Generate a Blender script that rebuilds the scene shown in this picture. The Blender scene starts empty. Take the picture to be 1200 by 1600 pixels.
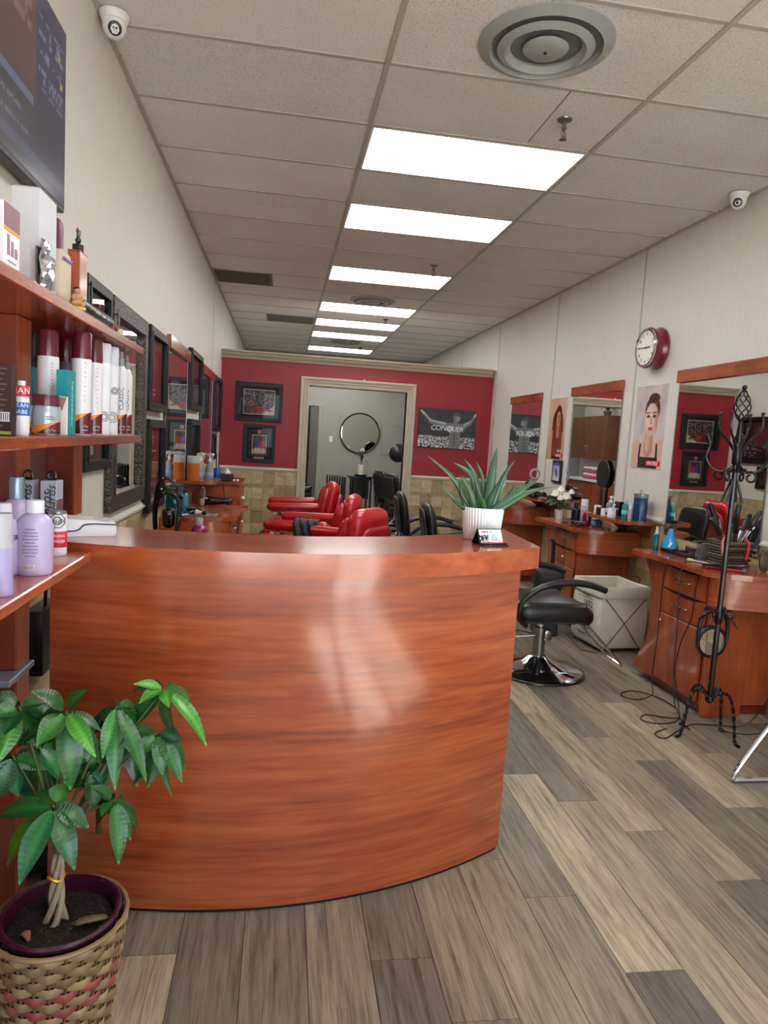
import bpy, bmesh, math, random
import numpy as np
from mathutils import Vector, Matrix
random.seed(7)
rng = np.random.default_rng(11)
PI = math.pi
scene = bpy.context.scene
COL = scene.collection

# ------------------------------------------------------------------ camera
CAM = Vector((0.0, 0.0, 1.42))
FPX, YAW, PITCH, ROLL = 1077.15, .151347, -.103878, .060771
_f = Vector((math.sin(YAW)*math.cos(PITCH), math.cos(YAW)*math.cos(PITCH), math.sin(PITCH)))
_r0 = Vector((math.cos(YAW), -math.sin(YAW), 0)); _u0 = _r0.cross(_f)
_r = math.cos(ROLL)*_r0 + math.sin(ROLL)*_u0
_u = -math.sin(ROLL)*_r0 + math.cos(ROLL)*_u0
cam_d = bpy.data.cameras.new('camera'); cam = bpy.data.objects.new('camera', cam_d); COL.objects.link(cam)
cam_d.sensor_fit = 'VERTICAL'; cam_d.sensor_height = 24.0; cam_d.lens = 24.0*FPX/1600.0
cam_d.clip_start = .02; cam_d.clip_end = 200
cam.matrix_world = Matrix(((_r.x, _u.x, -_f.x, CAM.x), (_r.y, _u.y, -_f.y, CAM.y), (_r.z, _u.z, -_f.z, CAM.z), (0, 0, 0, 1)))
scene.camera = cam

# ------------------------------------------------------------------ world, light, exposure
LIGHT_POWER = 13.5       # emission of the ceiling panels
SKY_POWER = 6.5        # overcast daylight through the shop front
w = bpy.data.worlds.new('sky'); scene.world = w; w.use_nodes = True
bg = w.node_tree.nodes['Background']; bg.inputs[0].default_value = (.74, .86, 1.0, 1); bg.inputs[1].default_value = SKY_POWER
SUN_POWER = 105.0
sun_d = bpy.data.lights.new('sun', 'SUN'); sun_d.energy = SUN_POWER; sun_d.angle = .012; sun_d.color = (1., .98, .95)
sun = bpy.data.objects.new('sun', sun_d); COL.objects.link(sun); sun.location = (1, -8, 12)
sun.rotation_euler = Vector((-.19, math.cos(.85), -math.sin(.85))).to_track_quat('-Z', 'Y').to_euler()
scene.view_settings.view_transform = 'Standard'; scene.view_settings.look = 'None'
scene.view_settings.gamma = 1.0; scene.view_settings.use_curve_mapping = False
scene.view_settings.exposure = -0.27
scene.cycles.max_bounces = 8; scene.cycles.diffuse_bounces = 6; scene.cycles.glossy_bounces = 4
scene.cycles.transmission_bounces = 4; scene.cycles.transparent_max_bounces = 8
scene.cycles.sample_clamp_indirect = 6.0
scene.cycles.caustics_reflective = False; scene.cycles.caustics_refractive = False

# room constants (metres)
XL, XR, CEIL, YP, YB, YF = -.811, 2.80, 3.055, 9.2, 14.2, -1.3
TX1, TX2, TY0, TS = .381, 1.601, 3.79, .61

# ------------------------------------------------------------------ where a sight line of the survey meets a real plane
def _ray(x, y):
    return _f + _r*((x-600)/FPX) + _u*((800-y)/FPX)
def onX(x, y, X): d = _ray(x, y); return CAM + d*((X-CAM.x)/d.x)
def onY(x, y, Y): d = _ray(x, y); return CAM + d*((Y-CAM.y)/d.y)
def onZ(x, y, Z): d = _ray(x, y); return CAM + d*((Z-CAM.z)/d.z)

# ------------------------------------------------------------------ materials
def lin(c):
    return tuple(((v/255.)/12.92 if v/255. <= .04045 else (((v/255.)+.055)/1.055)**2.4) for v in c)
class NT:
    def __init__(s, name):
        s.m = bpy.data.materials.new(name); s.m.use_nodes = True; s.t = s.m.node_tree; s.n = s.t.nodes; s.l = s.t.links
        s.b = s.n['Principled BSDF']
    def add(s, typ, **kw):
        n = s.n.new(typ)
        for k, v in kw.items():
            if k.startswith('i_'): n.inputs[int(k[2:])].default_value = v
            else: setattr(n, k, v)
        return n
    def link(s, a, b): s.l.new(a, b)
    def coord(s, kind='Object', scale=(1, 1, 1), rnd=0.0):
        tc = s.add('ShaderNodeTexCoord'); mp = s.add('ShaderNodeMapping'); mp.inputs['Scale'].default_value = scale
        s.link(tc.outputs[kind], mp.inputs[0])
        if rnd:
            oi = s.add('ShaderNodeObjectInfo'); ml = s.add('ShaderNodeMath', operation='MULTIPLY'); ml.inputs[1].default_value = rnd
            s.link(oi.outputs['Random'], ml.inputs[0]); cb = s.add('ShaderNodeCombineXYZ')
            for i in range(3): s.link(ml.outputs[0], cb.inputs[i])
            s.link(cb.outputs[0], mp.inputs['Location'])
        return mp.outputs[0]
    def noise(s, vec, scale=5., detail=4., rough=.55, dist=0.):
        n = s.add('ShaderNodeTexNoise'); n.inputs['Scale'].default_value = scale; n.inputs['Detail'].default_value = detail
        n.inputs['Roughness'].default_value = rough; n.inputs['Distortion'].default_value = dist
        s.link(vec, n.inputs['Vector']); return n.outputs['Fac']
    def ramp(s, fac, stops):
        r = s.add('ShaderNodeValToRGB'); e = r.color_ramp.elements
        while len(e) < len(stops): e.new(.5)
        for el, (p, c) in zip(e, stops): el.position = p; el.color = (*c, 1)
        s.link(fac, r.inputs[0]); return r.outputs[0]
    def mix(s, fac, a, b, mode='MIX'):
        n = s.add('ShaderNodeMix', data_type='RGBA', blend_type=mode)
        if isinstance(fac, float): n.inputs[0].default_value = fac
        else: s.link(fac, n.inputs[0])
        for sock, v in ((n.inputs[6], a), (n.inputs[7], b)):
            if isinstance(v, tuple): sock.default_value = (*v, 1)
            else: s.link(v, sock)
        return n.outputs[2]
    def bump(s, h, strength=.2, dist=.01):
        b = s.add('ShaderNodeBump'); b.inputs['Strength'].default_value = strength; b.inputs['Distance'].default_value = dist
        s.link(h, b.inputs['Height']); s.link(b.outputs[0], s.b.inputs['Normal'])
    def set(s, rough=None, metal=None, coat=None, coat_r=None, spec=None, trans=None, ior=None, alpha=None, sub=None):
        for k, v in (('Roughness', rough), ('Metallic', metal), ('Coat Weight', coat), ('Coat Roughness', coat_r), ('Specular IOR Level', spec),
                     ('Transmission Weight', trans), ('IOR', ior), ('Alpha', alpha), ('Subsurface Weight', sub)):
            if v is not None: s.b.inputs[k].default_value = v
        return s
_mats = {}
def plain(c, rough=.5, metal=0., coat=0., var=0., spec=None, trans=None):
    """one colour (sRGB 0..255), with a faint mottling"""
    key = (tuple(c), rough, metal, coat, var, spec, trans)
    if key in _mats: return _mats[key]
    s = NT('paint_%d_%d_%d' % tuple(int(v) for v in c)); L = lin(c); s.b.inputs['Base Color'].default_value = (*L, 1)
    s.set(rough=rough, metal=metal, coat=coat, coat_r=.06, spec=spec, trans=trans)
    if var:
        f = s.noise(s.coord(), 14., 4.)
        s.link(s.ramp(f, [(.3, tuple(v*(1-var) for v in L)), (.7, tuple(min(1, v*(1+var)) for v in L))]), s.b.inputs['Base Color'])
    _mats[key] = s.m; return s.m
def wood(name, cols, scale, rough=.28, coat=.35, big=1.0, rnd=0., coat_r=.12):
    s = NT(name); L = [lin(c) for c in cols]
    v = s.coord('Object', scale, rnd)
    n1 = s.noise(v, 1.6*big, 5., .6, .8)
    n2 = s.noise(v, 7.*big, 6., .65, .3)
    tc = s.coord('Object', tuple(k*4 for k in scale), rnd); n3 = s.noise(tc, 4., 3., .55)
    c1 = s.ramp(n1, [(.28, L[0]), (.5, L[1]), (.72, L[2])])
    c2 = s.ramp(n2, [(.3, L[0]), (.55, L[1]), (.75, L[2])])
    c = s.mix(.45, c1, c2)
    d = s.ramp(n3, [(.35, (.72, .68, .66)), (.6, (1, 1, 1))])
    s.link(s.mix(.55, c, d, 'MULTIPLY'), s.b.inputs['Base Color'])
    s.set(rough=rough, coat=coat, coat_r=coat_r); s.bump(n3, .02, .001)
    return s.m
CHERRY = [(108, 42, 19), (160, 74, 35), (188, 102, 56)]
M = {}
M['cherry_h'] = wood('cherry_laminate_level', CHERRY, (.45, .45, 6.5), .26, 1.0, 1.1, 0., .12)      # grain runs level
M['cherry_v'] = wood('cherry_laminate_upright', CHERRY, (3.2, 3.2, .5), .34, .25)     # grain runs up
M['cherry_y'] = wood('cherry_laminate_deep', CHERRY, (4., .55, 4.), .22, .5)          # grain runs into the room
M['cherry_x'] = wood('cherry_laminate_wide', CHERRY, (.7, 4., 4.), .2, .55)
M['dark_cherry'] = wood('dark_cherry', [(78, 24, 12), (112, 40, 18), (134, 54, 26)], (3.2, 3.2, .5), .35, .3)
M['walnut'] = wood('walnut_doors', [(82, 40, 20), (118, 66, 36), (140, 84, 50)], (5., 5., .6), .4, .15)

s = NT('white_wall'); n = s.noise(s.coord('Object', (6, 6, .5)), 12., 3.)
s.link(s.ramp(n, [(.3, lin((214, 211, 202))), (.7, lin((220, 217, 208)))]), s.b.inputs['Base Color']); s.set(rough=.55); s.bump(s.noise(s.coord(), 160., 2.), .05, .002); M['wall'] = s.m
s = NT('grey_wall'); s.b.inputs['Base Color'].default_value = (*lin((164, 163, 154)), 1); s.set(rough=.6); s.bump(s.noise(s.coord(), 120., 2.), .04, .002); M['grey_wall'] = s.m
s = NT('red_wall'); n = s.noise(s.coord(), 3., 3.)
s.link(s.ramp(n, [(.3, lin((150, 24, 36))), (.7, lin((156, 28, 40)))]), s.b.inputs['Base Color']); s.set(rough=.45); s.bump(s.noise(s.coord(), 140., 2.), .06, .002); M['red_wall'] = s.m
# acoustic tile: pinholes
s = NT('acoustic_tile'); oi = s.add('ShaderNodeObjectInfo')
n = s.noise(s.coord('Object', (1, 1, 1), 5.), 170., 2., .5)
c = s.ramp(n, [(.33, lin((178, 178, 179))), (.40, lin((226, 226, 227))), (.7, lin((234, 234, 235)))])
b = s.ramp(s.noise(s.coord('Object', (1, 1, 1), 5.), 2.2, 3.), [(.3, (.93, .92, .91)), (.7, (1, 1, 1))])
c = s.mix(1.0, c, b, 'MULTIPLY'); s.link(s.mix(1.0, c, oi.outputs['Color'], 'MULTIPLY'), s.b.inputs['Base Color'])
s.set(rough=.9, spec=.1); s.bump(n, .35, .003); M['acoustic'] = s.m
M['tee'] = plain((172, 168, 162), .5)
# floor planks: tone from the object's own colour
s = NT('oak_plank'); oi = s.add('ShaderNodeObjectInfo')
v = s.coord('Object', (16., .9, 1.), 20.); n1 = s.noise(v, 3., 6., .68, .5)
n2 = s.noise(s.coord('Object', (85., 3., 1.), 20.), 2., 4., .65); n3 = s.noise(s.coord('Object', (6., .8, 1.), 9.), 2., 3., .5, 1.)
g = s.ramp(n1, [(.3, (.38, .37, .36)), (.5, (.88, .88, .88)), (.72, (1.18, 1.17, 1.14))])
g2 = s.ramp(n2, [(.38, (.62, .61, .6)), (.5, (1, 1, 1)), (.66, (1.0, 1.0, 1.0)), (.74, (1.35, 1.33, 1.3))])
g3 = s.ramp(n3, [(.3, (.75, .75, .75)), (.6, (1.08, 1.07, 1.05))])
c = s.mix(1.0, oi.outputs['Color'], g, 'MULTIPLY'); c = s.mix(.8, c, g2, 'MULTIPLY'); c = s.mix(.7, c, g3, 'MULTIPLY'); s.link(c, s.b.inputs['Base Color'])
s.set(rough=.42, spec=.4); s.bump(n2, .12, .003); M['plank'] = s.m
# travertine tile
s = NT('travertine'); oi = s.add('ShaderNodeObjectInfo')
n1 = s.noise(s.coord('Object', (1, 1, 1.6), 30.), 9., 6., .65, .6); n2 = s.noise(s.coord('Object', (1, 1, 1), 30.), 60., 3., .6)
c = s.ramp(n1, [(.28, (.62, .58, .52)), (.5, (.95, .94, .92)), (.7, (1.15, 1.14, 1.12))])
c = s.mix(1.0, oi.outputs['Color'], c, 'MULTIPLY'); d = s.ramp(n2, [(.3, (.7, .66, .6)), (.42, (1, 1, 1))]); s.link(s.mix(.7, c, d, 'MULTIPLY'), s.b.inputs['Base Color'])
s.set(rough=.45); s.bump(n2, .15, .003); M['travertine'] = s.m
M['grout'] = plain((160, 146, 116), .9, var=.1)
M['trim'] = plain((196, 184, 160), .4)
M['white_trim'] = plain((214, 208, 196), .4)
M['black'] = plain((14, 14, 15), .4)
M['black_gloss'] = plain((10, 10, 11), .15, coat=.4)
M['iron'] = plain((13, 12, 12), .32, metal=.2, var=.2)
M['vinyl'] = plain((20, 20, 21), .34, var=.1)
M['white'] = plain((235, 235, 236), .35)
M['chrome'] = plain((215, 215, 218), .08, metal=1.)
M['steel'] = plain((150, 150, 150), .25, metal=1.)
M['red_vinyl'] = plain((176, 14, 24), .3, coat=.2, var=.05)
s = NT('mirror_glass'); s.b.inputs['Base Color'].default_value = (.86, .88, .86, 1); s.set(rough=.012, metal=1.); M['mirror'] = s.m
s = NT('clear_glass'); s.b.inputs['Base Color'].default_value = (1, 1, 1, 1); s.set(rough=.02, trans=1., ior=1.45); M['glass'] = s.m
# thin picture / window pane: mostly clear with a mirror film at grazing angles
s = NT('thin_pane'); tr = s.add('ShaderNodeBsdfTransparent'); gl = s.add('ShaderNodeBsdfGlossy'); gl.inputs['Roughness'].default_value = .01
fr = s.add('ShaderNodeFresnel'); fr.inputs[0].default_value = 1.28; mx = s.add('ShaderNodeMixShader')
s.link(fr.outputs[0], mx.inputs[0]); s.link(tr.outputs[0], mx.inputs[1]); s.link(gl.outputs[0], mx.inputs[2]); s.link(mx.outputs[0], s.n['Material Output'].inputs[0]); M['pane'] = s.m
s = NT('print'); a = s.add('ShaderNodeAttribute', attribute_name='ink'); s.link(a.outputs['Color'], s.b.inputs['Base Color']); s.set(rough=.45); M['print'] = s.m
s = NT('glossy_print'); a = s.add('ShaderNodeAttribute', attribute_name='ink'); s.link(a.outputs['Color'], s.b.inputs['Base Color']); s.set(rough=.14, spec=.6); M['gloss_print'] = s.m
s = NT('lit_screen'); a = s.add('ShaderNodeAttribute', attribute_name='ink'); s.link(a.outputs['Color'], s.b.inputs['Emission Color']); s.b.inputs['Emission Strength'].default_value = .8
s.b.inputs['Base Color'].default_value = (.02, .02, .022, 1); s.set(rough=.18, spec=.5); M['screen'] = s.m
s = NT('light_diffuser'); s.b.inputs['Base Color'].default_value = (.9, .9, .9, 1); s.b.inputs['Emission Color'].default_value = (1., .995, .985, 1)
s.b.inputs['Emission Strength'].default_value = LIGHT_POWER; M['lamp'] = s.m
def liquid(c, rough=.12, t=.55):
    k = ('liq', tuple(c), t)
    if k not in _mats:
        s = NT('tinted_%d_%d_%d' % tuple(c)); s.b.inputs['Base Color'].default_value = (*lin(c), 1); s.set(rough=rough, trans=t, ior=1.33, coat=.5); _mats[k] = s.m
    return _mats[k]
def leafmat(name, a, b, c):
    s = NT(name); oi = s.add('ShaderNodeObjectInfo'); at = s.add('ShaderNodeAttribute', attribute_name='vein')
    L = [lin(a), lin(b), lin(c)]
    base = s.ramp(oi.outputs['Random'], [(0., L[0]), (.6, L[1]), (1., L[2])])
    v = s.ramp(at.outputs['Fac'], [(0., (.45, .55, .55)), (.3, (.72, .76, .78)), (.52, (1.08, 1.08, 1.05)), (.8, (1.5, 1.55, 1.2)), (1., (2.6, 2.0, 1.0))])
    c = s.mix(1.0, base, v, 'MULTIPLY'); s.link(s.mix(1.0, c, oi.outputs['Color'], 'MULTIPLY'), s.b.inputs['Base Color'])
    s.set(rough=.3, spec=.5); s.bump(at.outputs['Fac'], .3, .004); return s.m
M['leaf'] = leafmat('pachira_leaf', (24, 66, 30), (34, 88, 38), (50, 108, 44))
M['aloe'] = leafmat('aloe_leaf', (40, 72, 54), (52, 88, 66), (74, 110, 80))

# ------------------------------------------------------------------ mesh builder
def cr(pts, n=6, closed=False):
    """Catmull-Rom through points"""
    P = [Vector(p) for p in pts]; N = len(P); out = []
    rngN = N if closed else N-1
    for i in range(rngN):
        if closed: a, b, c, d = P[(i-1) % N], P[i], P[(i+1) % N], P[(i+2) % N]
        else: a, b, c, d = P[max(i-1, 0)], P[i], P[i+1], P[min(i+2, N-1)]
        for k in range(n):
            t = k/n; out.append(.5*((2*b)+(c-a)*t+(2*a-5*b+4*c-d)*t*t+(3*b-a-3*c+d)*t**3))
    if not closed: out.append(P[-1].copy())
    return out
class MB:
    def __init__(s, flipx=False): s.v = []; s.f = []; s.flip = flipx; s.attr = []
    def add(s, v, f):
        o = len(s.v); s.v += [tuple(p) for p in v]; s.f += [tuple(i+o for i in q) for q in f]; return s
    def box(s, x0, x1, y0, y1, z0, z1):
        return s.add([(x0,y0,z0),(x1,y0,z0),(x1,y1,z0),(x0,y1,z0),(x0,y0,z1),(x1,y0,z1),(x1,y1,z1),(x0,y1,z1)],
                     [(0,3,2,1),(4,5,6,7),(0,1,5,4),(1,2,6,5),(2,3,7,6),(3,0,4,7)])
    def cbox(s, c, d, mat=None):
        m = MB(); m.box(-d[0]/2, d[0]/2, -d[1]/2, d[1]/2, -d[2]/2, d[2]/2); return s.put(m, c, mat)
    def put(s, m, loc=(0,0,0), rot=None):
        L = Vector(loc)
        return s.add([(rot @ Vector(p) if rot else Vector(p))+L for p in m.v], m.f)
    def bev(s, x0, x1, y0, y1, z0, z1, r=.004, seg=1):
        return s.rbox(((x0+x1)/2,(y0+y1)/2,(z0+z1)/2), (x1-x0,y1-y0,z1-z0), r, seg)
    def rbox(s, c, d, r, seg=3, rot=None, bulge=0.):
        r = (r, r, r) if not isinstance(r, (tuple, list)) else r
        h = [d[i]/2 for i in range(3)]; r = [min(r[i], h[i]*.999) for i in range(3)]
        V_ = []; rows = []
        phis = [(-PI/2+PI/2*i/seg, -1) for i in range(seg+1)]+[(PI/2*i/seg, 1) for i in range(seg+1)]
        for ph, sz in phis:
            row = []
            if abs(abs(ph)-PI/2) < 1e-6:
                for sx, sy in ((1,1),(-1,1),(-1,-1),(1,-1)): row += [len(V_)]*(seg+1); V_.append(Vector((sx*(h[0]-r[0]), sy*(h[1]-r[1]), sz*h[2])))
            else:
                for q,(sx, sy) in enumerate(((1,1),(-1,1),(-1,-1),(1,-1))):
                    for k in range(seg+1):
                        t = q*PI/2+PI/2*k/seg; row.append(len(V_))
                        V_.append(Vector((sx*(h[0]-r[0])+r[0]*math.cos(ph)*math.cos(t), sy*(h[1]-r[1])+r[1]*math.cos(ph)*math.sin(t), sz*(h[2]-r[2])+r[2]*math.sin(ph))))
            rows.append(row)
        F = []
        for a, b in zip(rows[:-1], rows[1:]):
            n = len(a)
            for i in range(n):
                q = [a[i], a[(i+1)%n], b[(i+1)%n], b[i]]; q2 = []
                for k in q:
                    if k not in q2: q2.append(k)
                if len(q2) > 2: F.append(tuple(q2))
        def uniq(row):
            o = []
            for k in row:
                if k not in o: o.append(k)
            return o
        F.append(tuple(reversed(uniq(rows[0])))); F.append(tuple(uniq(rows[-1])))
        C = Vector(c)
        return s.add([(rot @ p if rot else p)+C for p in V_], F)
    def lathe(s, prof, seg=20, c=(0,0,0), rot=None, sx=1., sy=1., cap=True):
        """profile of (radius, height) turned about z"""
        V_ = []; F = []; n = len(prof)
        for r_, z in prof:
            for k in range(seg): a = 2*PI*k/seg; V_.append(Vector((r_*math.cos(a)*sx, r_*math.sin(a)*sy, z)))
        for i in range(n-1):
            for k in range(seg): k2 = (k+1) % seg; F.append((i*seg+k, i*seg+k2, (i+1)*seg+k2, (i+1)*seg+k))
        if cap:
            if prof[0][0] > 1e-5: F.append(tuple(reversed(range(seg))))
            if prof[-1][0] > 1e-5: F.append(tuple(range((n-1)*seg, n*seg)))
        C = Vector(c)
        return s.add([(rot @ p if rot else p)+C for p in V_], F)
    def tube(s, pts, r, seg=8, closed=False, flat=1., twist=0.):
        P = [Vector(p) for p in pts]; n = len(P); R = r if isinstance(r, (list, tuple)) else [r]*n
        V_ = []; F = []; up = None
        for i in range(n):
            if closed: t = P[(i+1) % n]-P[i-1]
            else: t = P[min(i+1, n-1)]-P[max(i-1, 0)]
            if t.length < 1e-9: t = Vector((0, 0, 1))
            t.normalize()
            if up is None:
                up = Vector((0, 0, 1)) if abs(t.z) < .9 else Vector((1, 0, 0))
            up = (up-t*up.dot(t))
            if up.length < 1e-6: up = t.orthogonal()
            up.normalize(); sd = t.cross(up)
            for k in range(seg):
                a = 2*PI*k/seg+twist*i; V_.append(P[i]+sd*(math.cos(a)*R[i])+up*(math.sin(a)*R[i]*flat))
        m = n if closed else n-1
        for i in range(m):
            j = (i+1) % n
            for k in range(seg): k2 = (k+1) % seg; F.append((i*seg+k, i*seg+k2, j*seg+k2, j*seg+k))
        if not closed: F.append(tuple(reversed(range(seg)))); F.append(tuple(range((n-1)*seg, n*seg)))
        return s.add(V_, F)
    def ball(s, c, r, seg=10):
        r = (r, r, r) if not isinstance(r, (tuple, list)) else r
        n = seg//2; V_ = [Vector((0, 0, -1))]
        for i in range(1, n):
            ph = -PI/2+PI*i/n
            for k in range(seg): a = 2*PI*k/seg; V_.append(Vector((math.cos(ph)*math.cos(a), math.cos(ph)*math.sin(a), math.sin(ph))))
        V_.append(Vector((0, 0, 1))); F = []
        for k in range(seg): F.append((0, 1+(k+1) % seg, 1+k))
        for i in range(n-2):
            for k in range(seg): a = 1+i*seg; F.append((a+k, a+(k+1) % seg, a+seg+(k+1) % seg, a+seg+k))
        a = 1+(n-2)*seg; L = len(V_)-1
        for k in range(seg): F.append((a+k, a+(k+1) % seg, L))
        C = Vector(c); return s.add([Vector((p.x*r[0], p.y*r[1], p.z*r[2]))+C for p in V_], F)
    def prism(s, poly, a, b, axis='z'):
        """2-D outline (counter-clockwise seen from +axis) pulled from a to b; axis x: (y,z), y: (z,x), z: (x,y)"""
        def m(p, h): return {'z': (p[0], p[1], h), 'x': (h, p[0], p[1]), 'y': (p[1], h, p[0])}[axis]
        n = len(poly); V_ = [m(p, a) for p in poly]+[m(p, b) for p in poly]
        F = [tuple(reversed(range(n))), tuple(range(n, 2*n))]+[(i, (i+1) % n, n+(i+1) % n, n+i) for i in range(n)]
        return s.add(V_, F)
    def build(s, name, mat, parent=None, loc=None, smooth=True, ang=40., rotz=None, color=None):
        v = [(-x, y, z) for x, y, z in s.v] if s.flip else s.v
        f = [tuple(reversed(q)) for q in s.f] if s.flip else s.f
        me = bpy.data.meshes.new(name); me.from_pydata(v, [], f); me.validate(); me.update()
        if smooth:
            me.shade_smooth(); me.set_sharp_from_angle(angle=math.radians(ang))
        me.materials.append(mat); return link(name, me, parent, loc, rotz, color)
def link(name, me, parent=None, loc=None, rotz=None, color=None):
    o = bpy.data.objects.new(name, me); COL.objects.link(o)
    if parent is not None: o.parent = parent
    if loc is not None: o.location = loc
    if rotz is not None: o.rotation_euler = (0, 0, rotz)
    if color is not None: o.color = (*color, 1)
    return o
def tag(o, label, cat, group=None):
    o['label'] = label; o['category'] = cat
    if group: o['group'] = group
    return o
def thing(name, label, cat, loc=(0, 0, 0), rotz=0., group=None):
    o = bpy.data.objects.new(name, None); COL.objects.link(o); o.empty_display_size = .05
    o.location = loc; o.rotation_euler = (0, 0, rotz); return tag(o, label, cat, group)
def struct(o): o['kind'] = 'structure'; return o
def copy_tree(o, parent=None):
    c = o.copy(); COL.objects.link(c); c.parent = parent
    for ch in o.children: copy_tree(ch, c)
    return c
def dup(o, label, loc, rotz=0., group=None):
    c = copy_tree(o); c.location = loc; c.rotation_euler = (0, 0, rotz); c['label'] = label
    if group: c['group'] = group
    return c
RX = lambda a: Matrix.Rotation(a, 3, 'X')
RY = lambda a: Matrix.Rotation(a, 3, 'Y')
RZ = lambda a: Matrix.Rotation(a, 3, 'Z')

# flat print: a fine grid whose points carry ink colours
def ink_grid(W, H, nx, ny, fn):
    """fn(u, v) with u 0..1 left to right, v 0..1 bottom to top -> sRGB 0..255 array (..,3)"""
    u, v = np.meshgrid((np.arange(nx)+.0)/(nx-1), (np.arange(ny)+.0)/(ny-1))
    rgb = np.clip(fn(u, v), 0, 255)/255.
    l = np.where(rgb <= .04045, rgb/12.92, ((rgb+.055)/1.055)**2.4)
    verts = np.stack([(u-.5)*W, np.zeros_like(u), (v-.5)*H], -1).reshape(-1, 3)
    idx = np.arange(nx*ny).reshape(ny, nx)
    faces = np.stack([idx[:-1, :-1], idx[:-1, 1:], idx[1:, 1:], idx[1:, :-1]], -1).reshape(-1, 4)
    return verts, faces, np.concatenate([l.reshape(-1, 3), np.ones((nx*ny, 1))], 1)
def print_mesh(name, W, H, nx, ny, fn, mat, rot=None, loc=(0, 0, 0), parent=None, bend=None):
    """a printed sheet standing in the x-z plane, facing -y before rot"""
    v, f, c = ink_grid(W, H, nx, ny, fn)
    if bend is not None: v = bend(v)
    if rot is not None: v = v @ np.array(rot).T
    v = v+np.array(loc)
    me = bpy.data.meshes.new(name); me.from_pydata(v.tolist(), [], f.tolist())
    at = me.color_attributes.new('ink', 'FLOAT_COLOR', 'POINT'); at.data.foreach_set('color', c.astype(np.float32).ravel())
    me.materials.append(mat); me.update(); return link(name, me, parent)
def canvas(u, col): return np.ones(u.shape+(3,))*np.array(col, float)
def over(img, mask, col):
    m = np.clip(mask, 0, 1)[..., None]; return img*(1-m)+np.array(col, float)*m
def ell(u, v, cx, cy, rx, ry, soft=.15, ang=0.):
    du, dv = u-cx, v-cy; c, s_ = math.cos(ang), math.sin(ang)
    d = np.sqrt(((du*c+dv*s_)/rx)**2+((dv*c-du*s_)/ry)**2); return (1-d)/soft+.5
def rect(u, v, x0, x1, y0, y1): return ((u >= x0)&(u <= x1)&(v >= y0)&(v <= y1)).astype(float)
def cap(u, v, x0, y0, x1, y1, r0, r1, asp=1., soft=.008):
    px, py, dx, dy = (u-x0)*asp, v-y0, (x1-x0)*asp, y1-y0
    t = np.clip((px*dx+py*dy)/(dx*dx+dy*dy+1e-9), 0, 1); d = np.hypot(px-t*dx, py-t*dy)
    return (r0+(r1-r0)*t-d)/soft+.5
def vnoise(u, v, sx, sy, seed=0):
    r_ = np.random.default_rng(seed).random((int(sy)+3, int(sx)+3)); x, y = u*sx, v*sy; i, j = x.astype(int), y.astype(int); a, b = x-i, y-j
    return (r_[j, i]*(1-a)+r_[j, i+1]*a)*(1-b)+(r_[j+1, i]*(1-a)+r_[j+1, i+1]*a)*b
def speck(u, v, sx, sy, seed=0):
    r_ = np.random.default_rng(seed).random((int(sy)+2, int(sx)+2)); return r_[(v*sy).astype(int), (u*sx).astype(int)]

# lettering as thin meshes
_txt = {}
def text_mb(string, size, thick=.0006, align='CENTER', shear=0., bold=0., space=1.):
    cu = bpy.data.curves.new('lettering', 'FONT'); cu.body = string; cu.size = size; cu.align_x = align; cu.align_y = 'CENTER'
    cu.extrude = thick; cu.shear = shear; cu.offset = bold; cu.space_character = space; cu.resolution_u = 2; cu.space_line = .95
    o = bpy.data.objects.new('lettering', cu); me = o.to_mesh()
    m = MB(); m.v = [tuple(p.co) for p in me.vertices]; m.f = [tuple(p.vertices) for p in me.polygons]
    o.to_mesh_clear(); bpy.data.objects.remove(o); bpy.data.curves.remove(cu); return m
def text(string, size, mat, parent, loc, rot=None, name='lettering', **kw):
    """lettering that reads from -y before rot"""
    t = text_mb(string, size, **kw); m = MB(); R = RX(PI/2)
    m.put(t, loc, (rot @ R) if rot else R); return m.build(name, mat, parent, smooth=False)
FACE_PX = RZ(PI/2)      # turns a sheet that faces -y to face +x
FACE_NX = RZ(-PI/2)     # ... to face -x
# ================================================================== THE ROOM
# ---- floor and its planks
m = MB(); m.box(XL-.3, XR+.3, YF-.1, YB+.1, -.12, -.006); floor = struct(m.build('floor', plain((70, 62, 54), .8), smooth=False))
PW, PL = .1745, 1.13
base_tones = [(164, 151, 131), (146, 135, 119), (124, 116, 105), (180, 166, 143), (134, 125, 112), (154, 142, 124), (110, 103, 95)]
known = {3: 1.957, 4: 1.633, 5: 2.53, 6: 2.305, 7: 2.0, 8: 2.877, 0: 1.727, 1: 1.51, -4: 1.79, 2: 2.16, -1: 2.35, -2: 1.45, -3: 2.1}
tone = {(3, 0): 4, (3, -1): 1, (4, 0): 3, (4, -1): 6, (4, 1): 2, (5, -1): 0, (5, 0): 4, (6, -1): 1, (6, 0): 0, (7, -1): 6, (7, 0): 5, (0, -1): 6, (0, 0): 2, (1, 0): 1, (1, -1): 4,
        (-4, 0): 4, (-4, -1): 3, (2, -1): 5, (-1, -1): 1, (-1, 0): 2, (-2, 0): 4, (-3, -1): 2, (8, 0): 0, (8, -1): 2}
me_pl = {}
pm = MB(); g = .0012
pm.add([(-PW/2+g, -PL/2+g, 0), (PW/2-g, -PL/2+g, 0), (PW/2-g, PL/2-g, 0), (-PW/2+g, PL/2-g, 0),
        (-PW/2+g-.001, -PL/2+g-.001, -.006), (PW/2-g+.001, -PL/2+g-.001, -.006), (PW/2-g+.001, PL/2-g+.001, -.006), (-PW/2+g-.001, PL/2-g+.001, -.006)],
       [(0, 1, 2, 3), (4, 5, 1, 0), (5, 6, 2, 1), (6, 7, 3, 2), (7, 4, 0, 3)])
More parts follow.
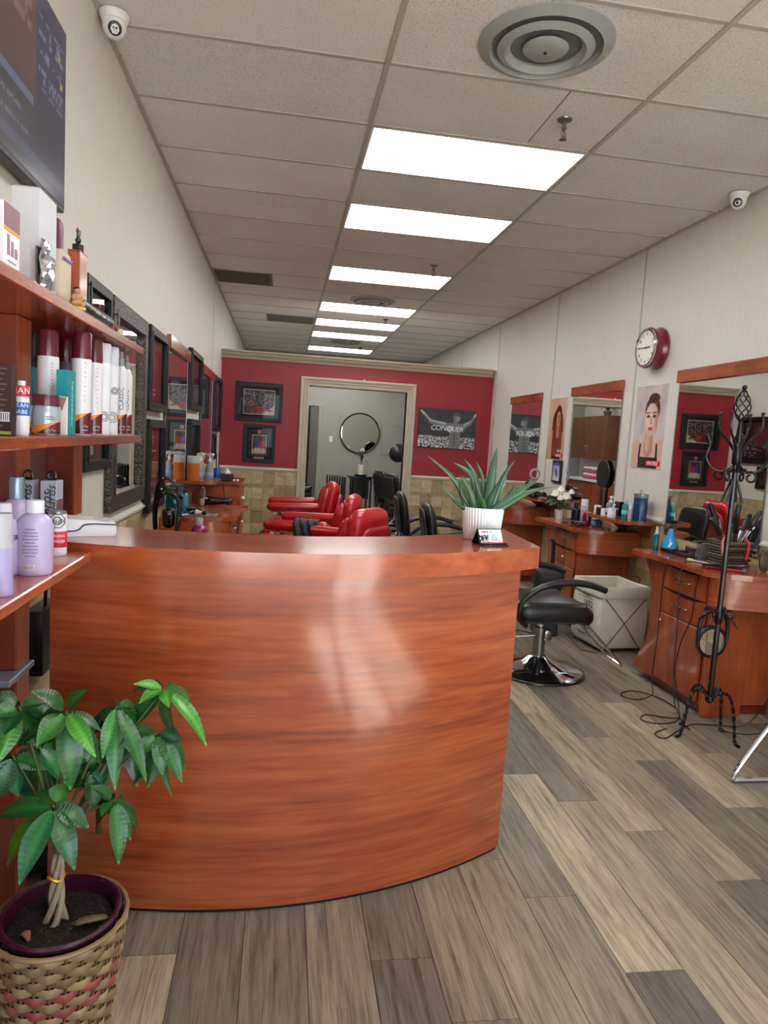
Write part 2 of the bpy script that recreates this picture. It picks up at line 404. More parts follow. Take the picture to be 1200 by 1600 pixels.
pme = bpy.data.meshes.new('floor_plank'); pme.from_pydata(pm.v, [], pm.f); pme.materials.append(M['plank'])
for i in range(-7, 15):
    xc = .302+PW*(i+.5)
    if xc < XL-.1 or xc > XR+.1: continue
    j0 = known.get(i, 1.4+((i*.437) % 1.)*PL)
    for k in range(-3, 12):
        yc = j0+PL*(k+.5)
        if yc > 12 or yc < -1.2: continue
        o = link('floor_plank', pme, floor); o.location = (xc, yc, 0)
        t = tone.get((i, k)); t = t if t is not None else random.randrange(7)
        q = random.uniform(.94, 1.05); o.color = (*[c*q for c in lin(base_tones[t])], 1)

# ---- ceiling: tiles and grid
m = MB(); m.box(XL-.3, XR+.3, YF-.1, YB+.1, CEIL+.05, CEIL+.12); ceiling = struct(m.build('ceiling', plain((120, 116, 110), .9), smooth=False))
cols = [(XL, TX1), (TX1, TX2), (TX2, XR)]
LIGHTS = (0, 2, 5, 8, 10, 12, 15)
tile_me = {}
def tile_mesh(w_, d_):
    k = (round(w_, 3), round(d_, 3))
    if k not in tile_me:
        t = MB(); t.box(-w_/2+.004, w_/2-.004, -d_/2+.004, d_/2-.004, 0, .014); me = bpy.data.meshes.new('ceiling_tile'); me.from_pydata(t.v, [], t.f); me.materials.append(M['acoustic']); tile_me[k] = me
    return tile_me[k]
for k in range(-9, 17):
    y0, y1 = TY0+TS*k, min(TY0+TS*(k+1), YB)
    if y0 >= YB: continue
    y0 = max(y0, YF)
    for ci, (x0, x1) in enumerate(cols):
        if ci == 1 and k in LIGHTS or (ci == 1 and k in (-4, -7)): continue
        spans = [(x0, x1)]
        if ci == 0 and k == 6: spans = [(-.19, x1)]
        if ci == 0 and k == 10: spans = [(x0, -.30)]
        if ci == 1 and k == -1: spans = [(x0, 1.235), (1.235, x1)]
        for a, b in spans:
            o = link('ceiling_tile', tile_mesh(b-a, y1-y0), ceiling); o.location = ((a+b)/2, (y0+y1)/2, CEIL+.004)
            q = random.uniform(.95, 1.03); o.color = (q, q*.99, q*.98, 1)
for x in (TX1, TX2):
    m = MB(); m.box(x-.012, x+.012, YF, YB, CEIL-.002, CEIL+.035); m.build('grid_bar', M['tee'], ceiling, smooth=False)
for x0, x1 in ((XL, XL+.022), (XR-.022, XR)):
    m = MB(); m.box(x0, x1, YF, YB, CEIL-.004, CEIL+.035); m.build('wall_angle', M['tee'], ceiling, smooth=False)
for k in range(-8, 17):
    y = TY0+TS*k
    for ci, (x0, x1) in enumerate(cols):
        m = MB(); m.box(x0+.012, x1-.012, y-.011, y+.011, CEIL-.001, CEIL+.03); m.build('grid_bar', M['tee'], ceiling, smooth=False)

# ---- ceiling light panels
order = ['nearest the camera, largest of the row', 'second from the camera', 'third from the camera', 'fourth from the camera, just behind a round vent', 'fifth from the camera', 'sixth from the camera', 'farthest of the row, above the red partition']
for k, od in list(zip(LIGHTS, order))+[(-4, None), (-7, None)]:
    yc = TY0+TS*(k+.5); xc = (TX1+TX2)/2; h, d = .61-.012, .305-.012
    t = thing('ceiling_light', ('lit white ceiling light panel, '+od) if od else ('lit ceiling light panel overhead just behind the camera' if k == -4 else 'lit ceiling light panel overhead by the shop door'), 'light', (xc, yc, CEIL), 0, 'ceiling light panels')
    m = MB(); m.box(-h+.012, h-.012, -d+.01, d-.01, .002, .008); m.build('diffuser', M['lamp'], t, smooth=False)
    m = MB()
    for a, b, c_, e in ((-h, h, -d, -d+.01), (-h, h, d-.01, d), (-h, -h+.012, -d+.01, d-.01), (h-.012, h, -d+.01, d-.01)): m.box(a, b, c_, e, -.003, .02)
    m.build('frame', M['white_trim'], t, smooth=False)
    m = MB(); m.box(-h, h, -d, d, .012, .045); m.build('housing', M['white_trim'], t, smooth=False)

# ---- round air diffusers
def diffuser(x, y, label, r=.272):
    t = thing('air_diffuser', label, 'vent', (x, y, CEIL), 0, 'round ceiling vents')
    g1 = plain((150, 154, 154), .45); g2 = plain((104, 108, 112), .6)
    m = MB(); m.lathe([(r*.80, .0), (r*.84, -.022), (r, -.004), (r, .003), (r*.80, .003)], 48, cap=False); m.build('outer_ring', g1, t)
    m = MB(); m.lathe([(r*.52, -.012), (r*.60, -.034), (r*.72, -.020), (r*.60, -.012), (r*.54, .0)], 40, cap=False); m.build('middle_ring', g1, t)
    m = MB(); m.lathe([(.0, -.032), (r*.12, -.033), (r*.30, -.028), (r*.34, -.018), (r*.26, -.006)], 32); m.build('centre_cone', g1, t)
    m = MB(); m.lathe([(.0, -.0005), (r*.82, -.0005), (r*.82, .002), (0, .002)], 40); m.build('throat', g2, t)
    m = MB(); m.ball((0, 0, -.033), .008, 8); m.build('screw', M['black'], t)
diffuser(.985, 2.87, 'large round grey ceiling vent nearest the camera')
diffuser(.985, 8.36, 'round grey ceiling vent just before the fourth light panel')
diffuser(.99, 12.06, 'small-looking round ceiling vent before the last light panel')

# ---- return air grilles
for (x0, x1, y0, lab, c) in ((XL+.02, -.19, 7.45, 'dark grey slotted return grille in the ceiling against the left wall', (120, 112, 98)), (-.30, .37, 9.89, 'pale grey ceiling grille behind the first, beyond the red partition', (150, 146, 134))):
    t = thing('return_grille', lab, 'vent', ((x0+x1)/2, y0+.305, CEIL), 0, 'return grilles'); h = (x1-x0)/2-.006
    m = MB(); m.box(-h, h, -.295, .295, .006, .02); m.build('backing', plain(c, .8), t, smooth=False)
    for i in range(14):
        y = -.275+i*.0423; sl = MB(); sl.cbox((0, y, .001), (2*h-.03, .022, .003), RX(.5)); sl.build('slat', plain(c, .5), t, smooth=False)
    m = MB()
    for a, b, c_, e in ((-h, h, -.295, -.283), (-h, h, .283, .295), (-h, -h+.014, -.283, .283), (h-.014, h, -.283, .283)): m.box(a, b, c_, e, -.004, .008)
    m.build('frame', plain(c, .5), t, smooth=False)

# ---- sprinklers
for y, lab in ((3.46, 'chrome fire sprinkler head before the nearest light panel'), (6.48, 'small sprinkler head before the third light panel'), (9.54, 'tiny sprinkler head at the fifth light panel'), (12.65, 'farthest sprinkler head, by the last light panel')):
    t = thing('fire_sprinkler', lab, 'sprinkler', (1.315, y, CEIL), .6, 'ceiling sprinklers'); st = plain((120, 122, 124), .3, metal=.8)
    m = MB(); m.lathe([(0, -.012), (.02, -.012), (.036, -.004), (.038, .002), (0, .002)], 20); m.build('escutcheon', st, t)
    m = MB(); m.lathe([(.011, -.01), (.011, -.035), (.014, -.036), (.014, -.044), (.008, -.046), (.008, -.05)], 12); m.build('body', st, t)
    m = MB()
    for s_ in (-1, 1): m.tube(cr([(s_*.008, 0, -.045), (s_*.018, 0, -.06), (s_*.016, 0, -.078), (s_*.003, 0, -.09)], 4), .003, 6)
    m.build('yoke', st, t)
    m = MB(); m.lathe([(0, -.09), (.018, -.092), (.019, -.095), (0, -.096)], 14); m.build('deflector', st, t)
    m = MB(); m.tube([(0, 0, -.05), (0, 0, -.088)], .003, 6); m.build('glass_bulb', plain((150, 30, 30), .2), t)

# ---- dome security cameras
def dome_cam(loc, label, aim):
    t = thing('security_camera', label, 'camera', loc, 0, 'dome cameras')
    m = MB(); m.lathe([(.058, .0), (.058, -.012), (.052, -.02), (.05, -.03)], 28); m.build('base', M['white'], t)
    m = MB(); m.ball((0, 0, -.045), (.046, .046, .048), 20); m.build('eyeball', M['white'], t)
    A = Vector(aim).normalized(); R = A.to_track_quat('Z', 'Y').to_matrix()
    m = MB(); m.lathe([(0, .043), (.022, .043), (.026, .040), (.027, .034)], 20, (0, 0, -.045), R); m.build('lens_ring', M['black'], t)
    m = MB(); m.lathe([(0, .0465), (.008, .0455), (.013, .043)], 14, (0, 0, -.045), R); m.build('lens', M['black_gloss'], t)
dome_cam((-.742, 3.10, CEIL-.004), 'white dome security camera at the ceiling above the left wall', (.25, -.8, -.6))
dome_cam((2.70, 4.06, CEIL-.004), 'white dome security camera at the ceiling by the right wall', (-.6, -.7, -.45))

# ---- side walls
m = MB(); m.box(XL-.12, XL, YF, YB, 0, CEIL+.05); wall_left = struct(m.build('wall_left', M['wall'], smooth=False))
m = MB(); m.box(XR+.012, XR+.12, YF, YB, 0, CEIL+.05); wall_right = struct(m.build('wall_right', M['wall'], smooth=False))
seams = [YF, .2, 1.96, 3.55, 5.32, 7.08, 9.06, 11.0, 12.8, YB]
for a, b in zip(seams[:-1], seams[1:]):
    m = MB(); m.bev(XR, XR+.013, a+.003, b-.003, .93, CEIL-.002, .002); m.build('wall_panel', M['wall'], wall_right, smooth=False)
for y in seams[1:-1]:
    m = MB(); m.box(XR-.003, XR+.004, y-.011, y+.011, .95, CEIL-.002); m.build('seam_strip', plain((176, 172, 160), .4), wall_right, smooth=False)
# left wall jointing strip far back
m = MB(); m.box(XL-.002, XL+.003, 7.98, 8.0, .95, CEIL); m.build('seam_strip', plain((190, 186, 174), .4), wall_left, smooth=False)

# ---- back wall, front wall with the glazed shop front
m = MB(); m.box(XL-.12, XR+.12, YB, YB+.12, 0, CEIL+.05); struct(m.build('wall_back', M['grey_wall'], smooth=False))
m = MB()
m.box(XL-.12, -.62, YF-.12, YF, 0, CEIL+.05); m.box(-.62, 2.72, YF-.12, YF, 2.75, CEIL+.05); m.box(-.62, 1.55, YF-.12, YF, 0, .35); m.box(2.72, XR+.12, YF-.12, YF, 0, CEIL+.05)
struct(m.build('wall_front', M['wall'], smooth=False))
def glazed(name, x0, x1, z0, z1, divs):
    f = MB()
    f.box(x0, x0+.05, YF-.09, YF-.03, z0, z1); f.box(x1-.05, x1, YF-.09, YF-.03, z0, z1); f.box(x0, x1, YF-.09, YF-.03, z1-.05, z1); f.box(x0, x1, YF-.09, YF-.03, z0, z0+.07)
    for d in divs: f.box(d-.03, d+.03, YF-.09, YF-.03, z0, z1)
    o = struct(f.build(name, plain((70, 70, 72), .4, metal=.6), smooth=False))
    g_ = MB(); g_.box(x0+.02, x1-.02, YF-.062, YF-.058, z0+.03, z1-.03); g_.build('glass_pane', M['pane'], o, smooth=False); return o
glazed('window_1', -.62, 1.55, .35, 2.75, [.45]); d2 = glazed('door_2', 1.55, 2.72, 0, 2.75, [2.05])
m = MB(); m.tube([(1.68, YF-.01, .9), (1.68, YF+.04, .95), (1.68, YF+.04, 1.2), (1.68, YF-.01, 1.25)], .012, 8); m.build('door_handle', M['steel'], d2)
m = MB(); m.box(-12, 14, -16, YF-.12, -.12, -.02); struct(m.build('ground', plain((196, 192, 184), .9, var=.08), smooth=False))
t = thing('sun_block_awning', 'added grey awning outside, out of view, blocking sun at the window', 'awning', (.46, YF-.13, 2.80))  # unseen awning, added to shade the window so only the door admits sun
m = MB(); m.bev(-1.36, 1.14, -2.45, 0, .0, .03, .004); m.build('canvas', plain((90, 92, 96), .8), t, smooth=False)
m = MB(); m.bev(-1.36, 1.14, -2.46, -2.44, -.18, .0, .004); m.build('valance', plain((90, 92, 96), .8), t, smooth=False)
for x in (-1.3, 1.1): m = MB(); m.tube([(x, -2.3, 0), (x, 0, -.6)], .015, 6); m.build('strut', M['steel'], t)
# sampling portals in the real openings
for x0, x1, z0, z1 in ((-.6, 1.55, .38, 2.7), (1.58, 2.7, .05, 2.7)):
    L = bpy.data.lights.new('window_portal', 'AREA'); L.shape = 'RECTANGLE'; L.size = x1-x0; L.size_y = z1-z0; L.cycles.is_portal = True
    o = bpy.data.objects.new('window_portal', L); COL.objects.link(o); o.location = ((x0+x1)/2, YF-.02, (z0+z1)/2); o.rotation_euler = (PI/2, 0, 0)

# ---- red partition with its opening
PT = .12; DX0, DX1, DZ = .32, 1.62, 2.065; PTOP = 2.35
m = MB()
m.box(XL, DX0, YP, YP+PT, .0, PTOP); m.box(DX1, XR, YP, YP+PT, .0, PTOP); m.box(DX0, DX1, YP, YP+PT, DZ, PTOP)
part = struct(m.build('wall_partition', M['red_wall'], smooth=False))
# grey back face and reveals
m = MB(); m.box(XL, DX0, YP+PT, YP+PT+.008, 0, PTOP); m.box(DX1, XR, YP+PT, YP+PT+.008, 0, PTOP); m.box(DX0, DX1, YP+PT, YP+PT+.008, DZ, PTOP); m.build('back_face', M['grey_wall'], part, smooth=False)
# crown on top: stepped profile
prof = [(0, 0), (-.02, 0), (-.024, .012), (-.02, .02), (-.04, .035), (-.058, .055), (-.06, .068), (-.085, .078), (-.09, .10), (.16, .10), (.16, .085), (.125, .078), (.125, 0)]
m = MB(); m.prism([(PTOP+z, YP+y) for y, z in prof][::-1] if False else [(YP+y, PTOP+z) for y, z in prof], XL, XR-.03, 'x'); struct(m.build('trim_1', M['trim'], smooth=True, ang=25))
# door casing with stepped profile
cas = struct(MB().box(DX0-.004, DX0, YP-.006, YP+PT, 0, DZ).box(DX1, DX1+.004, YP-.006, YP+PT, 0, DZ).box(DX0, DX1, YP-.006, YP+PT, DZ, DZ+.004).build('door_1', M['trim'], smooth=False))
steps = [(0, .045, .014), (.012, .028, .022), (.045, .075, .022), (.052, .066, .03), (.075, .115, .034), (.09, .115, .042)]
def casing(name, fn):
    m = MB()
    for a, b, t in steps: fn(m, a, b, t)
    m.build(name, M['trim'], cas, smooth=False)
casing('casing_side', lambda m, a, b, t: m.bev(DX0-b, DX0-a, YP-t, YP+.002, 0, DZ+b, .002))
casing('casing_side', lambda m, a, b, t: m.bev(DX1+a, DX1+b, YP-t, YP+.002, 0, DZ+b, .002))
casing('casing_head', lambda m, a, b, t: m.bev(DX0-b, DX1+b, YP-t-.0006, YP+.002, DZ+a, DZ+b, .002))
m = MB(); m.ball((1.03, YP-.04, DZ+.118), .012, 8); m.build('door_bell_hook', M['white'], cas)

# ---- travertine wainscot, chair rail
tcols = [(202, 184, 146), (188, 168, 128), (176, 156, 116), (212, 196, 160), (166, 148, 110), (194, 176, 140)]
TL = .155; tm = {}
def tile_piece(w_, h_, axis):
    k = (round(w_, 3), round(h_, 3), axis)
    if k not in tm:
        t = MB(); w2, h2 = w_/2-.0015, h_/2-.0015
        if axis == 'x': t.bev(-.012, .0, -w2, w2, -h2, h2, .002)
        elif axis == '-x': t.bev(0., .012, -w2, w2, -h2, h2, .002)
        else: t.bev(-w2, w2, -.012, .0, -h2, h2, .002)
        me = bpy.data.meshes.new('wall_tile'); me.from_pydata(t.v, [], t.f); me.materials.append(M['travertine']); tm[k] = me
    return tm[k]
rowsz = [(.74, .92), (.545, .70), (.39, .545), (.235, .39), (.08, .235)]
def wainscot(parent, axis, a0, a1, fixed, rows=rowsz):
    n = max(1, round((a1-a0)/TL)); w_ = (a1-a0)/n
    for z0, z1 in rows:
        for i in range(n):
            c = a0+w_*(i+.5); o = link('wall_tile', tile_piece(w_, z1-z0, axis), parent)
            o.location = (c, fixed, (z0+z1)/2) if axis == 'y' else (fixed, c, (z0+z1)/2)
            q = random.uniform(.88, 1.05); o.color = (*[v*q for v in lin(random.choice(tcols))], 1)
    m = MB()
    if axis == 'y': m.box(a0, a1, fixed-.004, fixed+.001, 0, .93)
    elif axis == 'x': m.box(fixed-.004, fixed+.001, a0, a1, 0, .93)
    else: m.box(fixed-.001, fixed+.004, a0, a1, 0, .93)
    m.build('grout_bed', M['grout'], parent, smooth=False)
    # mosaic strip of small chips
    ch = MB(); x = a0
    while x < a1-.02:
        w1 = random.uniform(.018, .045); w1 = min(w1, a1-x)
        for zz in (.702, .721):
            if axis == 'y': ch.box(x+.001, x+w1-.001, fixed-.011, fixed-.004, zz, zz+.0175)
            elif axis == 'x': ch.box(fixed-.011, fixed-.004, x+.001, x+w1-.001, zz, zz+.0175)
            else: ch.box(fixed+.004, fixed+.011, x+.001, x+w1-.001, zz, zz+.0175)
        x += w1
    o = ch.build('mosaic_strip', M['travertine'], parent, smooth=False, color=lin((178, 158, 122))); o['kind'] = 'stuff'
wainscot(part, 'y', XL, DX0-.115, YP)
wainscot(part, 'y', DX1+.115, XR, YP)
wainscot(wall_right, 'x', 2.55, YP, XR+.012)
wainscot(wall_left, '-x', 2.35, 4.75, XL, rowsz[:4])
m = MB(); m.box(XL, XL+.012, 4.75, YP, 0, .92); m.build('grout_bed', M['travertine'], wall_left, smooth=False, color=lin((186, 166, 128)))
railp = [(0, 0), (-.014, .004), (-.016, .014), (-.026, .02), (-.026, .03), (-.016, .036), (-.012, .045), (0, .048)]
def rail(name, poly, axis, a, b): m = MB(); m.prism(poly, a, b, axis); return struct(m.build(name, M['white_trim'], ang=30))
rail('trim_2', [(YP+y, .922+z) for y, z in railp], 'x', XL, DX0-.115)
rail('trim_3', [(YP+y, .922+z) for y, z in railp], 'x', DX1+.115, XR)
for i_, (a_, b_) in enumerate(((YF, 3.62), (4.68, 5.46), (6.52, 7.29), (8.35, YP))): rail('trim_%d' % (6+i_), [(.922+z, XR+y) for y, z in railp], 'y', a_, b_)
rail('trim_5', [(.922+z, XL-y) for y, z in railp][::-1], 'y', 2.62, 4.86)

# little painted box at the end of the partition
m = MB(); m.bev(XR-.018, XR, 9.02, 9.06, 1.70, 1.78, .004); tag(m.build('door_chime', plain((206, 176, 110), .5)), 'small tan plastic box on the right wall beside the partition end', 'sensor')
m = MB(); m.tube([(XR-.004, 9.04, 1.78), (XR-.004, 9.045, 2.6), (XR-.004, 9.05, CEIL-.01)], .003, 6); tag(m.build('chime_wire', M['white_trim']), 'thin pale wire running up the right wall to the ceiling', 'cable')

# ================================================================== BACK ROOM seen through the opening
# back wall doorway: dark sheet with the opening's shade put into its colour
m = MB(); m.box(.30, .70, YB-.012, YB, 0, 2.02); dback = struct(m.build('door_3', plain((46, 46, 48), .6), smooth=False))
for x0, x1, z0, z1 in ((.70, .78, 0, 2.02), (.22, .30, 0, 2.02), (.22, .78, 2.02, 2.10)):
    m = MB(); m.bev(x0, x1, YB-.03, YB, z0, z1, .004); m.build('door_frame', plain((170, 168, 158), .5), dback, smooth=False)
m = MB(); m.bev(.53, .69, YB-.20, YB-.165, .02, 2.0, .003, 1); m.build('door_leaf', plain((104, 100, 94), .5), dback, smooth=False)
m = MB(); m.ball((.56, YB-.22, 1.0), .025, 10); m.build('door_knob', M['steel'], dback)
# ================================================================== RECEPTION COUNTER
CC = Vector((-.1, 3.62)); CRAD = 1.676
def arc(R, a0, a1, n): return [(CC.x+R*math.sin(a0+(a1-a0)*i/n), CC.y-R*math.cos(a0+(a1-a0)*i/n)) for i in range(n+1)]
AL, AR = -.322, .581
t = thing('reception_counter', 'curved cherry wood reception counter with a glossy bowed front', 'counter')
m = MB(); m.prism(arc(CRAD, AL, AR, 48)+arc(CRAD-.03, AR, AL, 48), .012, 1.015, 'z'); m.build('front_panel', M['cherry_h'], t, ang=30)
m = MB(); m.prism(arc(CRAD-.006, AL+.003, AR-.003, 48)+arc(CRAD-.03, AR-.003, AL+.003, 48), 0, .012, 'z'); m.build('plinth', M['black'], t, ang=30)
for a in (AL, AR):
    p0 = Vector((CC.x+(CRAD-.03)*math.sin(a), CC.y-(CRAD-.03)*math.cos(a))); d = Vector((-math.sin(a), math.cos(a))); n_ = Vector((math.cos(a), math.sin(a)))*(-.02 if a > 0 else .02)
    q = [p0, p0+d*.26, p0+d*.26+n_, p0+n_]; m = MB(); m.prism([tuple(v) for v in (q if a < 0 else q[::-1])], .012, 1.015, 'z'); m.build('end_panel', M['cherry_v'], t, smooth=False)
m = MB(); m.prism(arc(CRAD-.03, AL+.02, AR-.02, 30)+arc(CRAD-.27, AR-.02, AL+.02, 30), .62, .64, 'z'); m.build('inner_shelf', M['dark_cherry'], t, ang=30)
outer = arc(1.711, -.331, .612, 56); inner = arc(1.375, .815, -.42, 48)
m = MB(); m.prism(outer+inner, 1.017, 1.09, 'z'); m.build('counter_top', M['cherry_x'], t, ang=30)

# ================================================================== LEFT DISPLAY UNIT
SX = -.55
t = thing('display_unit', 'cherry wood wall unit with two product shelves and a desk ledge', 'shelf unit', (XL, 1.9, 0))
def pt(name, mat, x0, x1, y0, y1, z0, z1, r=.003):
    m = MB(); m.bev(x0-XL, x1-XL, y0-1.9, y1-1.9, z0, z1, r); return m.build(name, mat, t, smooth=False)
pt('shelf', M['cherry_y'], XL+.001, SX, .95, 2.85, 1.69, 1.72)
pt('shelf', M['cherry_y'], XL+.001, SX, .95, 2.84, 1.352, 1.380)
pt('desk_ledge', M['cherry_y'], XL+.001, -.50, .95, 1.945, 1.044, 1.070)
for y0, y1 in ((1.985, 2.085), (2.50, 2.60), (1.15, 1.25)):
    zs = ((.0, .70), (.72, 1.352), (1.380, 1.69)) if y0 > 1.9 and y0 < 2.2 else (((1.092, 1.352), (1.380, 1.69)) if y0 > 2.2 else ((0, 1.044), (1.07, 1.352), (1.38, 1.69)))
    for z0, z1 in zs:
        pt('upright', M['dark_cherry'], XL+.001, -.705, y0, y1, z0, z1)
        pt('upright_edge', M['cherry_v'], -.705, -.703, y0+.004, y1-.002, z0+.002, z1-.002, .0005)
pt('slot_shelf', plain((120, 128, 140), .4), XL+.001, -.69, 1.9, 2.09, .701, .719)
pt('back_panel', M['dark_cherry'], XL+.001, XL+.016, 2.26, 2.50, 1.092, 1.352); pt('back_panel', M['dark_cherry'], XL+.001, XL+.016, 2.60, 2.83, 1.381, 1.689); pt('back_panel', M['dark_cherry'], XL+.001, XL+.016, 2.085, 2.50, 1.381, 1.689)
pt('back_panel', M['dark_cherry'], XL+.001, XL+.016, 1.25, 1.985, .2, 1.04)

# things stashed in the dark gap behind the counter
t = thing('computer_tower', 'black computer case in the dark gap behind the counter end', 'computer', (-.70, 2.28, 0))
m = MB(); m.bev(-.08, .05, -.15, .2, .015, .44, .006); m.build('case', M['black'], t)
m = MB(); m.bev(-.07, .04, -.156, -.15, .05, .42, .003); m.build('front_bezel', plain((34, 34, 36), .3), t)
m = MB(); m.bev(-.06, .0, -.158, -.155, .33, .35, .002); m.build('drive_slot', plain((60, 60, 64), .3), t)
for x in (-.06, .03): MB().cbox((x, 0, .008), (.02, .3, .016)).build('foot', M['black'], t)
t = thing('power_box', 'black power unit with cables on the wall under the ledge', 'power supply', (XL, 2.42, .58))
m = MB(); m.bev(.001, .07, -.1, .1, 0, .22, .01, 2); m.build('box', M['black'], t)
m = MB(); m.tube(cr([(.05, -.02, .21), (.06, -.03, .3), (.09, .02, .38), (.05, .08, .46)], 6), .006, 7); m.build('cable', M['black'], t)
m = MB(); m.tube(cr([(.06, .02, .2), (.10, -.06, .28), (.09, -.1, .40), (.04, -.06, .47)], 6), .005, 7); m.build('cable', M['black'], t)

# ================================================================== TELEVISION
def tv_fn(u, v):
    im = canvas(u, (52, 52, 58))
    im = over(im, (u-.62)*4+.3*(v-.5), (40, 44, 66)); im = over(im, rect(u, v, 0, .72, .42, 1.), (86, 56, 54)); im = over(im, rect(u, v, .72, 1., .45, 1.), (44, 46, 72))
    for k in range(5): im = over(im, rect(u, v, .74, .97, .50+.09*k, .515+.09*k)*(speck(u, v, 90, 3, k) > .4), (112, 118, 150))
    for k in range(3): im = over(im, rect(u, v, .78, .96, .54+.13*k, .59+.13*k)*(speck(u, v, 60, 14, k+5) > .5), (104, 112, 150))
    im = over(im, ell(u, v, .955, .66, .012, .02, .3), (190, 160, 60)); im = over(im, ell(u, v, .93, .80, .012, .02, .3), (170, 150, 80))
    im = over(im, rect(u, v, .0, .70, .36, .40), (92, 100, 130)); im = over(im, rect(u, v, .05, .6, .26, .28)*(speck(u, v, 80, 30, 9) > .35), (98, 104, 122))
    im = over(im, rect(u, v, .05, .66, .18, .20)*(speck(u, v, 80, 30, 10) > .35), (92, 98, 118)); im = over(im, rect(u, v, .0, 1., .07, .13), (70, 74, 96))
    im = over(im, rect(u, v, .40, .68, .70, .92)*(speck(u, v, 40, 16, 3) > .55), (128, 92, 88))
    return im
t = thing('television', 'dark wall television showing dim blue and red panels, top left', 'television', (XL, 2.05, 2.395))
m = MB(); m.bev(.012, .052, -.5, .5, -.285, .285, .006, 2); m.build('housing', plain((22, 22, 24), .4), t)
print_mesh('screen', .98, .545, 150, 84, tv_fn, M['screen'], FACE_PX, (.0535, 0, .004), t)
m = MB(); m.bev(.001, .012, -.2, .2, -.15, .15, .003); m.build('wall_mount', M['black'], t)

# ================================================================== FRAMED PICTURES AND MIRRORS
class Wall:
    """places sheets on a wall: side gives the turn, to() the wall point"""
    def __init__(s, rot, rz): s.rot = rot; s.rz = rz
def frame_thing(name, label, cat, loc, rz, W, H, fw, depth, fmat, inner, group=None, pane=True, matc=(18, 20, 22), profile=True):
    """a frame hung on a wall: local x runs along the wall, local -y into the room"""
    t = thing(name, label, cat, loc, rz, group)
    m = MB()
    for x0, x1, z0, z1 in ((-W/2, W/2, H/2-fw, H/2), (-W/2, W/2, -H/2, -H/2+fw), (-W/2, -W/2+fw, -H/2+fw, H/2-fw), (W/2-fw, W/2, -H/2+fw, H/2-fw)): m.bev(x0, x1, -depth, -.001, z0, z1, .004)
    if profile:
        f2 = fw*.35
        for x0, x1, z0, z1 in ((-W/2+fw-f2, W/2-fw+f2, H/2-fw, H/2-fw+f2), (-W/2+fw-f2, W/2-fw+f2, -H/2+fw-f2, -H/2+fw), (-W/2+fw-f2, -W/2+fw, -H/2+fw, H/2-fw), (W/2-fw, W/2-fw+f2, -H/2+fw, H/2-fw)): m.box(x0, x1, -depth-.004, -depth+.001, z0, z1)
    m.build('frame', fmat, t, smooth=False)
    m = MB(); m.box(-W/2+fw-.002, W/2-fw+.002, -.008, -.001, -H/2+fw-.002, H/2-fw+.002); m.build('mat_board', plain(matc, .7), t, smooth=False)
    inner(t, W-2*fw, H-2*fw)
    if pane:
        m = MB(); y = -depth*.6; m.add([(-W/2+fw, y, -H/2+fw), (W/2-fw, y, -H/2+fw), (W/2-fw, y, H/2-fw), (-W/2+fw, y, H/2-fw)], [(0, 1, 2, 3)]); m.build('glass_pane', M['pane'], t, smooth=False)
    return t
RZL, RZR = PI/2, -PI/2          # hung on the left wall (faces +x), on the right wall (faces -x)
def court_fn(u, v):
    im = canvas(u, (52, 30, 32)); sp = speck(u, v, 34, 26, 4); im = over(im, (sp > .55)*(v > .28), (104, 36, 38)); im = over(im, (sp > .8)*(v > .3), (150, 140, 132)); im = over(im, (sp < .22)*(v > .2), (24, 22, 26))
    im = over(im, ((.42-v)-(u-.3)*.5 > 0)*(u > .25)*1., (170, 40, 42)); im = over(im, ((.34-v) > 0)*(u < .42)*((speck(u, v, 26, 20, 8) > .4)), (60, 24, 30))
    im = over(im, ((u-.62)*.9-(v-.02) > 0)*1., (214, 190, 150)); im = over(im, ell(u, v, .86, .16, .09, .05, .3), (120, 80, 50)); return im
def team_fn(u, v):
    im = canvas(u, (44, 40, 46)); im = over(im, (speck(u, v, 20, 22, 2) > .6)*(v > .5), (90, 70, 66)); im = over(im, (v < .25)*1., (206, 168, 118))
    for x, c, s_ in ((.24, (40, 60, 150), 1), (.40, (44, 66, 160), 2), (.56, (190, 40, 40), 3), (.74, (196, 46, 42), 4), (.86, (180, 44, 44), 5)):
        im = over(im, cap(u, v, x, .22, x+.02, .62, .07, .08, .75, .02), c); im = over(im, ell(u, v, x+.02, .74, .055, .06, .3), (104, 66, 50)); im = over(im, cap(u, v, x, .1, x, .26, .04, .05, .75, .02), (220, 214, 206))
    return im
def jersey_fn(u, v):
    im = canvas(u, (104, 24, 30)); im = over(im, ell(u, v, .5, .55, .32, .42, .2), (150, 30, 38)); im = over(im, ell(u, v, .52, .90, .16, .08, .3), (70, 40, 36))
    im = over(im, cap(u, v, .30, .35, .42, .75, .07, .1, .8, .02), (128, 76, 62)); im = over(im, cap(u, v, .68, .4, .6, .72, .06, .09, .8, .02), (128, 76, 62)); return im
def dark_fn(u, v):
    im = canvas(u, (46, 22, 26)); im = over(im, ell(u, v, .5, .62, .3, .3, .3), (108, 34, 38)); im = over(im, ell(u, v, .5, .84, .12, .07, .3), (110, 76, 62)); im = over(im, (speck(u, v, 12, 26, 5) > .82)*(v < .4), (150, 140, 134)); return im
BLK = plain((11, 11, 12), .5)
def photo(fn, cx, cz, w_, h_, border=(206, 200, 188), nx=60, ny=44):
    def go(t, W, H):
        m = MB(); m.box(cx-w_/2-.008, cx+w_/2+.008, -.0105, -.008, cz-h_/2-.008, cz+h_/2+.008); m.build('inner_border', plain(border, .5), t, smooth=False)
        print_mesh('photo', w_, h_, nx, ny, fn, M['print'], None, (cx, -.0112, cz), t)
    return go
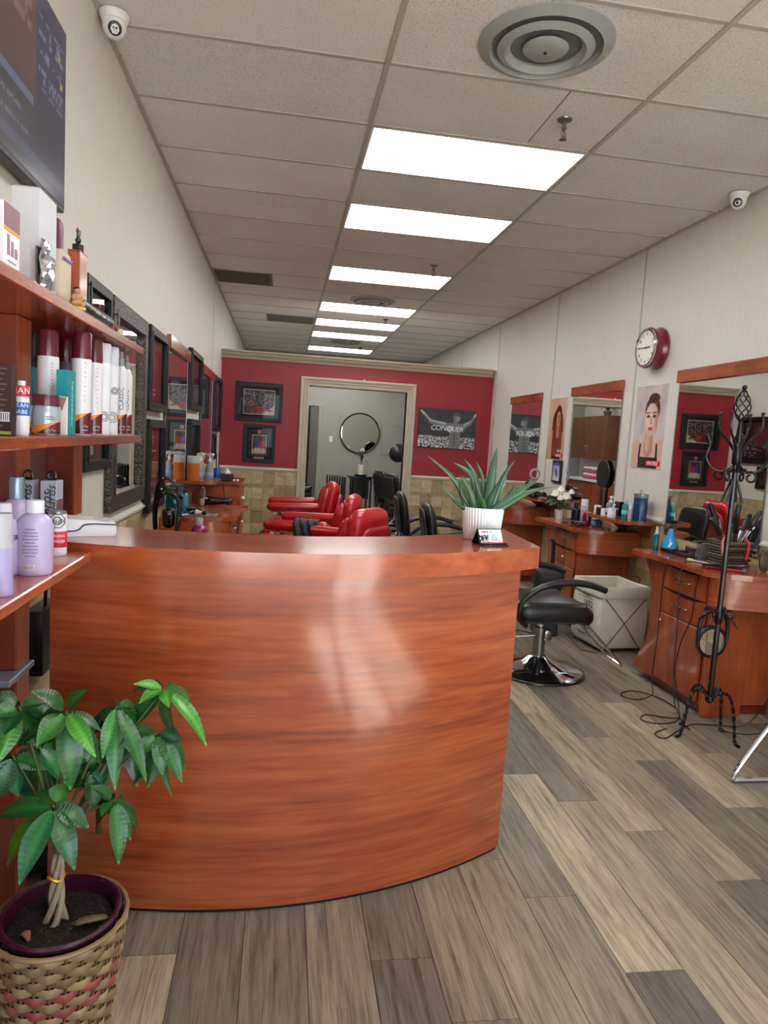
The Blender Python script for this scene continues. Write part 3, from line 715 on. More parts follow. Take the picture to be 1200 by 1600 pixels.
# the two on the red wall
frame_thing('framed_photo', 'black framed wide photo of a crowded sports court, upper on the red wall', 'picture', (-.322, YP, 1.81), 0, .60, .50, .045, .03, BLK, photo(court_fn, 0, 0, .385, .305))
def team_in(t, W, H):
    m = MB(); m.box(-.125, .125, -.0095, -.008, -.155, .165); m.build('inner_border', plain((120, 110, 90), .5), t, smooth=False); m = MB(); m.box(-.12, .12, -.0102, -.008, -.15, .16); m.build('inner_mat', plain((18, 20, 22), .7), t, smooth=False)
    m = MB(); m.box(-.095, .095, -.0110, -.008, -.135, .115); m.build('photo_border', plain((190, 170, 130), .5), t, smooth=False)
    print_mesh('photo', .17, .23, 44, 60, team_fn, M['print'], None, (0, -.0118, -.01), t)
    m = MB(); m.box(-.025, .025, -.0115, -.008, .13, .18); m.build('emblem', plain((170, 40, 44), .5), t, smooth=False)
    m = MB(); m.box(-.018, .018, -.0120, -.0114, .137, .173); m.build('emblem_ring', plain((210, 190, 180), .5), t, smooth=False); m = MB(); m.box(-.012, .012, -.0125, -.0119, .143, .167); m.build('emblem_core', plain((170, 40, 44), .5), t, smooth=False)
    m = MB(); m.box(-.065, .065, -.0105, -.008, -.198, -.172); m.build('name_plate', plain((150, 132, 96), .4, metal=.5), t, smooth=False)
frame_thing('framed_photo', 'black framed team photo with red emblem, lower on the red wall', 'picture', (-.30, YP, 1.275), 0, .41, .495, .045, .03, BLK, team_in)

# wide black and white canvas
def conquer_fn(u, v):
    a = .79/.52; im = canvas(u, (24, 25, 27)); im = over(im, (speck(u, v, 60, 40, 3) > .965)*(v > .4), (84, 86, 88)); im = over(im, (vnoise(u, v, 9, 6, 2)-.5)*.7, (50, 51, 53))
    cr_ = (speck(u, v, 64, 40, 12) > .45)*(v < .27+.06*vnoise(u, v, 22, 2, 8)); im = over(im, cr_*1., (206, 207, 208)); im = over(im, (speck(u, v, 50, 34, 17) > .72)*(v < .30)*1., (120, 121, 122))
    sk, hi, sh = (116, 117, 119), (186, 187, 188), (56, 57, 59)
    im = over(im, cap(u, v, .64, .0, .64, .42, .15, .15, a, .02), sk)                     # trunk
    im = over(im, cap(u, v, .52, .56, .76, .56, .09, .09, a, .02), sk)                     # shoulders
    im = over(im, cap(u, v, .50, .58, .22, .66, .075, .05, a, .02), sk); im = over(im, cap(u, v, .22, .66, .08, .86, .045, .03, a, .02), sk)
    im = over(im, cap(u, v, .78, .57, .90, .68, .07, .045, a, .02), sk); im = over(im, cap(u, v, .90, .68, .965, .84, .04, .03, a, .02), sk)
    im = over(im, cap(u, v, .03, .93, .08, .87, .02, .03, a, .01), hi); im = over(im, cap(u, v, .97, .86, .99, .92, .03, .02, a, .01), hi)
    im = over(im, cap(u, v, .46, .63, .20, .70, .03, .018, a, .03), hi); im = over(im, cap(u, v, .20, .70, .09, .87, .015, .012, a, .03), hi); im = over(im, cap(u, v, .80, .62, .89, .72, .025, .018, a, .03), hi)
    im = over(im, ell(u, v, .55, .50, .07, .08, .6), hi); im = over(im, ell(u, v, .70, .50, .07, .08, .6), (120, 121, 122))
    for k in range(3): im = over(im, cap(u, v, .58, .34-.09*k, .70, .34-.09*k, .004, .004, a, .02), sh)
    im = over(im, cap(u, v, .635, .05, .635, .42, .006, .006, a, .02), sh); im = over(im, cap(u, v, .645, .62, .65, .72, .055, .055, a, .02), sk)
    im = over(im, ell(u, v, .66, .80, .062, .115, .2), sk); im = over(im, ell(u, v, .685, .77, .035, .07, .5), (140, 141, 142)); im = over(im, ell(u, v, .645, .895, .062, .05, .3), (70, 71, 72))
    im = over(im, ell(u, v, .70, .84, .018, .015, .5), sh); return im
t = thing('wall_canvas', 'black and white canvas of a bare-chested athlete, arms spread, reading CONQUER', 'poster', (2.19, YP, 1.622), 0)
m = MB(); m.bev(-.395, .395, -.03, -.001, -.26, .26, .002); m.build('canvas_block', plain((24, 24, 26), .7), t, smooth=False)
print_mesh('printed_face', .788, .518, 170, 112, conquer_fn, M['print'], None, (0, -.0308, 0), t)
text('CONQUER', .098, plain((240, 240, 240), .5), t, (.0, -.0318, .0), RY(.02), shear=.15, space=.92)
# ---- pictures on the left wall
def gallery(yc, zc): return (XL, yc, zc)
def montage(t, W, H):
    for (cx, cz, w_, h_, fn) in ((-.06, -.26, .10, .14, team_fn), (.07, -.27, .10, .16, jersey_fn), (0, .12, .22, .30, dark_fn)):
        print_mesh('photo', w_, h_, 24, 30, fn, M['print'], None, (cx, -.009, cz), t)
frame_thing('picture_frame', 'tall black picture frame partly hidden behind the product shelves', 'picture', gallery(3.135, 1.61), RZL, .40, .79, .045, .03, BLK, montage, None, True, (40, 36, 36))
# large mirror with a hammered pewter frame
s = NT('hammered_pewter'); vo = s.add('ShaderNodeTexVoronoi'); vo.inputs['Scale'].default_value = 75.; s.link(s.coord(), vo.inputs['Vector'])
s.link(s.ramp(vo.outputs['Distance'], [(0., lin((120, 114, 104))), (.6, lin((70, 64, 58)))]), s.b.inputs['Base Color']); s.set(rough=.42, metal=.55); s.bump(vo.outputs['Distance'], .8, .006); M['pewter'] = s.m
def glass_in(name='mirror_glass'):
    def go(t, W, H): m = MB(); m.box(-W/2, W/2, -.0125, -.008, -H/2, H/2); m.build(name, M['mirror'], t, smooth=False)
    return go
frame_thing('framed_mirror', 'large wall mirror in a hammered pewter frame behind the shelf ends', 'mirror', gallery(3.745, 1.50), RZL, .80, 1.0, .085, .035, M['pewter'], glass_in(), None, False, (60, 60, 60))
def jersey_in(t, W, H):
    m = MB(); m.box(-W/2+.02, W/2-.02, -.0092, -.008, -H/2+.02, H/2-.02); m.build('inner_mat', plain((120, 26, 32), .7), t, smooth=False)
    print_mesh('photo', W-.16, H-.12, 40, 48, jersey_fn, M['print'], None, (0, -.010, .02), t)
    for k in range(2): m = MB(); m.box(-.04, .04, -.0104, -.009, -H/2+.05+.03*k, -H/2+.056+.03*k); m.build('caption_line', M['white'], t, smooth=False)
frame_thing('framed_jersey', 'black framed red jersey print beside the hammered mirror, upper one', 'picture', gallery(4.50, 1.755), RZL, .62, .49, .05, .045, BLK, jersey_in)
def jersey2_in(t, W, H):
    m = MB(); m.box(-W/2+.02, W/2-.02, -.0092, -.008, -H/2+.02, H/2-.02); m.build('inner_mat', plain((128, 26, 34), .7), t, smooth=False)
    m = MB(); m.box(-.11, .11, -.0100, -.009, -.22, .09); m.build('photo_border', M['white_trim'], t, smooth=False); print_mesh('photo', .20, .29, 30, 40, jersey_fn, M['print'], None, (0, -.0106, -.065), t)
    m = MB(); m.box(-.006, .006, -.0100, -.009, .12, .22); m.box(-.035, .035, -.0100, -.009, .165, .172); m.build('emblem', M['white'], t, smooth=False)
frame_thing('framed_jersey', 'black framed red print below the jersey print, above the blue jar', 'picture', gallery(4.50, 1.18), RZL, .58, .56, .05, .045, BLK, jersey2_in)
frame_thing('framed_photo', 'black framed dark red portrait between the two left station mirrors, upper one', 'picture', gallery(6.43, 1.835), RZL, .80, .51, .05, .04, BLK, photo(dark_fn, 0, 0, .58, .36, (70, 50, 50)))
frame_thing('framed_photo', 'black framed dark print below the portrait between the left station mirrors', 'picture', gallery(6.42, 1.24), RZL, .68, .52, .05, .04, BLK, photo(dark_fn, 0, 0, .46, .38, (60, 60, 64)))
frame_thing('framed_photo', 'black framed picture on the left wall nearest the red partition', 'picture', gallery(8.55, 1.72), RZL, .82, .64, .05, .04, BLK, photo(dark_fn, 0, 0, .60, .46, (90, 40, 44)))
frame_thing('framed_photo', 'small black frame low on the left wall by the blue cup', 'picture', gallery(8.35, 1.22), RZL, .36, .30, .04, .03, BLK, photo(dark_fn, 0, 0, .24, .18, (110, 100, 90)))

# ---- styling station mirrors: glass with a cherry header board
def station_mirror(x, yc, rz, label, W=1.0, z0=.86, z1=2.04, hh=.09):
    t = thing('station_mirror', label, 'mirror', (x, yc, z0), rz, 'wall mirrors above the styling stations'); H = z1-z0
    m = MB(); m.box(-W/2, W/2, -.008, -.001, 0, H-hh); m.build('mirror_glass', M['mirror'], t, smooth=False)
    m = MB(); m.bev(-W/2-.01, W/2+.01, -.032, -.001, H-hh, H, .004); m.build('header_board', M['cherry_x'], t, smooth=False)
    m = MB(); m.box(-W/2-.006, -W/2, -.009, -.001, 0, H-hh); m.build('edge_channel', M['steel'], t, smooth=False); m = MB(); m.box(W/2, W/2+.006, -.009, -.001, 0, H-hh); m.build('edge_channel', M['steel'], t, smooth=False)
station_mirror(XR, 4.15, RZR, 'station mirror with cherry header behind the coat rack')
station_mirror(XR, 5.99, RZR, 'station mirror with cherry header between the two portrait posters')
station_mirror(XR, 7.82, RZR, 'farthest right wall station mirror, reflecting the CONQUER canvas')
station_mirror(XL+.012, 5.40, RZL, 'left wall station mirror with cherry header after the jersey prints', z0=.95)
station_mirror(XL+.012, 7.43, RZL, 'farther left wall station mirror with cherry header', z0=.95)

# ---- salon posters on the right wall
def model_a(u, v):      # pale portrait, dark hair pulled up, black straps
    a = .47/.64; im = canvas(u, (196, 184, 184)); im = over(im, vnoise(u, v, 4, 6, 3)*.8-.1, (222, 214, 214)); im = over(im, (vnoise(u, v, 7, 9, 9)-.55)*1.4, (160, 146, 150))
    sk, sh, hi = (218, 178, 156), (186, 140, 118), (238, 208, 190)
    im = over(im, cap(u, v, .28, .0, .16, .22, .12, .13, a, .02), sk); im = over(im, cap(u, v, .76, .0, .86, .22, .12, .13, a, .02), sk); im = over(im, cap(u, v, .22, .22, .80, .22, .08, .08, a, .02), sk); im = over(im, rect(u, v, .24, .82, 0, .26), sk)
    im = over(im, cap(u, v, .53, .24, .54, .46, .105, .085, a, .02), sh); im = over(im, cap(u, v, .49, .24, .50, .42, .05, .05, a, .06), sk)
    im = over(im, ell(u, v, .57, .70, .235, .165, .1), (58, 40, 34)); im = over(im, ell(u, v, .60, .84, .17, .06, .2), (58, 40, 34)); im = over(im, (speck(u, v, 34, 50, 6) > .75)*np.clip(ell(u, v, .58, .80, .22, .10, .5), 0, 1), (104, 76, 60))
    im = over(im, ell(u, v, .55, .60, .205, .185, .08), sk); im = over(im, ell(u, v, .55, .50, .15, .12, .2), sk); im = over(im, ell(u, v, .49, .60, .12, .14, .8), hi); im = over(im, ell(u, v, .73, .58, .04, .13, .8), sh)
    for x in (.455, .645):
        im = over(im, ell(u, v, x, .625, .055, .019, .4), (110, 72, 62)); im = over(im, ell(u, v, x, .623, .024, .015, .4), (40, 30, 30)); im = over(im, cap(u, v, x-.06, .665, x+.06, .672, .008, .006, a, .006), (80, 54, 46))
    im = over(im, cap(u, v, .555, .62, .55, .545, .008, .022, a, .02), sh); im = over(im, ell(u, v, .55, .475, .072, .024, .3), (196, 88, 86)); im = over(im, cap(u, v, .48, .477, .62, .477, .0025, .0025, a, .006), (120, 46, 50))
    im = over(im, rect(u, v, .22, .86, -.1, .13), (20, 18, 20)); im = over(im, cap(u, v, .25, .10, .27, .28, .022, .018, a, .01), (20, 18, 20)); im = over(im, cap(u, v, .82, .10, .80, .28, .022, .018, a, .01), (20, 18, 20))
    im = over(im, ((u < .23)|(u > .87))*(v < .12)*1., sk); im = over(im, rect(u, v, .50, .96, .03, .09), (206, 38, 40)); return im
def model_b(u, v):      # warm portrait, long copper hair
    a = .46/.63; im = canvas(u, (206, 166, 140)); im = over(im, vnoise(u, v, 3, 5, 3)*.8-.1, (226, 196, 172)); im = over(im, (.35-v)*1.5, (150, 90, 66))
    sk = (206, 150, 124)
    im = over(im, cap(u, v, .52, .62, .45, .30, .20, .17, a, .03), (78, 30, 24)); im = over(im, cap(u, v, .62, .6, .72, .22, .16, .14, a, .03), (92, 36, 26)); im = over(im, ell(u, v, .56, .74, .17, .14, .1), (52, 24, 22))
    im = over(im, cap(u, v, .20, .0, .26, .38, .10, .10, a, .02), sk); im = over(im, cap(u, v, .88, .0, .82, .36, .09, .09, a, .02), sk); im = over(im, rect(u, v, .30, .80, 0, .38), (34, 24, 28))
    im = over(im, cap(u, v, .42, .12, .45, .5, .10, .12, a, .03), (120, 46, 34)); im = over(im, cap(u, v, .72, .12, .68, .5, .09, .10, a, .03), (130, 52, 36)); im = over(im, cap(u, v, .57, .40, .57, .58, .06, .06, a, .02), (180, 124, 100))
    im = over(im, ell(u, v, .565, .66, .11, .12, .1), sk); im = over(im, ell(u, v, .60, .65, .04, .09, .8), (178, 118, 98))
    for x in (.52, .61): im = over(im, ell(u, v, x, .685, .026, .012, .4), (50, 28, 26)); im = over(im, cap(u, v, x-.03, .71, x+.03, .712, .004, .004, a, .006), (60, 32, 28))
    im = over(im, cap(u, v, .565, .68, .562, .635, .004, .01, a, .02), (170, 110, 92)); im = over(im, ell(u, v, .565, .60, .036, .012, .3), (150, 50, 50))
    im = over(im, rect(u, v, .48, .95, .035, .085), (206, 38, 40)); im = over(im, rect(u, v, .60, .92, .12, .16)*(speck(u, v, 40, 60, 4) > .4), (220, 206, 196)); return im
def poster(name, label, yc, zc, W, H, fn, words, tx, tz, ts):
    t = thing(name, label, 'poster', (XR, yc, zc), RZR)
    m = MB(); m.box(-W/2, W/2, -.006, -.001, -H/2, H/2); m.build('backing', M['white'], t, smooth=False)
    print_mesh('printed_face', W-.004, H-.004, 110, 150, fn, M['gloss_print'], None, (0, -.0066, 0), t)
    text(words, ts, M['white'], t, (tx, -.0074, tz))
poster('salon_poster', 'pale portrait poster of a model in black straps, reading MATRIX, below the clock', 5.02, 1.645, .455, .64, model_a, 'MATRIX', .103, -.280, .042)
poster('salon_poster', 'warm toned poster of a model with long copper hair between two mirrors', 6.845, 1.645, .46, .63, model_b, 'MATRIX', .10, -.277, .036)
frame_thing('framed_photo', 'small black framed picture on the right wall past the coat rack, at the frame edge', 'picture', (XR, 3.30, 1.60), RZR, .44, .40, .04, .03, BLK, photo(team_fn, 0, 0, .24, .24, (60, 120, 100)))

# ---- wall clock
t = thing('wall_clock', 'round wall clock with white dial and deep maroon case', 'clock', (XR, 5.0, 2.235), RZR)
R = RX(PI/2); mar = plain((104, 16, 34), .25, coat=.4)
m = MB(); m.lathe([(.150, .002), (.158, .006), (.160, .012), (.155, .025), (.145, .045), (.143, .06), (.150, .075), (.152, .095), (.146, .102)], 40, (0, 0, 0), R); m.build('case', mar, t)
m = MB(); m.lathe([(.146, .100), (.147, .112), (.140, .118), (.130, .114), (.129, .104)], 40, (0, 0, 0), R, cap=False); m.build('bezel', M['chrome'], t)
m = MB(); m.lathe([(0, .105), (.131, .105), (.131, .102), (0, .102)], 40, (0, 0, 0), R); m.build('dial', plain((236, 230, 216), .5), t)
for h_ in range(1, 13):
    a = PI/2-h_*PI/6; text(str(h_), .034, plain((40, 26, 30), .5), t, (.104*math.cos(a), -.1062, .104*math.sin(a)), name='numeral')
for nm, L_, w_, ang in (('hour_hand', .062, .006, 2.95), ('minute_hand', .095, .004, 9.1)):
    a = PI/2-ang*PI/6; m = MB(); m.cbox((L_*.4*math.cos(a), -.1085 if nm[0] == 'h' else -.110, L_*.4*math.sin(a)), (L_*1.2, .0012, w_*1.6), RY(-a)); m.build(nm, M['black'], t, smooth=False)
m = MB(); m.lathe([(0, .112), (.007, .112), (.007, .105)], 10, (0, 0, 0), R); m.build('hub', M['black'], t)
# ================================================================== STYLING STATIONS
def lens(y0, y1, z, h, n=10):   # scooped gap outline
    return [(y0+(y1-y0)*i/n, z-h*math.sin(PI*i/n)) for i in range(n+1)]
def station(label, loc, left=False, drawers=2, group=None):
    """cabinet with drawers, shaped wing and bowed apron; local -x into the room (mirrored on the left wall)"""
    t = thing('styling_station', label, 'cabinet', loc, 0, group or 'cherry styling station cabinets')
    B = lambda: MB(flipx=left); D = -.46; T = .82
    m = B(); m.bev(D+.02, -.001, .0, .60, .06, T-.032, .003); m.build('carcass', M['cherry_v'], t, smooth=False)
    m = B(); m.bev(D+.05, -.001, .02, .58, 0, .06, .002); m.build('toe_base', M['dark_cherry'], t, smooth=False)
    # top slab with wing and bowed end
    arcp = [(D-.04, 0), (D-.02, -.045), (D+.06, -.095), (D+.16, -.13), (-.15, -.16), (0-.001, -.17)]
    out = [(D-.04, .44), (D-.075, .60), (D-.085, .70), (D-.05, .735), (-.2, .76), (-.001, .76)]
    m = B(); m.prism([p for p in out[::-1]][::-1][::-1]+arcp if False else (arcp+out[::-1]), T-.03, T, 'z'); m.build('worktop', M['cherry_y'], t, smooth=False)
    # bowed apron on the near end
    a2 = [(p[0]+.012 if i == 0 else p[0], p[1]+.008) for i, p in enumerate(arcp)]; a2[0] = (D, .0); a2[1] = (D+.0, -.035)
    inn = [(p[0]+.016, p[1]+.018) for p in a2]
    inn = [(min(x, -.002), y) for x, y in inn]; ap = cr([(x, y, 0) for x, y in a2], 4); ai = cr([(x, y, 0) for x, y in inn], 4)
    m = B(); m.prism([(p.x, p.y) for p in ap]+[(p.x, p.y) for p in reversed(ai)], .63, T-.032, 'z'); m.build('bowed_apron', M['cherry_h'], t, ang=40)
    m = B(); m.bev(D+.02, D+.26, -.018, 0., .0, .63, .002); m.build('end_panel', M['cherry_v'], t, smooth=False)
    # drawers: fronts proud of the carcass with a scooped top edge
    y0, y1 = .02, .45; zt = T-.036; hs = [.15, .15]
    for k in range(drawers):
        z1 = zt-sum(hs[:k]); z0 = z1-hs[k]+.004
        m = B(); pl = lens(y0, y1, z1, .022)+[(y1, z0), (y0, z0)]; m.prism(pl, D, D+.02, 'x'); d = m.build('drawer', M['cherry_v'], t, smooth=False)
        m = B(); yc, zc = (y0+y1)/2, (z0+z1)/2; m.tube(cr([(D, yc-.07, zc), (D-.022, yc-.06, zc), (D-.026, yc, zc), (D-.022, yc+.06, zc), (D, yc+.07, zc)], 4), .0045, 7); m.build('handle', M['chrome'], d)
    zd = zt-sum(hs[:drawers])
    m = B(); m.bev(D, D+.02, y0, y1, .075, zd-.004, .003); d = m.build('door', M['cherry_v'], t, smooth=False)
    m = B(); m.ball((D-.012, y1-.03, zd-.05), .012, 10); m.build('knob', M['chrome'], d)
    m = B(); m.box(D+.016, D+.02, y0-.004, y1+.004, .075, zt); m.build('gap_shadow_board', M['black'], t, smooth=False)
    # shaped wing panel facing the room
    ed = cr([(.0, .70, .06), (.0, .64, .16), (.0, .57, .28), (.0, .545, .42), (.0, .555, .56), (.0, .60, .68), (.0, .66, .77)], 5)
    poly = [(p.y, p.z) for p in ed]+[(.66, T-.032), (.45, T-.032), (.45, .06)]
    m = B(); m.prism(poly, D-.002, D+.016, 'x'); m.build('shaped_wing', M['cherry_v'], t, ang=30)
    m = B(); m.prism([(p.y, p.z) for p in ed]+[(p.y-.016, p.z) for p in reversed(ed)], D+.016, -.05, 'x'); m.build('wing_return', M['cherry_v'], t, ang=30)
    return t
station('nearest right station cabinet, with the hand mirror and cords hanging on it', (XR-.006, 3.40, 0))
station('right station cabinet behind the white hamper, white flowers on top', (XR-.006, 5.13, 0))
station('farthest right station cabinet, half hidden by the aloe leaves', (XR-.006, 7.00, 0))
station('left station cabinet with a striped mat and hair clippers on top', (XL+.016, 4.95, 0), True)
# tall end cabinet on the left by the partition
t = thing('side_cabinet', 'tall cherry cabinet end on the left with cords dangling down it', 'cabinet', (XL+.014, 6.5, 0))
m = MB(); m.bev(.001, .42, 0, .62, .0, .92, .003); m.build('carcass', M['cherry_v'], t, smooth=False)
m = MB(); m.bev(.001, .44, -.02, .64, .92, .95, .004); m.build('worktop', M['cherry_y'], t, smooth=False)
for k in range(3):
    m = MB(); m.bev(.42, .436, .02, .60, .66-.24*k, .88-.24*k, .003); d = m.build('drawer', M['cherry_v'], t, smooth=False)
    m = MB(); m.tube(cr([(.436, .24, .78-.24*k), (.458, .25, .78-.24*k), (.458, .37, .78-.24*k), (.436, .38, .78-.24*k)], 4), .0045, 6); m.build('handle', M['chrome'], d)
# low wall shelves between the mirrors
def wall_shelf(label, x0, x1, y0, y1, z, rnd_near=True):
    left = x0 < 0; t = thing('wall_shelf', label, 'shelf', (XL if left else XR, (y0+y1)/2, z), 0, 'low wall shelves between mirrors'); d = x1-x0; h = (y1-y0)/2
    P = cr([(0, -h, 0), (-d*.7, -h, 0), (-d*.95, -h+.04, 0), (-d, -h+.14, 0), (-d, h-.14, 0), (-d*.95, h-.04, 0), (-d*.7, h, 0), (0, h, 0)], 5)
    m = MB(flipx=left); m.prism([(p.x-.001, p.y) for p in reversed(P)], -.026, 0, 'z'); m.build('board', M['cherry_y'], t, smooth=False)
    for y in (-h*.6, h*.6):
        m = MB(flipx=left); m.prism([(-.001, -.027), (-d*.6, -.027), (-.001, -.14)][::1], y-.008, y+.008, 'y') if False else m.add([(-.001, y-.008, -.027), (-d*.6, y-.008, -.027), (-.001, y-.008, -.14), (-.001, y+.008, -.027), (-d*.6, y+.008, -.027), (-.001, y+.008, -.14)], [(0, 2, 1), (3, 4, 5), (0, 1, 4, 3), (1, 2, 5, 4), (2, 0, 3, 5)]); m.build('bracket', M['dark_cherry'], t, smooth=False)
wall_shelf('low cherry wall shelf under the MATRIX poster, crowded with bottles and blue jar', 2.49, XR, 4.74, 5.36, .93)
wall_shelf('low cherry wall shelf under the copper hair poster, heaped with black hair tools', 2.49, XR, 6.52, 7.25, .93)
wall_shelf('low cherry wall shelf on the left holding the orange jar and spray bottles', XL, -.53, 5.92, 6.45, .985)

# ================================================================== STYLING CHAIRS (black)
def styling_chair(label, loc, rotz):
    """faces +x"""
    t = thing('styling_chair', label, 'chair', loc, rotz, 'black salon styling chairs'); z0 = -.05
    m = MB(); m.lathe([(.30, 0), (.305, .006), (.30, .014), (.285, .02)], 40); m.build('base_rim', M['black_gloss'], t)
    m = MB(); m.lathe([(.288, .018), (.27, .028), (.18, .05), (.10, .072), (.06, .098), (.05, .104), (.0, .105)], 40); m.build('base_dome', M['chrome'], t)
    m = MB(); m.lathe([(.038, .10), (.038, .26), (.042, .262), (.042, .29), (.03, .292)], 20); m.build('pump', M['steel'], t)
    m = MB(); m.lathe([(.022, .29), (.022, .37)], 16); m.build('piston', M['chrome'], t)
    m = MB(); m.bev(.02, .075, -.03, .03, .205, .275, .01, 2); m.build('pump_bracket', M['steel'], t)
    m = MB(); m.tube(cr([(-.03, .02, .235), (-.12, .08, .24), (-.22, .12, .225), (-.27, .10, .215), (-.24, .03, .215), (-.12, .0, .225), (-.03, -.01, .235)], 4), .0045, 6); m.build('pump_lever', M['steel'], t)
    m = MB(); m.bev(-.17, .17, -.15, .15, .345, .37, .006); m.build('seat_plate', M['black'], t)
    # cushion: wedge with a dropped front
    m = MB(); m.rbox((.0, 0, .425), (.52, .50, .125), (.09, .07, .05), 4)
    m.v = [(x, y, z+(.018*math.cos(x*6) if z > .42 else 0)+(-.02 if x > .2 else 0)) for x, y, z in m.v]; m.build('seat', M['vinyl'], t)
    m = MB(); m.rbox((0, 0, 0), (.10, .46, .46), (.045, .11, .12), 4); m2 = MB(); m2.put(m, (-.30, 0, .69), RY(-.16)); b = m2.build('backrest', M['vinyl'], t)
    m = MB(); m.rbox((0, 0, 0), (.03, .40, .36), (.012, .08, .08), 3); m2 = MB(); m2.put(m, (-.352, 0, .69), RY(-.16)); m2.build('back_shell', plain((26, 26, 27), .45), b)
    m = MB(); m.bev(-.33, -.10, -.04, .04, .355, .38, .006); m.build('back_bracket', M['black'], t)
    for s_ in (-1, 1):
        P = cr([(-.20, s_*.25, .36), (-.26, s_*.285, .42), (-.25, s_*.295, .52), (-.15, s_*.30, .605), (.0, s_*.30, .64), (.15, s_*.30, .635), (.27, s_*.295, .60)], 6)
        n = len(P); m = MB(); m.tube(P, [.016+.006*min(1, max(0, (i/n-.35)*4)) for i in range(n)], 10); m.build('armrest', M['vinyl'], t)
    m = MB()
    for s_ in (-1, 1): m.tube(cr([(.18, s_*.10, .355), (.26, s_*.10, .34), (.31, s_*.10, .29), (.53, s_*.095, .075)], 5), .009, 8)
    m.tube([(.53, -.095, .075), (.545, -.08, .06), (.545, .08, .06), (.53, .095, .075)], .009, 8); m.build('footrest', M['chrome'], t)
    return t
sc = styling_chair('black styling chair on a chrome round base beside the counter end', (1.69, 4.13, 0), .02)
dup(sc, 'black styling chair behind the counter, in front of the aloe pot', (1.56, 5.62, 0), -.1)
dup(sc, 'black styling chair beyond the counter, left of the aloe, by the door casing', (1.52, 6.75, 0), -.05)

# ================================================================== BARBER CHAIRS (red)
def barber_chair(label, loc, rotz):
    """faces -x"""
    t = thing('barber_chair', label, 'chair', loc, rotz, 'red barber chairs')
    m = MB(); m.lathe([(.32, 0), (.325, .008), (.31, .02), (.20, .04), (.10, .07), (.07, .12)], 40); m.build('base', M['chrome'], t)
    m = MB(); m.lathe([(.065, .08), (.065, .34), (.11, .36), (.11, .40)], 24); m.build('column', M['chrome'], t)
    m = MB(); m.tube(cr([(.05, .08, .3), (.12, .2, .3), (.14, .32, .42)], 5), .01, 8); m.build('lever', M['chrome'], t)
    m = MB(); m.rbox((-.02, 0, .475), (.56, .50, .15), (.08, .06, .06), 4); se = m.build('seat', M['red_vinyl'], t)
    m = MB(); m.bev(-.28, .24, -.23, .23, .385, .405, .006); m.build('seat_frame', M['chrome'], t)
    def padded(d, c, rot, r):   # pad with a soft crown
        m = MB(); m.rbox((0, 0, 0), d, r, 5); o = MB(); o.put(m, c, rot); return o
    padded((.16, .46, .50), (.315, 0, .70), RY(.2), (.075, .12, .10)).build('backrest', M['red_vinyl'], t)
    for s_ in (-1, 1): padded((.10, .10, .42), (.245, s_*.175, .675), RY(.2), (.045, .045, .10)).build('side_bolster', M['red_vinyl'], t)
    padded((.07, .43, .38), (.385, 0, .64), RY(.2), (.025, .1, .1)).build('back_shell', plain((150, 14, 22), .3, coat=.3), t)
    for s_ in (-1, 1):
        a = padded((.54, .105, .085), (-.06, s_*.325, .69), RY(-.02), (.05, .045, .04)).build('armrest', M['red_vinyl'], t)
        m = MB(); m.bev(-.28, .16, s_*.325-.03, s_*.325+.03, .632, .65, .005); m.build('arm_rail', M['chrome'], a)
        m = MB(); m.prism([(.635, .18), (.635, .08), (.54, .06), (.41, .10), (.41, .20), (.54, .17)], s_*.325-.012, s_*.325+.012, 'y'); m.build('arm_bracket', M['chrome'], a, smooth=False)
        m = MB(); m.lathe([(0, -.008), (.022, -.008), (.026, .0), (.022, .008), (0, .008)], 16, (-.20, s_*(.325+.032), .62), RX(PI/2)); m.build('bolt', M['chrome'], a)
    m = MB()
    for s_ in (-1, 1): m.tube(cr([(-.24, s_*.15, .40), (-.38, s_*.15, .36), (-.44, s_*.15, .24), (-.50, s_*.15, .16)], 5), .013, 8)
    m.build('footrest_frame', M['chrome'], t)
    m = MB(); m.rbox((0, 0, 0), (.05, .38, .22), .02, 3); m2 = MB(); m2.put(m, (-.49, 0, .20), RY(-.6)); m2.build('footrest', M['red_vinyl'], t)
    m = MB(); m.rbox((-.33, 0, .37), (.06, .46, .16), .028, 3); m.build('leg_pad', M['red_vinyl'], t)
    return t
bc = barber_chair('nearest red barber chair, turned away behind the counter', (.33, 4.90, 0), -.62)
c2 = dup(bc, 'middle red barber chair with a grey cape over its arm', (.27, 5.85, 0), -.22)
dup(bc, 'farthest red barber chair, in front of the opening, both arms showing', (.20, 7.35, 0), .0)
# grey cape over the arm of the middle chair
capem = plain((64, 62, 66), .8, var=.15)
def drape(W, Lh, hw, n=16, k=9, amp=.012, seed=1):
    """cloth hung over a bar that runs along x, both sides falling"""
    m = MB(); r_ = random.Random(seed); V_ = []; F = []
    for i in range(n+1):
        x = -W/2+W*i/n; s0 = r_.uniform(-.3, .3)
        for j in range(2*k+1):
            q = (j-k)/k; a = min(1, abs(q)*2.2); y = math.copysign(min(abs(q)*2.2, 1)*hw, q); z = -max(0, abs(q)-.35)/.65*Lh*(1+.12*math.sin(i*.9+s0)); z -= .01*a
            V_.append((x, y+amp*math.sin(i*1.3+j*.7)*a, z+.004*math.sin(i*2.1)))
    for i in range(n):
        for j in range(2*k): b = i*(2*k+1)+j; F.append((b, b+1, b+2*k+2, b+2*k+1))
    return m.add(V_, F)
m = drape(.20, .13, .072); o = m.build('grey_cape', capem); sm = o.modifiers.new('thick', 'SOLIDIFY'); sm.thickness = .004
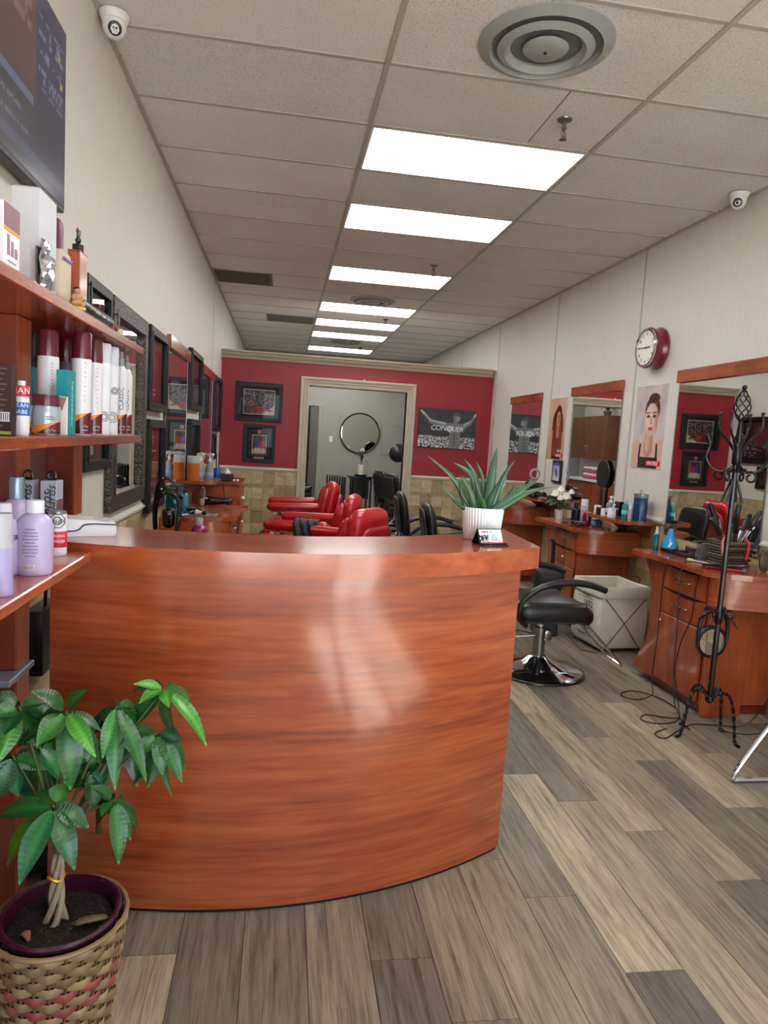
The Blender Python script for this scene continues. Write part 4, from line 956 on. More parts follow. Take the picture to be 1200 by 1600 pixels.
cr_ = math.cos(-.22); sr_ = math.sin(-.22); ax, ay = .03, -.325; o.location = (.27+ax*cr_-ay*sr_, 5.85+ax*sr_+ay*cr_, .752); o.rotation_euler = (0, 0, -.22)
tag(o, 'dark grey barber cape draped over a red chair arm', 'cape')

# ================================================================== COAT RACK
t = thing('coat_rack', 'black wrought iron coat rack with scrolled hooks and twisted legs', 'coat rack', (2.215, 3.12, 0))
m = MB(); m.tube([(0, 0, .20), (0, 0, 1.36), (0, 0, 1.50)], [.014, .013, .012], 8); m.build('pole', M['iron'], t)
m = MB(); m.lathe([(.012, 1.49), (.017, 1.53), (.013, 1.58), (.010, 1.615), (.012, 1.62)], 12); m.build('neck', M['iron'], t)
m = MB()
for k in range(6):
    P = []
    for i in range(15): q = i/14; a = k*PI/3+q*PI*1.1; r_ = .004+.034*math.sin(PI*q)**.85*(1.15-.35*q); P.append((r_*math.cos(a), r_*math.sin(a), 1.615+.155*q))
    m.tube(P, .0036, 6)
m.build('twisted_finial', M['iron'], t)
m = MB(); m.ball((0, 0, 1.78), .013, 10); m.build('finial_ball', M['iron'], t)
m = MB(); m.lathe([(.014, 1.40), (.022, 1.41), (.022, 1.50), (.014, 1.51)], 14); m.build('hook_collar', M['iron'], t)
for k in range(4):
    a = k*PI/2+.55; c, s_ = math.cos(a), math.sin(a); f = lambda r_, z: (c*r_, s_*r_, z)
    m = MB(); P = cr([f(.015, 1.47), f(.05, 1.52), f(.09, 1.56), f(.105, 1.60), f(.10, 1.645)], 5); m.tube(P, [.0075]*6+[.006]*(len(P)-6), 7); m.ball(f(.10, 1.652), .010, 8); m.build('upper_hook', M['iron'], t)
    a2 = a+.5; c, s_ = math.cos(a2), math.sin(a2)
    m = MB(); P = cr([f(.016, 1.40), f(.05, 1.372), f(.10, 1.378), f(.135, 1.43), f(.125, 1.49), f(.135, 1.535)], 5); m.tube(P, .0062, 7); m.ball(f(.137, 1.542), .009, 8); m.build('lower_hook', M['iron'], t)
    c, s_ = math.cos(a), math.sin(a)
    P = [f(.016, 1.37), f(.045, 1.385)]+[f(.075+.03*(1-q*.55)*math.cos(PI*.75-q*2.2*PI), 1.345+.03*(1-q*.55)*math.sin(PI*.75-q*2.2*PI)) for q in [i/9 for i in range(10)]]
    m = MB(); m.tube(cr(P, 3), .0058, 7); m.build('scroll', M['iron'], t)
    m = MB(); m.tube(cr([f(.014, 1.33), f(.026, 1.29), f(.045, 1.235), f(.048, 1.215)], 4), [.006]*12+[.008], 6); m.build('leaf_drop', M['iron'], t)
    # scroll ornaments lower on the pole
    P = [f(.014, .66), f(.03, .675)]+[f(.055+.024*(1-q*.5)*math.cos(PI-q*2.*PI), .655+.024*(1-q*.5)*math.sin(PI-q*2.*PI)) for q in [i/8 for i in range(9)]]+[f(.085, .61), f(.10, .60)]
    m = MB(); m.tube(cr(P, 3), .0045, 6); m.build('lower_scroll', M['iron'], t)
m = MB(); m.lathe([(.014, .60), (.02, .61), (.02, .66), (.014, .67)], 12); m.build('lower_collar', M['iron'], t)
m = MB(); m.lathe([(0, .185), (.012, .186), (.022, .2), (.02, .22), (.013, .225)], 12); m.build('leg_boss', M['iron'], t)
for a in (PI, -.87, .45, 1.85):
    c, s_ = math.cos(a), math.sin(a); P = cr([(0, 0, .205), (c*.03, s_*.03, .235), (c*.07, s_*.07, .255), (c*.105, s_*.105, .22), (c*.125, s_*.125, .12), (c*.138, s_*.138, .03), (c*.15, s_*.15, .008), (c*.165, s_*.165, .008)], 9)
    m = MB(); m.tube(P, .0085, 4, twist=.42); m.build('twisted_leg', M['iron'], t, smooth=False)

# ================================================================== HAMPER
t = thing('laundry_hamper', 'white canvas laundry hamper on a crossed wire frame, printed 1832', 'hamper', (2.452, 4.72, 0), .10)
cv = plain((214, 208, 196), .9, var=.05); HW, HD, HH = .18, .19, .485
m = MB(); ring = []
for z, e, n_ in ((.03, -.006, 0), (.06, .004, 0), (.2, .008, 0), (.36, .003, 0), (HH-.09, -.004, 0), (HH-.085, .008, 0), (HH-.02, .012, 0), (HH, .006, 0), (HH-.006, -.006, 0), (HH-.09, -.010, 0), (.08, -.012, 0), (.035, -.014, 0)):
    ring.append([(-HW-e, -HD-e, z), (0, -HD-e*1.8, z-.006 if z > .44 else z), (HW+e, -HD-e, z), (HW+e*1.5, 0, z-.006 if z > .44 else z), (HW+e, HD+e, z), (0, HD+e*1.8, z), (-HW-e, HD+e, z), (-HW-e*1.8, 0, z-.006 if z > .44 else z)])
V_ = [p for r_ in ring for p in r_]; F = []
for i in range(len(ring)-1):
    for k in range(8): F.append((i*8+k, i*8+(k+1) % 8, (i+1)*8+(k+1) % 8, (i+1)*8+k))
F.append(tuple(reversed(range(8)))); F.append(tuple(range((len(ring)-1)*8, len(ring)*8))); m.add(V_, F); m.build('canvas_bag', cv, t, ang=35)
for s_ in (-1, 1):
    m = MB(); y = s_*(HD+.014)
    m.tube([(-HW+.02, y, HH-.09), (-.0, y*1.03, .22), (HW-.02, y, .006)], .0028, 6); m.tube([(HW-.02, y, HH-.09), (0, y*1.03+.002*s_, .22), (-HW+.02, y, .006)], .0028, 6); m.build('cross_wire', M['iron'], t)
m = MB(); m.tube([(-HW-.01, -HD-.012, .006), (-HW-.10, -HD+.06, .006), (-HW-.08, HD-.08, .05), (-HW-.008, HD-.05, .05)], .0028, 6); m.build('foot_wire', M['iron'], t)
m = MB(); m.tube(cr([(HW+.012, -.05, HH-.02), (HW+.03, -.04, HH+.03), (HW+.03, .04, HH+.03), (HW+.012, .05, HH-.02)], 4), .003, 6); m.build('wire_handle', M['iron'], t)
ink = plain((44, 44, 46), .8)
FX = FACE_NX
for st, sz, z, yy in (('1832', .066, .322, .03), ('PLI', .026, .262, -.03), ('V S', .040, .195, -.02)):
    text(st, sz, ink, t, (-HW-.0165, -yy, z), FX, thick=.0006)
for y0, y1, z0, z1 in ((-.05, .05, .385, .40), (-.06, .10, .135, .150), (-.02, .07, .09, .102)):
    for k in range(6):
        q = y0+(y1-y0)*k/6; m = MB(); m.box(-HW-.0170, -HW-.0145, q+.001, q+(y1-y0)/6-.003, z0, z1); m.build('printed_mark', plain((90, 90, 92), .8), t, smooth=False)
for z in (.365, .29, .25, .20, .145, .10):
    m = MB(); m.box(-HW-.0170, -HW-.0145, -.11, .11, z-.0015, z+.0015); m.build('printed_line', ink, t, smooth=False)

# ================================================================== FOLDING CHAIR at the right edge
t = thing('folding_chair', 'chrome tube folding chair with black pad at the right edge', 'chair', (2.37, 2.47, 0))
m = MB()
for s_ in (-1, 1): m.tube(cr([(.26, s_*.19, .80), (.10, s_*.19, .62), (-.05, s_*.19, .44), (-.27, s_*.19, .12), (-.325, s_*.19, .022), (-.30, s_*.19, .012)], 5), .0115, 8)
m.tube([(-.30, -.19, .012), (.1, -.19, .012)], .0115, 8); m.tube([(-.30, .19, .012), (.1, .19, .012)], .0115, 8); m.tube([(.1, -.19, .012), (.1, .19, .012)], .0115, 8); m.build('tube_frame', M['chrome'], t)
m = MB(); m.rbox((.03, 0, .415), (.42, .40, .05), (.05, .05, .022), 3); m.build('seat', M['vinyl'], t)
m = MB(); m.rbox((0, 0, 0), (.03, .36, .24), (.012, .05, .05), 3); m2 = MB(); m2.put(m, (.25, 0, .76), RY(.6)); m2.build('backrest', M['vinyl'], t)
# ================================================================== BACK ROOM
t = thing('round_mirror', 'round wall mirror with thin black rim on the back room wall', 'mirror', (1.565, YB, 1.525)); R = RX(PI/2)
m = MB(); m.lathe([(0, .012), (.395, .012), (.395, .004), (0, .004)], 56, (0, 0, 0), R); m.build('mirror_glass', M['mirror'], t)
m = MB(); m.lathe([(.39, .002), (.39, .024), (.398, .028), (.415, .028), (.42, .022), (.42, .002)], 56, (0, 0, 0), R, cap=False); m.build('rim', M['black'], t)
t = thing('light_switch', 'white light switch plate on the grey back wall', 'switch', (.975, YB, 1.375))
m = MB(); m.bev(-.036, .036, -.006, -.001, -.06, .06, .002); m.build('plate', M['white'], t); m = MB(); m.bev(-.008, .008, -.013, -.005, -.018, .018, .002); m.build('toggle', M['white'], t)
t = thing('wall_hatch', 'flat grey access panel on the back wall right of the mirror', 'panel', (2.22, YB, 1.42))
m = MB(); m.bev(-.2, .2, -.008, -.001, -.3, .3, .002); m.build('door', plain((160, 159, 150), .6), t, smooth=False)
m = MB()
for x0, x1, z0, z1 in ((-.215, .215, .3, .315), (-.215, .215, -.315, -.3), (-.215, -.2, -.3, .3), (.2, .215, -.3, .3)): m.box(x0, x1, -.012, -.001, z0, z1)
m.build('frame', plain((150, 149, 140), .6), t, smooth=False)
t = thing('side_table', 'small black half-round console table against the grey wall', 'table', (1.46, 12.75, 0))
m = MB(); m.bev(-.235, .235, -.17, .17, .70, .722, .004); m.build('tabletop', M['black'], t); m = MB(); m.bev(-.20, .20, -.14, .14, .66, .70, .003); m.build('apron', M['black'], t)
for x in (-.19, -.11, .11, .19):
    m = MB(); m.bev(x-.017, x+.017, -.14, -.11, 0, .66, .003); m.build('leg', M['black'], t); 
m = MB(); m.bev(-.18, .18, .11, .14, .3, .66, .003); m.build('back_rail', M['black'], t)
t = thing('vase_tray', 'black tray under the white vase', 'tray', (1.46, 12.75, .7225)); m = MB(); m.lathe([(0, 0), (.10, 0), (.125, .03), (.122, .032), (.098, .008), (0, .008)], 28); m.build('dish', M['black'], t); m = MB(); m.lathe([(.121, .029), (.128, .032), (.121, .035)], 28, cap=False); m.build('lip', M['black_gloss'], t)
t = thing('flower_vase', 'white cylinder vase with green stems and a white bloom', 'vase', (1.46, 12.75, .7315))
m = MB(); m.lathe([(0, 0), (.052, 0), (.055, .01), (.055, .20), (.05, .205), (.045, .20), (.045, .19), (0, .19)], 24); m.build('vase', plain((232, 228, 214), .4), t)
lf = plain((38, 74, 44), .5, var=.15)
for k in range(11):
    a = k*2.4; r_ = .03+.07*(k % 4)/3; h_ = .22+.12*((k*7) % 5)/4
    m = MB(); P = cr([(0, 0, .18), (r_*.3*math.cos(a), r_*.3*math.sin(a), .18+h_*.5), (r_*math.cos(a), r_*math.sin(a), .17+h_)], 4); m.tube(P, [.004]*4+[.016]*3+[.012, .002], 6, flat=.4); m.build('leaf', lf, t)
m = MB(); m.tube(cr([(0, 0, .19), (.06, 0, .27), (.11, 0, .26), (.14, 0, .22)], 4), [.004]*6+[.012]*4+[.01, .008, .003], 6, flat=.5); m.build('leaf', plain((60, 30, 26), .5), t)
for c in ((.01, -.01, .49), (.035, 0, .47), (-.02, .01, .475)): m = MB(); m.ball(c, (.022, .02, .03), 8); m.build('petal', M['white'], t)
t = thing('oil_heater', 'black finned oil radiator behind the farthest red chair', 'heater', (.95, 12.3, 0))
for k in range(7): m = MB(); m.rbox((-.135+.045*k, 0, .42), (.026, .16, .66), (.012, .05, .05), 3); m.build('fin', M['black'], t)
m = MB(); m.bev(.16, .20, -.08, .08, .1, .72, .01); m.build('control_panel', M['black'], t); m = MB(); m.bev(-.16, .18, -.02, .02, .06, .1, .006); m.build('base_bar', M['black'], t)
for x in (-.12, .14): m = MB(); m.tube([(x, -.12, .02), (x, .12, .02)], .018, 8); m.build('wheel_bar', M['black'], t)
t = thing('coiled_hose', 'coil of black ribbed hose on the floor by the back doorway', 'hose', (.42, 12.0, 0))
m = MB()
for k in range(6): m.tube([(.09*math.cos(a_), .09*math.sin(a_), .05+.095*k+.02*math.sin(a_)) for a_ in [i*PI/10 for i in range(20)]], .045, 8, closed=True)
m.build('coil', plain((22, 24, 28), .35), t); m = MB(); m.lathe([(.075, .0), (.08, .01)], 20); m.build('base', M['black'], t)
# hooded dryer chair
t = thing('hood_dryer', 'black hooded hair dryer chair inside the back room, right of the mirror', 'dryer chair', (1.98, 12.22, 0), PI)
m = MB(); m.rbox((0, 0, .42), (.5, .52, .14), (.06, .06, .05), 3); m.build('seat', M['vinyl'], t); m = MB(); m.rbox((-.27, 0, .68), (.1, .5, .46), (.04, .08, .08), 3); m.build('backrest', M['vinyl'], t)
for y in (-.3, .3): m = MB(); m.tube(cr([(-.25, y, .2), (-.25, y, .6), (0, y, .64), (.24, y, .62), (.26, y, .2)], 4), .018, 8); m.build('arm_frame', M['chrome'], t)
m = MB(); m.bev(-.26, .26, -.28, .28, .0, .35, .02, 2); m.build('base', plain((40, 40, 42), .4), t)
m = MB(); m.tube([(-.34, 0, .5), (-.34, 0, 1.05), (-.3, 0, 1.12)], .03, 8); m.build('post', M['black'], t)
m = MB(); m.lathe([(.0, .19), (.07, .185), (.14, .14), (.165, .06), (.165, -.05), (.15, -.07), (.14, -.05), (.14, .05), (.0, .15)], 28, (-.08, -.06, 1.20), RX(-PI/2+.15)); m.build('hood', plain((34, 34, 36), .3), t)
dup(sc, 'black styling chair just inside the back room, nearer of two', (1.97, 10.45, -.0), .3)
dup(sc, 'black styling chair inside the back room, farther of two, beside the table', (1.93, 11.35, .0), .25)
# cabinet and oval mirror that only the station mirror shows
t = thing('wall_cabinet', 'walnut two-door wall cabinet in the back room, seen in the station mirror', 'cabinet', (XL, 13.15, 1.29))
m = MB(); m.bev(.001, .335, -.78, .78, 0, .85, .004); m.build('carcass', M['walnut'], t, smooth=False)
for s_ in (-1, 1):
    m = MB(); m.bev(.336, .354, min(0, s_*.778)+.002, max(0, s_*.778)-.002, .003, .847, .003); d = m.build('door', M['walnut'], t, smooth=False)
    m = MB(); m.tube(cr([(.354, s_*.05, .15), (.378, s_*.05, .16), (.378, s_*.05, .26), (.354, s_*.05, .27)], 3), .005, 6); m.build('handle', M['chrome'], d)
t = thing('oval_mirror', 'oval mirror beside the walnut cabinet, seen in the station mirror', 'mirror', (XL, 12.0, 1.72))
m = MB(); m.lathe([(0, .02), (.19, .02), (.19, .002), (0, .002)], 36, (0, 0, 0), RY(PI/2), sx=1.9); m.build('mirror_glass', M['mirror'], t); m = MB(); m.lathe([(.188, .002), (.188, .03), (.215, .03), (.22, .002)], 36, (0, 0, 0), RY(PI/2), sx=1.85, cap=False); m.build('rim', plain((150, 140, 130), .4, metal=.6), t)
t = thing('back_counter', 'low white wash counter under the walnut cabinet in the back room', 'counter', (XL, 13.2, 0))
m = MB(); m.bev(.001, .5, -.75, .75, 0, .86, .004); m.build('body', M['cherry_v'], t, smooth=False); m = MB(); m.bev(.001, .53, -.78, .78, .86, .90, .006); m.build('top', M['white'], t, smooth=False)
t = thing('folded_towels', 'stack of pink and white towels on the back room counter', 'towel', (XL+.25, 12.95, .9005))
for k, c in enumerate(((196, 70, 120), (226, 220, 214), (200, 84, 130), (230, 228, 224))): m = MB(); m.rbox((0, 0, .03+.06*k), (.3, .4, .058), (.028, .02, .028), 3); m.build('towel', plain(c, .9, var=.08), t)
t = thing('ceiling_fern', 'hanging fern on top of the walnut cabinet', 'plant', (XL+.16, 12.8, 2.141))
m = MB(); m.lathe([(0, 0), (.06, 0), (.08, .1), (.07, .1), (.06, .08), (0, .08)], 16); m.build('pot', plain((120, 90, 70), .6), t)
for k in range(12): a = k*.55; m = MB(); m.tube(cr([(0, 0, .08), (.08*math.cos(a), .08*math.sin(a), .2), (.15*math.cos(a), .15*math.sin(a), .12)], 4), [.003, .01, .014, .014, .012, .01, .008, .005, .002], 5, flat=.3); m.build('frond', plain((50, 70, 46), .6), t)

# ================================================================== POTTED PACHIRA in a woven basket
PX, PY, PZ = -.455, 1.565, .30
t = thing('potted_pachira', 'braided money tree with glossy green leaves in a purple rimmed pot', 'plant', (PX, PY, 0))
plum = plain((58, 14, 38), .25, coat=.3)
m = MB(); m.lathe([(.095, .03), (.118, PZ-.02), (.128, PZ-.012), (.131, PZ), (.126, PZ+.006), (.118, PZ+.002), (.112, PZ-.03), (.11, PZ-.045)], 40); m.build('liner_pot', plum, t)
s = NT('potting_soil'); n = s.noise(s.coord(), 60., 5., .7); n2 = s.noise(s.coord(), 220., 2.); s.link(s.ramp(n2, [(.4, lin((22, 18, 15))), (.62, lin((46, 38, 30))), (.72, lin((120, 100, 60)))]), s.b.inputs['Base Color']); s.set(rough=.95); s.bump(n, 1., .02)
m = MB(); rr = random.Random(3); V_ = [(0, 0, PZ-.018)]; F = []
for i in range(1, 9):
    for k in range(28): a = 2*PI*k/28; r_ = .112*i/8; V_.append((r_*math.cos(a), r_*math.sin(a), PZ-.022+rr.uniform(-.005, .005)-.006*(i/8)**3))
for k in range(28): F.append((0, 1+k, 1+(k+1) % 28))
for i in range(7):
    for k in range(28): b = 1+i*28; F.append((b+k, b+28+k, b+28+(k+1) % 28, b+(k+1) % 28))
m.add(V_, F); m.build('soil', s.m, t)
bark = plain((150, 132, 112), .8, var=.2)
for k in range(4):
    a0 = k*PI/2; P = []
    for i in range(19): q = i/18; a = a0+q*4.2; r_ = .0125*(1-.35*q)+.010*(1-q)**6; P.append((-.012+r_*math.cos(a)+.004*q, .0+r_*math.sin(a), PZ-.03+.17*q+.0))
    m = MB(); m.tube(P, [.0080-.003*i/18 for i in range(19)], 7); m.build('stem', bark, t)
m = MB(); m.tube([(-.012+.0165*math.cos(a_), .0165*math.sin(a_), PZ+.085+.004*math.sin(2*a_)) for a_ in [i*PI/8 for i in range(16)]], .0035, 6, closed=True); m.build('gold_tie', plain((214, 176, 30), .3, metal=.6), t)
m = MB(); P = cr([(.03, -.02, PZ-.02), (.06, -.03, PZ-.004), (.095, -.02, PZ-.006), (.105, -.01, PZ-.012)], 5); m.tube(P, [.006]*3+[.014]*6+[.012]*3+[.008, .005, .004, .003][:len(P)-12], 7, flat=.5); m.build('dry_leaf', plain((110, 92, 70), .8, var=.2), t)
m = MB(); m.tube(cr([(-.07, -.05, PZ-.018), (-.055, -.06, PZ-.006), (-.045, -.075, PZ-.016)], 4), [.003, .006, .008, .009, .009, .008, .006, .004, .002], 6, flat=.4); m.build('dry_leaf', plain((130, 80, 70), .8, var=.2), t)
def leaf_mesh(B, Tp, width, side, fold=.22, droop=.10, nl=24, nw=4):
    """a pointed leaf from B to Tp; side = unit vector across; ribbed along its veins"""
    L = (Tp-B).length; ax = (Tp-B)/L; nrm = ax.cross(side).normalized(); sd = nrm.cross(ax).normalized()
    if nrm.z < 0 and abs(nrm.z) > .15: nrm = -nrm
    V_ = []; F = []; vein = []
    for i in range(nl+1):
        q = i/nl; wdt = width*(math.sin(PI*min(1, q**.8*.97+.03))**.85)*(1.05 if q < .5 else 1.05-.25*(q-.5)) if 0 < q < 1 else .0006
        arch = math.sin(PI*q)*droop*L
        for j in range(nw+1):
            e = (j/nw-.5)*2; p = B+ax*(L*q)+sd*(wdt*e*.5)+nrm*(arch+abs(e)*fold*wdt*.5-(.0025*math.cos(i*PI) if 0 < abs(e) else 0)*(.5 if 0 < i < nl else 0))
            V_.append(p); vein.append((.82 if j == nw//2 else (.52 if i % 2 else .30)) if i < nl-1 else 1.2)
    for i in range(nl):
        for j in range(nw): b = i*(nw+1)+j; F.append((b, b+1, b+nw+2, b+nw+1))
    return V_, F, vein
def leaf_obj(parent, org, B, Tp, width, tint=(1, 1, 1), roll=0., droop=.10, mat='leaf', name='leaf'):
    ax = (Tp-B).normalized(); view = (CAM-B).normalized(); up = Vector((0, 0, 1))*.8+view*.7; sd = ax.cross(up).normalized(); sd = Matrix.Rotation(roll, 3, ax) @ sd
    V_, F, vein = leaf_mesh(B-org, Tp-org, width, sd, droop=droop); me = bpy.data.meshes.new(name); me.from_pydata([tuple(v) for v in V_], [], F)
    at = me.attributes.new('vein', 'FLOAT', 'POINT'); at.data.foreach_set('value', vein); me.shade_smooth(); me.materials.append(M[mat]); me.update()
    return link(name, me, parent, None, None, tint)
org = Vector((PX, PY, 0)); q0 = onY(84, 1330, PY)
stem_top = Vector((PX-.012, PY, PZ+.14))
LIME, BLUE, PALE, YEL = (2.1, 1.75, 1.1), (.9, 1.15, 2.0), (1.5, 1.35, 1.1), (2.6, 1.6, .8)
clusters = [  # centre pixel, depth, leaves: (tip pixel, depth change, width, tint)
    ((104, 1112), 1.50, [((48, 1080), -.02, .052, 0), ((136, 1078), -.01, .045, 0), ((57, 1166), -.06, .056, LIME), ((110, 1236), -.03, .060, 0), ((150, 1184), -.07, .042, LIME), ((158, 1142), .0, .034, 0), ((25, 1170), .03, .055, 0)]),
    ((84, 1260), 1.47, [((-4, 1276), .03, .052, 0), ((30, 1384), -.08, .058, BLUE), ((117, 1361), -.05, .052, 0), ((139, 1294), .0, .048, 0), ((12, 1354), .04, .052, YEL), ((40, 1312), .06, .045, YEL), ((104, 1222), .03, .05, 0), ((62, 1236), .05, .045, 0)]),
    ((182, 1103), 1.60, [((160, 1186), -.04, .040, PALE), ((180, 1236), -.02, .050, BLUE), ((228, 1222), -.06, .040, PALE), ((205, 1176), .02, .052, BLUE), ((150, 1150), .03, .05, 0), ((140, 1210), .03, .05, 0), ((214, 1140), .04, .05, 0), ((168, 1220), .05, .055, 0)]),
    ((245, 1145), 1.62, [((218, 1180), -.03, .042, 0), ((254, 1212), -.04, .040, 0), ((284, 1224), -.03, .042, 0), ((230, 1232), .0, .052, BLUE), ((196, 1144), -.02, .034, 0), ((269, 1245), .03, .030, 0), ((205, 1230), .03, .03, 0)]),
    ((257, 1075), 1.64, [((208, 1069), -.03, .030, LIME), ((217, 1100), -.06, .036, LIME), ((264, 1106), -.05, .036, LIME), ((323, 1167), -.05, .040, LIME), ((228, 1104), .0, .03, LIME)]),
    ((178, 1250), 1.57, [((142, 1228), -.02, .036, 0), ((194, 1252), -.02, .030, 0), ((158, 1276), -.05, .034, 0), ((185, 1352), -.04, .046, 0), ((204, 1314), -.01, .032, PALE)]),
    ((30, 1104), 1.52, [((-14, 1086), .0, .05, 0), ((-10, 1120), -.04, .045, 0), ((4, 1150), -.05, .05, 0), ((66, 1100), .03, .045, 0), ((-6, 1196), -.02, .05, LIME), ((52, 1140), .03, .05, 0)]),
    ((20, 1180), 1.54, [((-8, 1250), -.02, .06, BLUE), ((30, 1245), .0, .06, BLUE), ((-14, 1200), .02, .05, BLUE), ((44, 1220), .04, .05, 0), ((70, 1190), .05, .05, 0)]),
    ((140, 1205), 1.58, [((148, 1266), -.01, .046, 0), ((122, 1230), .02, .045, BLUE), ((166, 1232), .02, .045, BLUE), ((104, 1214), .03, .045, 0)]),
    ((62, 1165), 1.60, [((10, 1230), .0, .055, 0), ((60, 1250), .0, .058, 0), ((100, 1225), -.02, .052, BLUE), ((20, 1150), .02, .05, 0)]),
    ((205, 1140), 1.66, [((170, 1200), .0, .05, 0), ((215, 1230), .0, .05, 0), ((250, 1190), .0, .045, 0), ((190, 1110), .0, .045, 0)]),
    ((88, 1120), 1.64, [((50, 1200), .0, .055, 0), ((92, 1215), .0, .058, 0), ((130, 1200), .0, .052, 0), ((60, 1100), .0, .05, 0)]),
    ((120, 1160), 1.63, [((70, 1185), .0, .055, 0), ((96, 1210), .0, .06, 0), ((146, 1215), .0, .055, 0), ((160, 1170), .02, .05, 0), ((74, 1150), .03, .05, 0)]),
]
for (cx, cy), Yd, lv in clusters:
    C = onY(cx, cy, Yd)
    P = cr([stem_top-org, (stem_top*.55+C*.45)-org+Vector((0, 0, .03)), C-org], 6); m = MB(); m.tube(P, [.0038]*7+[.0026]*6, 6); m.build('leaf_stalk', plain((74, 88, 46), .5), t)
    lv = lv+[((cx+random.uniform(-52, 52), cy+random.uniform(5, 85)), random.uniform(.01, .07), random.uniform(.042, .056), random.choice((0, 0, BLUE))) for _ in range(6)]
    for (tx, ty), dy, wd, tint in lv:
        Tp = onY(tx, ty, Yd+dy); d = (Tp-C).normalized()
        leaf_obj(t, org, C+d*.008, Tp, wd*.84, (tint if tint else (1, 1, 1)), random.uniform(-.3, .3), random.uniform(.06, .14))
# woven basket
b = thing('woven_basket', 'woven rattan basket planter with faded red bands', 'basket', (PX, PY, 0))
def brad(z): return .108+.032*(z/.28)
straw = [plain(c, .55, var=.18) for c in ((140, 116, 82), (126, 102, 70), (152, 130, 94), (116, 92, 62))]; redstraw = plain((140, 70, 62), .55, var=.15)
NS = 26
for k in range(NS):
    a = 2*PI*k/NS; m = MB(); m.tube([((brad(z)-.002)*math.cos(a), (brad(z)-.002)*math.sin(a), z) for z in (.006, .10, .20, .287)], .006, 6, flat=.6); m.build('stake', plain((104, 78, 50), .7, var=.15), b)
NR = 15
for i in range(NR):
    z = .016+i*.0188; m = MB(); n_ = NS*4; ring_o = []
    for k in range(n_):
        a = 2*PI*k/n_; ph = math.cos(a*NS/2+(PI if i % 2 else 0)); r_ = brad(z)+.0055*ph; ring_o.append((r_, a))
    V_ = []; F = []
    for dz, dr in ((-.0105, -.001), (-.006, .0022), (.006, .0022), (.0105, -.001), (.0, -.003)):
        for r_, a in ring_o: V_.append(((r_+dr)*math.cos(a), (r_+dr)*math.sin(a), z+dz))
    for j in range(5):
        for k in range(n_): k2 = (k+1) % n_; j2 = (j+1) % 5; F.append((j*n_+k, j*n_+k2, j2*n_+k2, j2*n_+k))
    m.add(V_, F); m.build('weave_band', redstraw if i in (7, 9) else straw[i % 4], b, ang=60)
m = MB(); m.lathe([(0, .0), (.106, .0), (.11, .008), (0, .008)], 30); m.build('basket_floor', straw[1], b)
m = MB(); m.tube([((brad(.288)+.002)*math.cos(a_), (brad(.288)+.002)*math.sin(a_), .2895) for a_ in [i*PI/20 for i in range(40)]], .0058, 6, closed=True); m.build('rim_wrap', straw[0], b)

# ================================================================== ALOE on the counter
AX, AY, AZ = .715, 2.36, 1.09
t = thing('aloe_plant', 'spiky green aloe plant in a white ribbed pot on the counter', 'plant', (AX, AY, AZ))
m = MB(); V_ = []; F = []; n_ = 240
for z, r_ in ((0, .058), (.002, .062), (.06, .068), (.112, .073), (.115, .071), (.113, .067), (.095, .066)):
    for k in range(n_): a = 2*PI*k/n_; q = r_+(.0018*math.cos(a*40) if .001 < z < .114 and r_ > .0675 or z in (.002,) else 0); V_.append((q*math.cos(a), q*math.sin(a), z))
for i in range(6):
    for k in range(n_): k2 = (k+1) % n_; F.append((i*n_+k, i*n_+k2, (i+1)*n_+k2, (i+1)*n_+k))
F.append(tuple(reversed(range(n_)))); m.add(V_, F); m.build('ribbed_pot', M['white'], t, ang=80)
m = MB(); m.lathe([(0, .097), (.066, .096), (.066, .09), (0, .09)], 30); m.build('soil', plain((50, 40, 32), .95, var=.3), t)
al = [  # pixels: base, middle, tip; depth change of the tip; width; tint
    ((728, 794), (712, 752), (667, 711), .02, .022, 0), ((748, 790), (738, 745), (709, 723), .05, .026, 0), ((752, 788), (742, 745), (725, 717), .10, .028, 0), ((724, 794), (702, 772), (681, 752), .0, .012, 0),
    ((762, 790), (769, 740), (777, 698), .03, .034, (1.5, 1.4, 1.3)), ((768, 788), (786, 746), (805, 719), -.02, .020, 0), ((756, 788), (755, 750), (744, 721), .08, .016, 0), ((768, 800), (812, 768), (842, 748), -.08, .026, (2., 1.9, 1.9)),
    ((772, 800), (822, 771), (866, 760), -.10, .020, 0), ((744, 798), (735, 768), (721, 741), -.06, .024, 0), ((764, 798), (778, 772), (791, 754), .05, .022, (1.5, 1.4, 1.2)), ((756, 802), (756, 792), (755, 779), -.07, .020, (1.6, 1.9, .9)),
    ((740, 798), (722, 772), (720, 748), .0, .016, 0), ((750, 800), (748, 770), (740, 738), -.07, .026, 0), ((770, 798), (792, 776), (808, 752), .04, .012, 0), ((760, 796), (762, 760), (768, 732), .09, .014, 0), ((732, 796), (714, 786), (704, 778), -.03, .012, 0),
    ((766, 800), (790, 786), (812, 770), -.04, .016, 0), ((736, 794), (728, 762), (716, 742), .08, .016, 0), ((758, 798), (768, 776), (782, 748), -.05, .022, 0)]
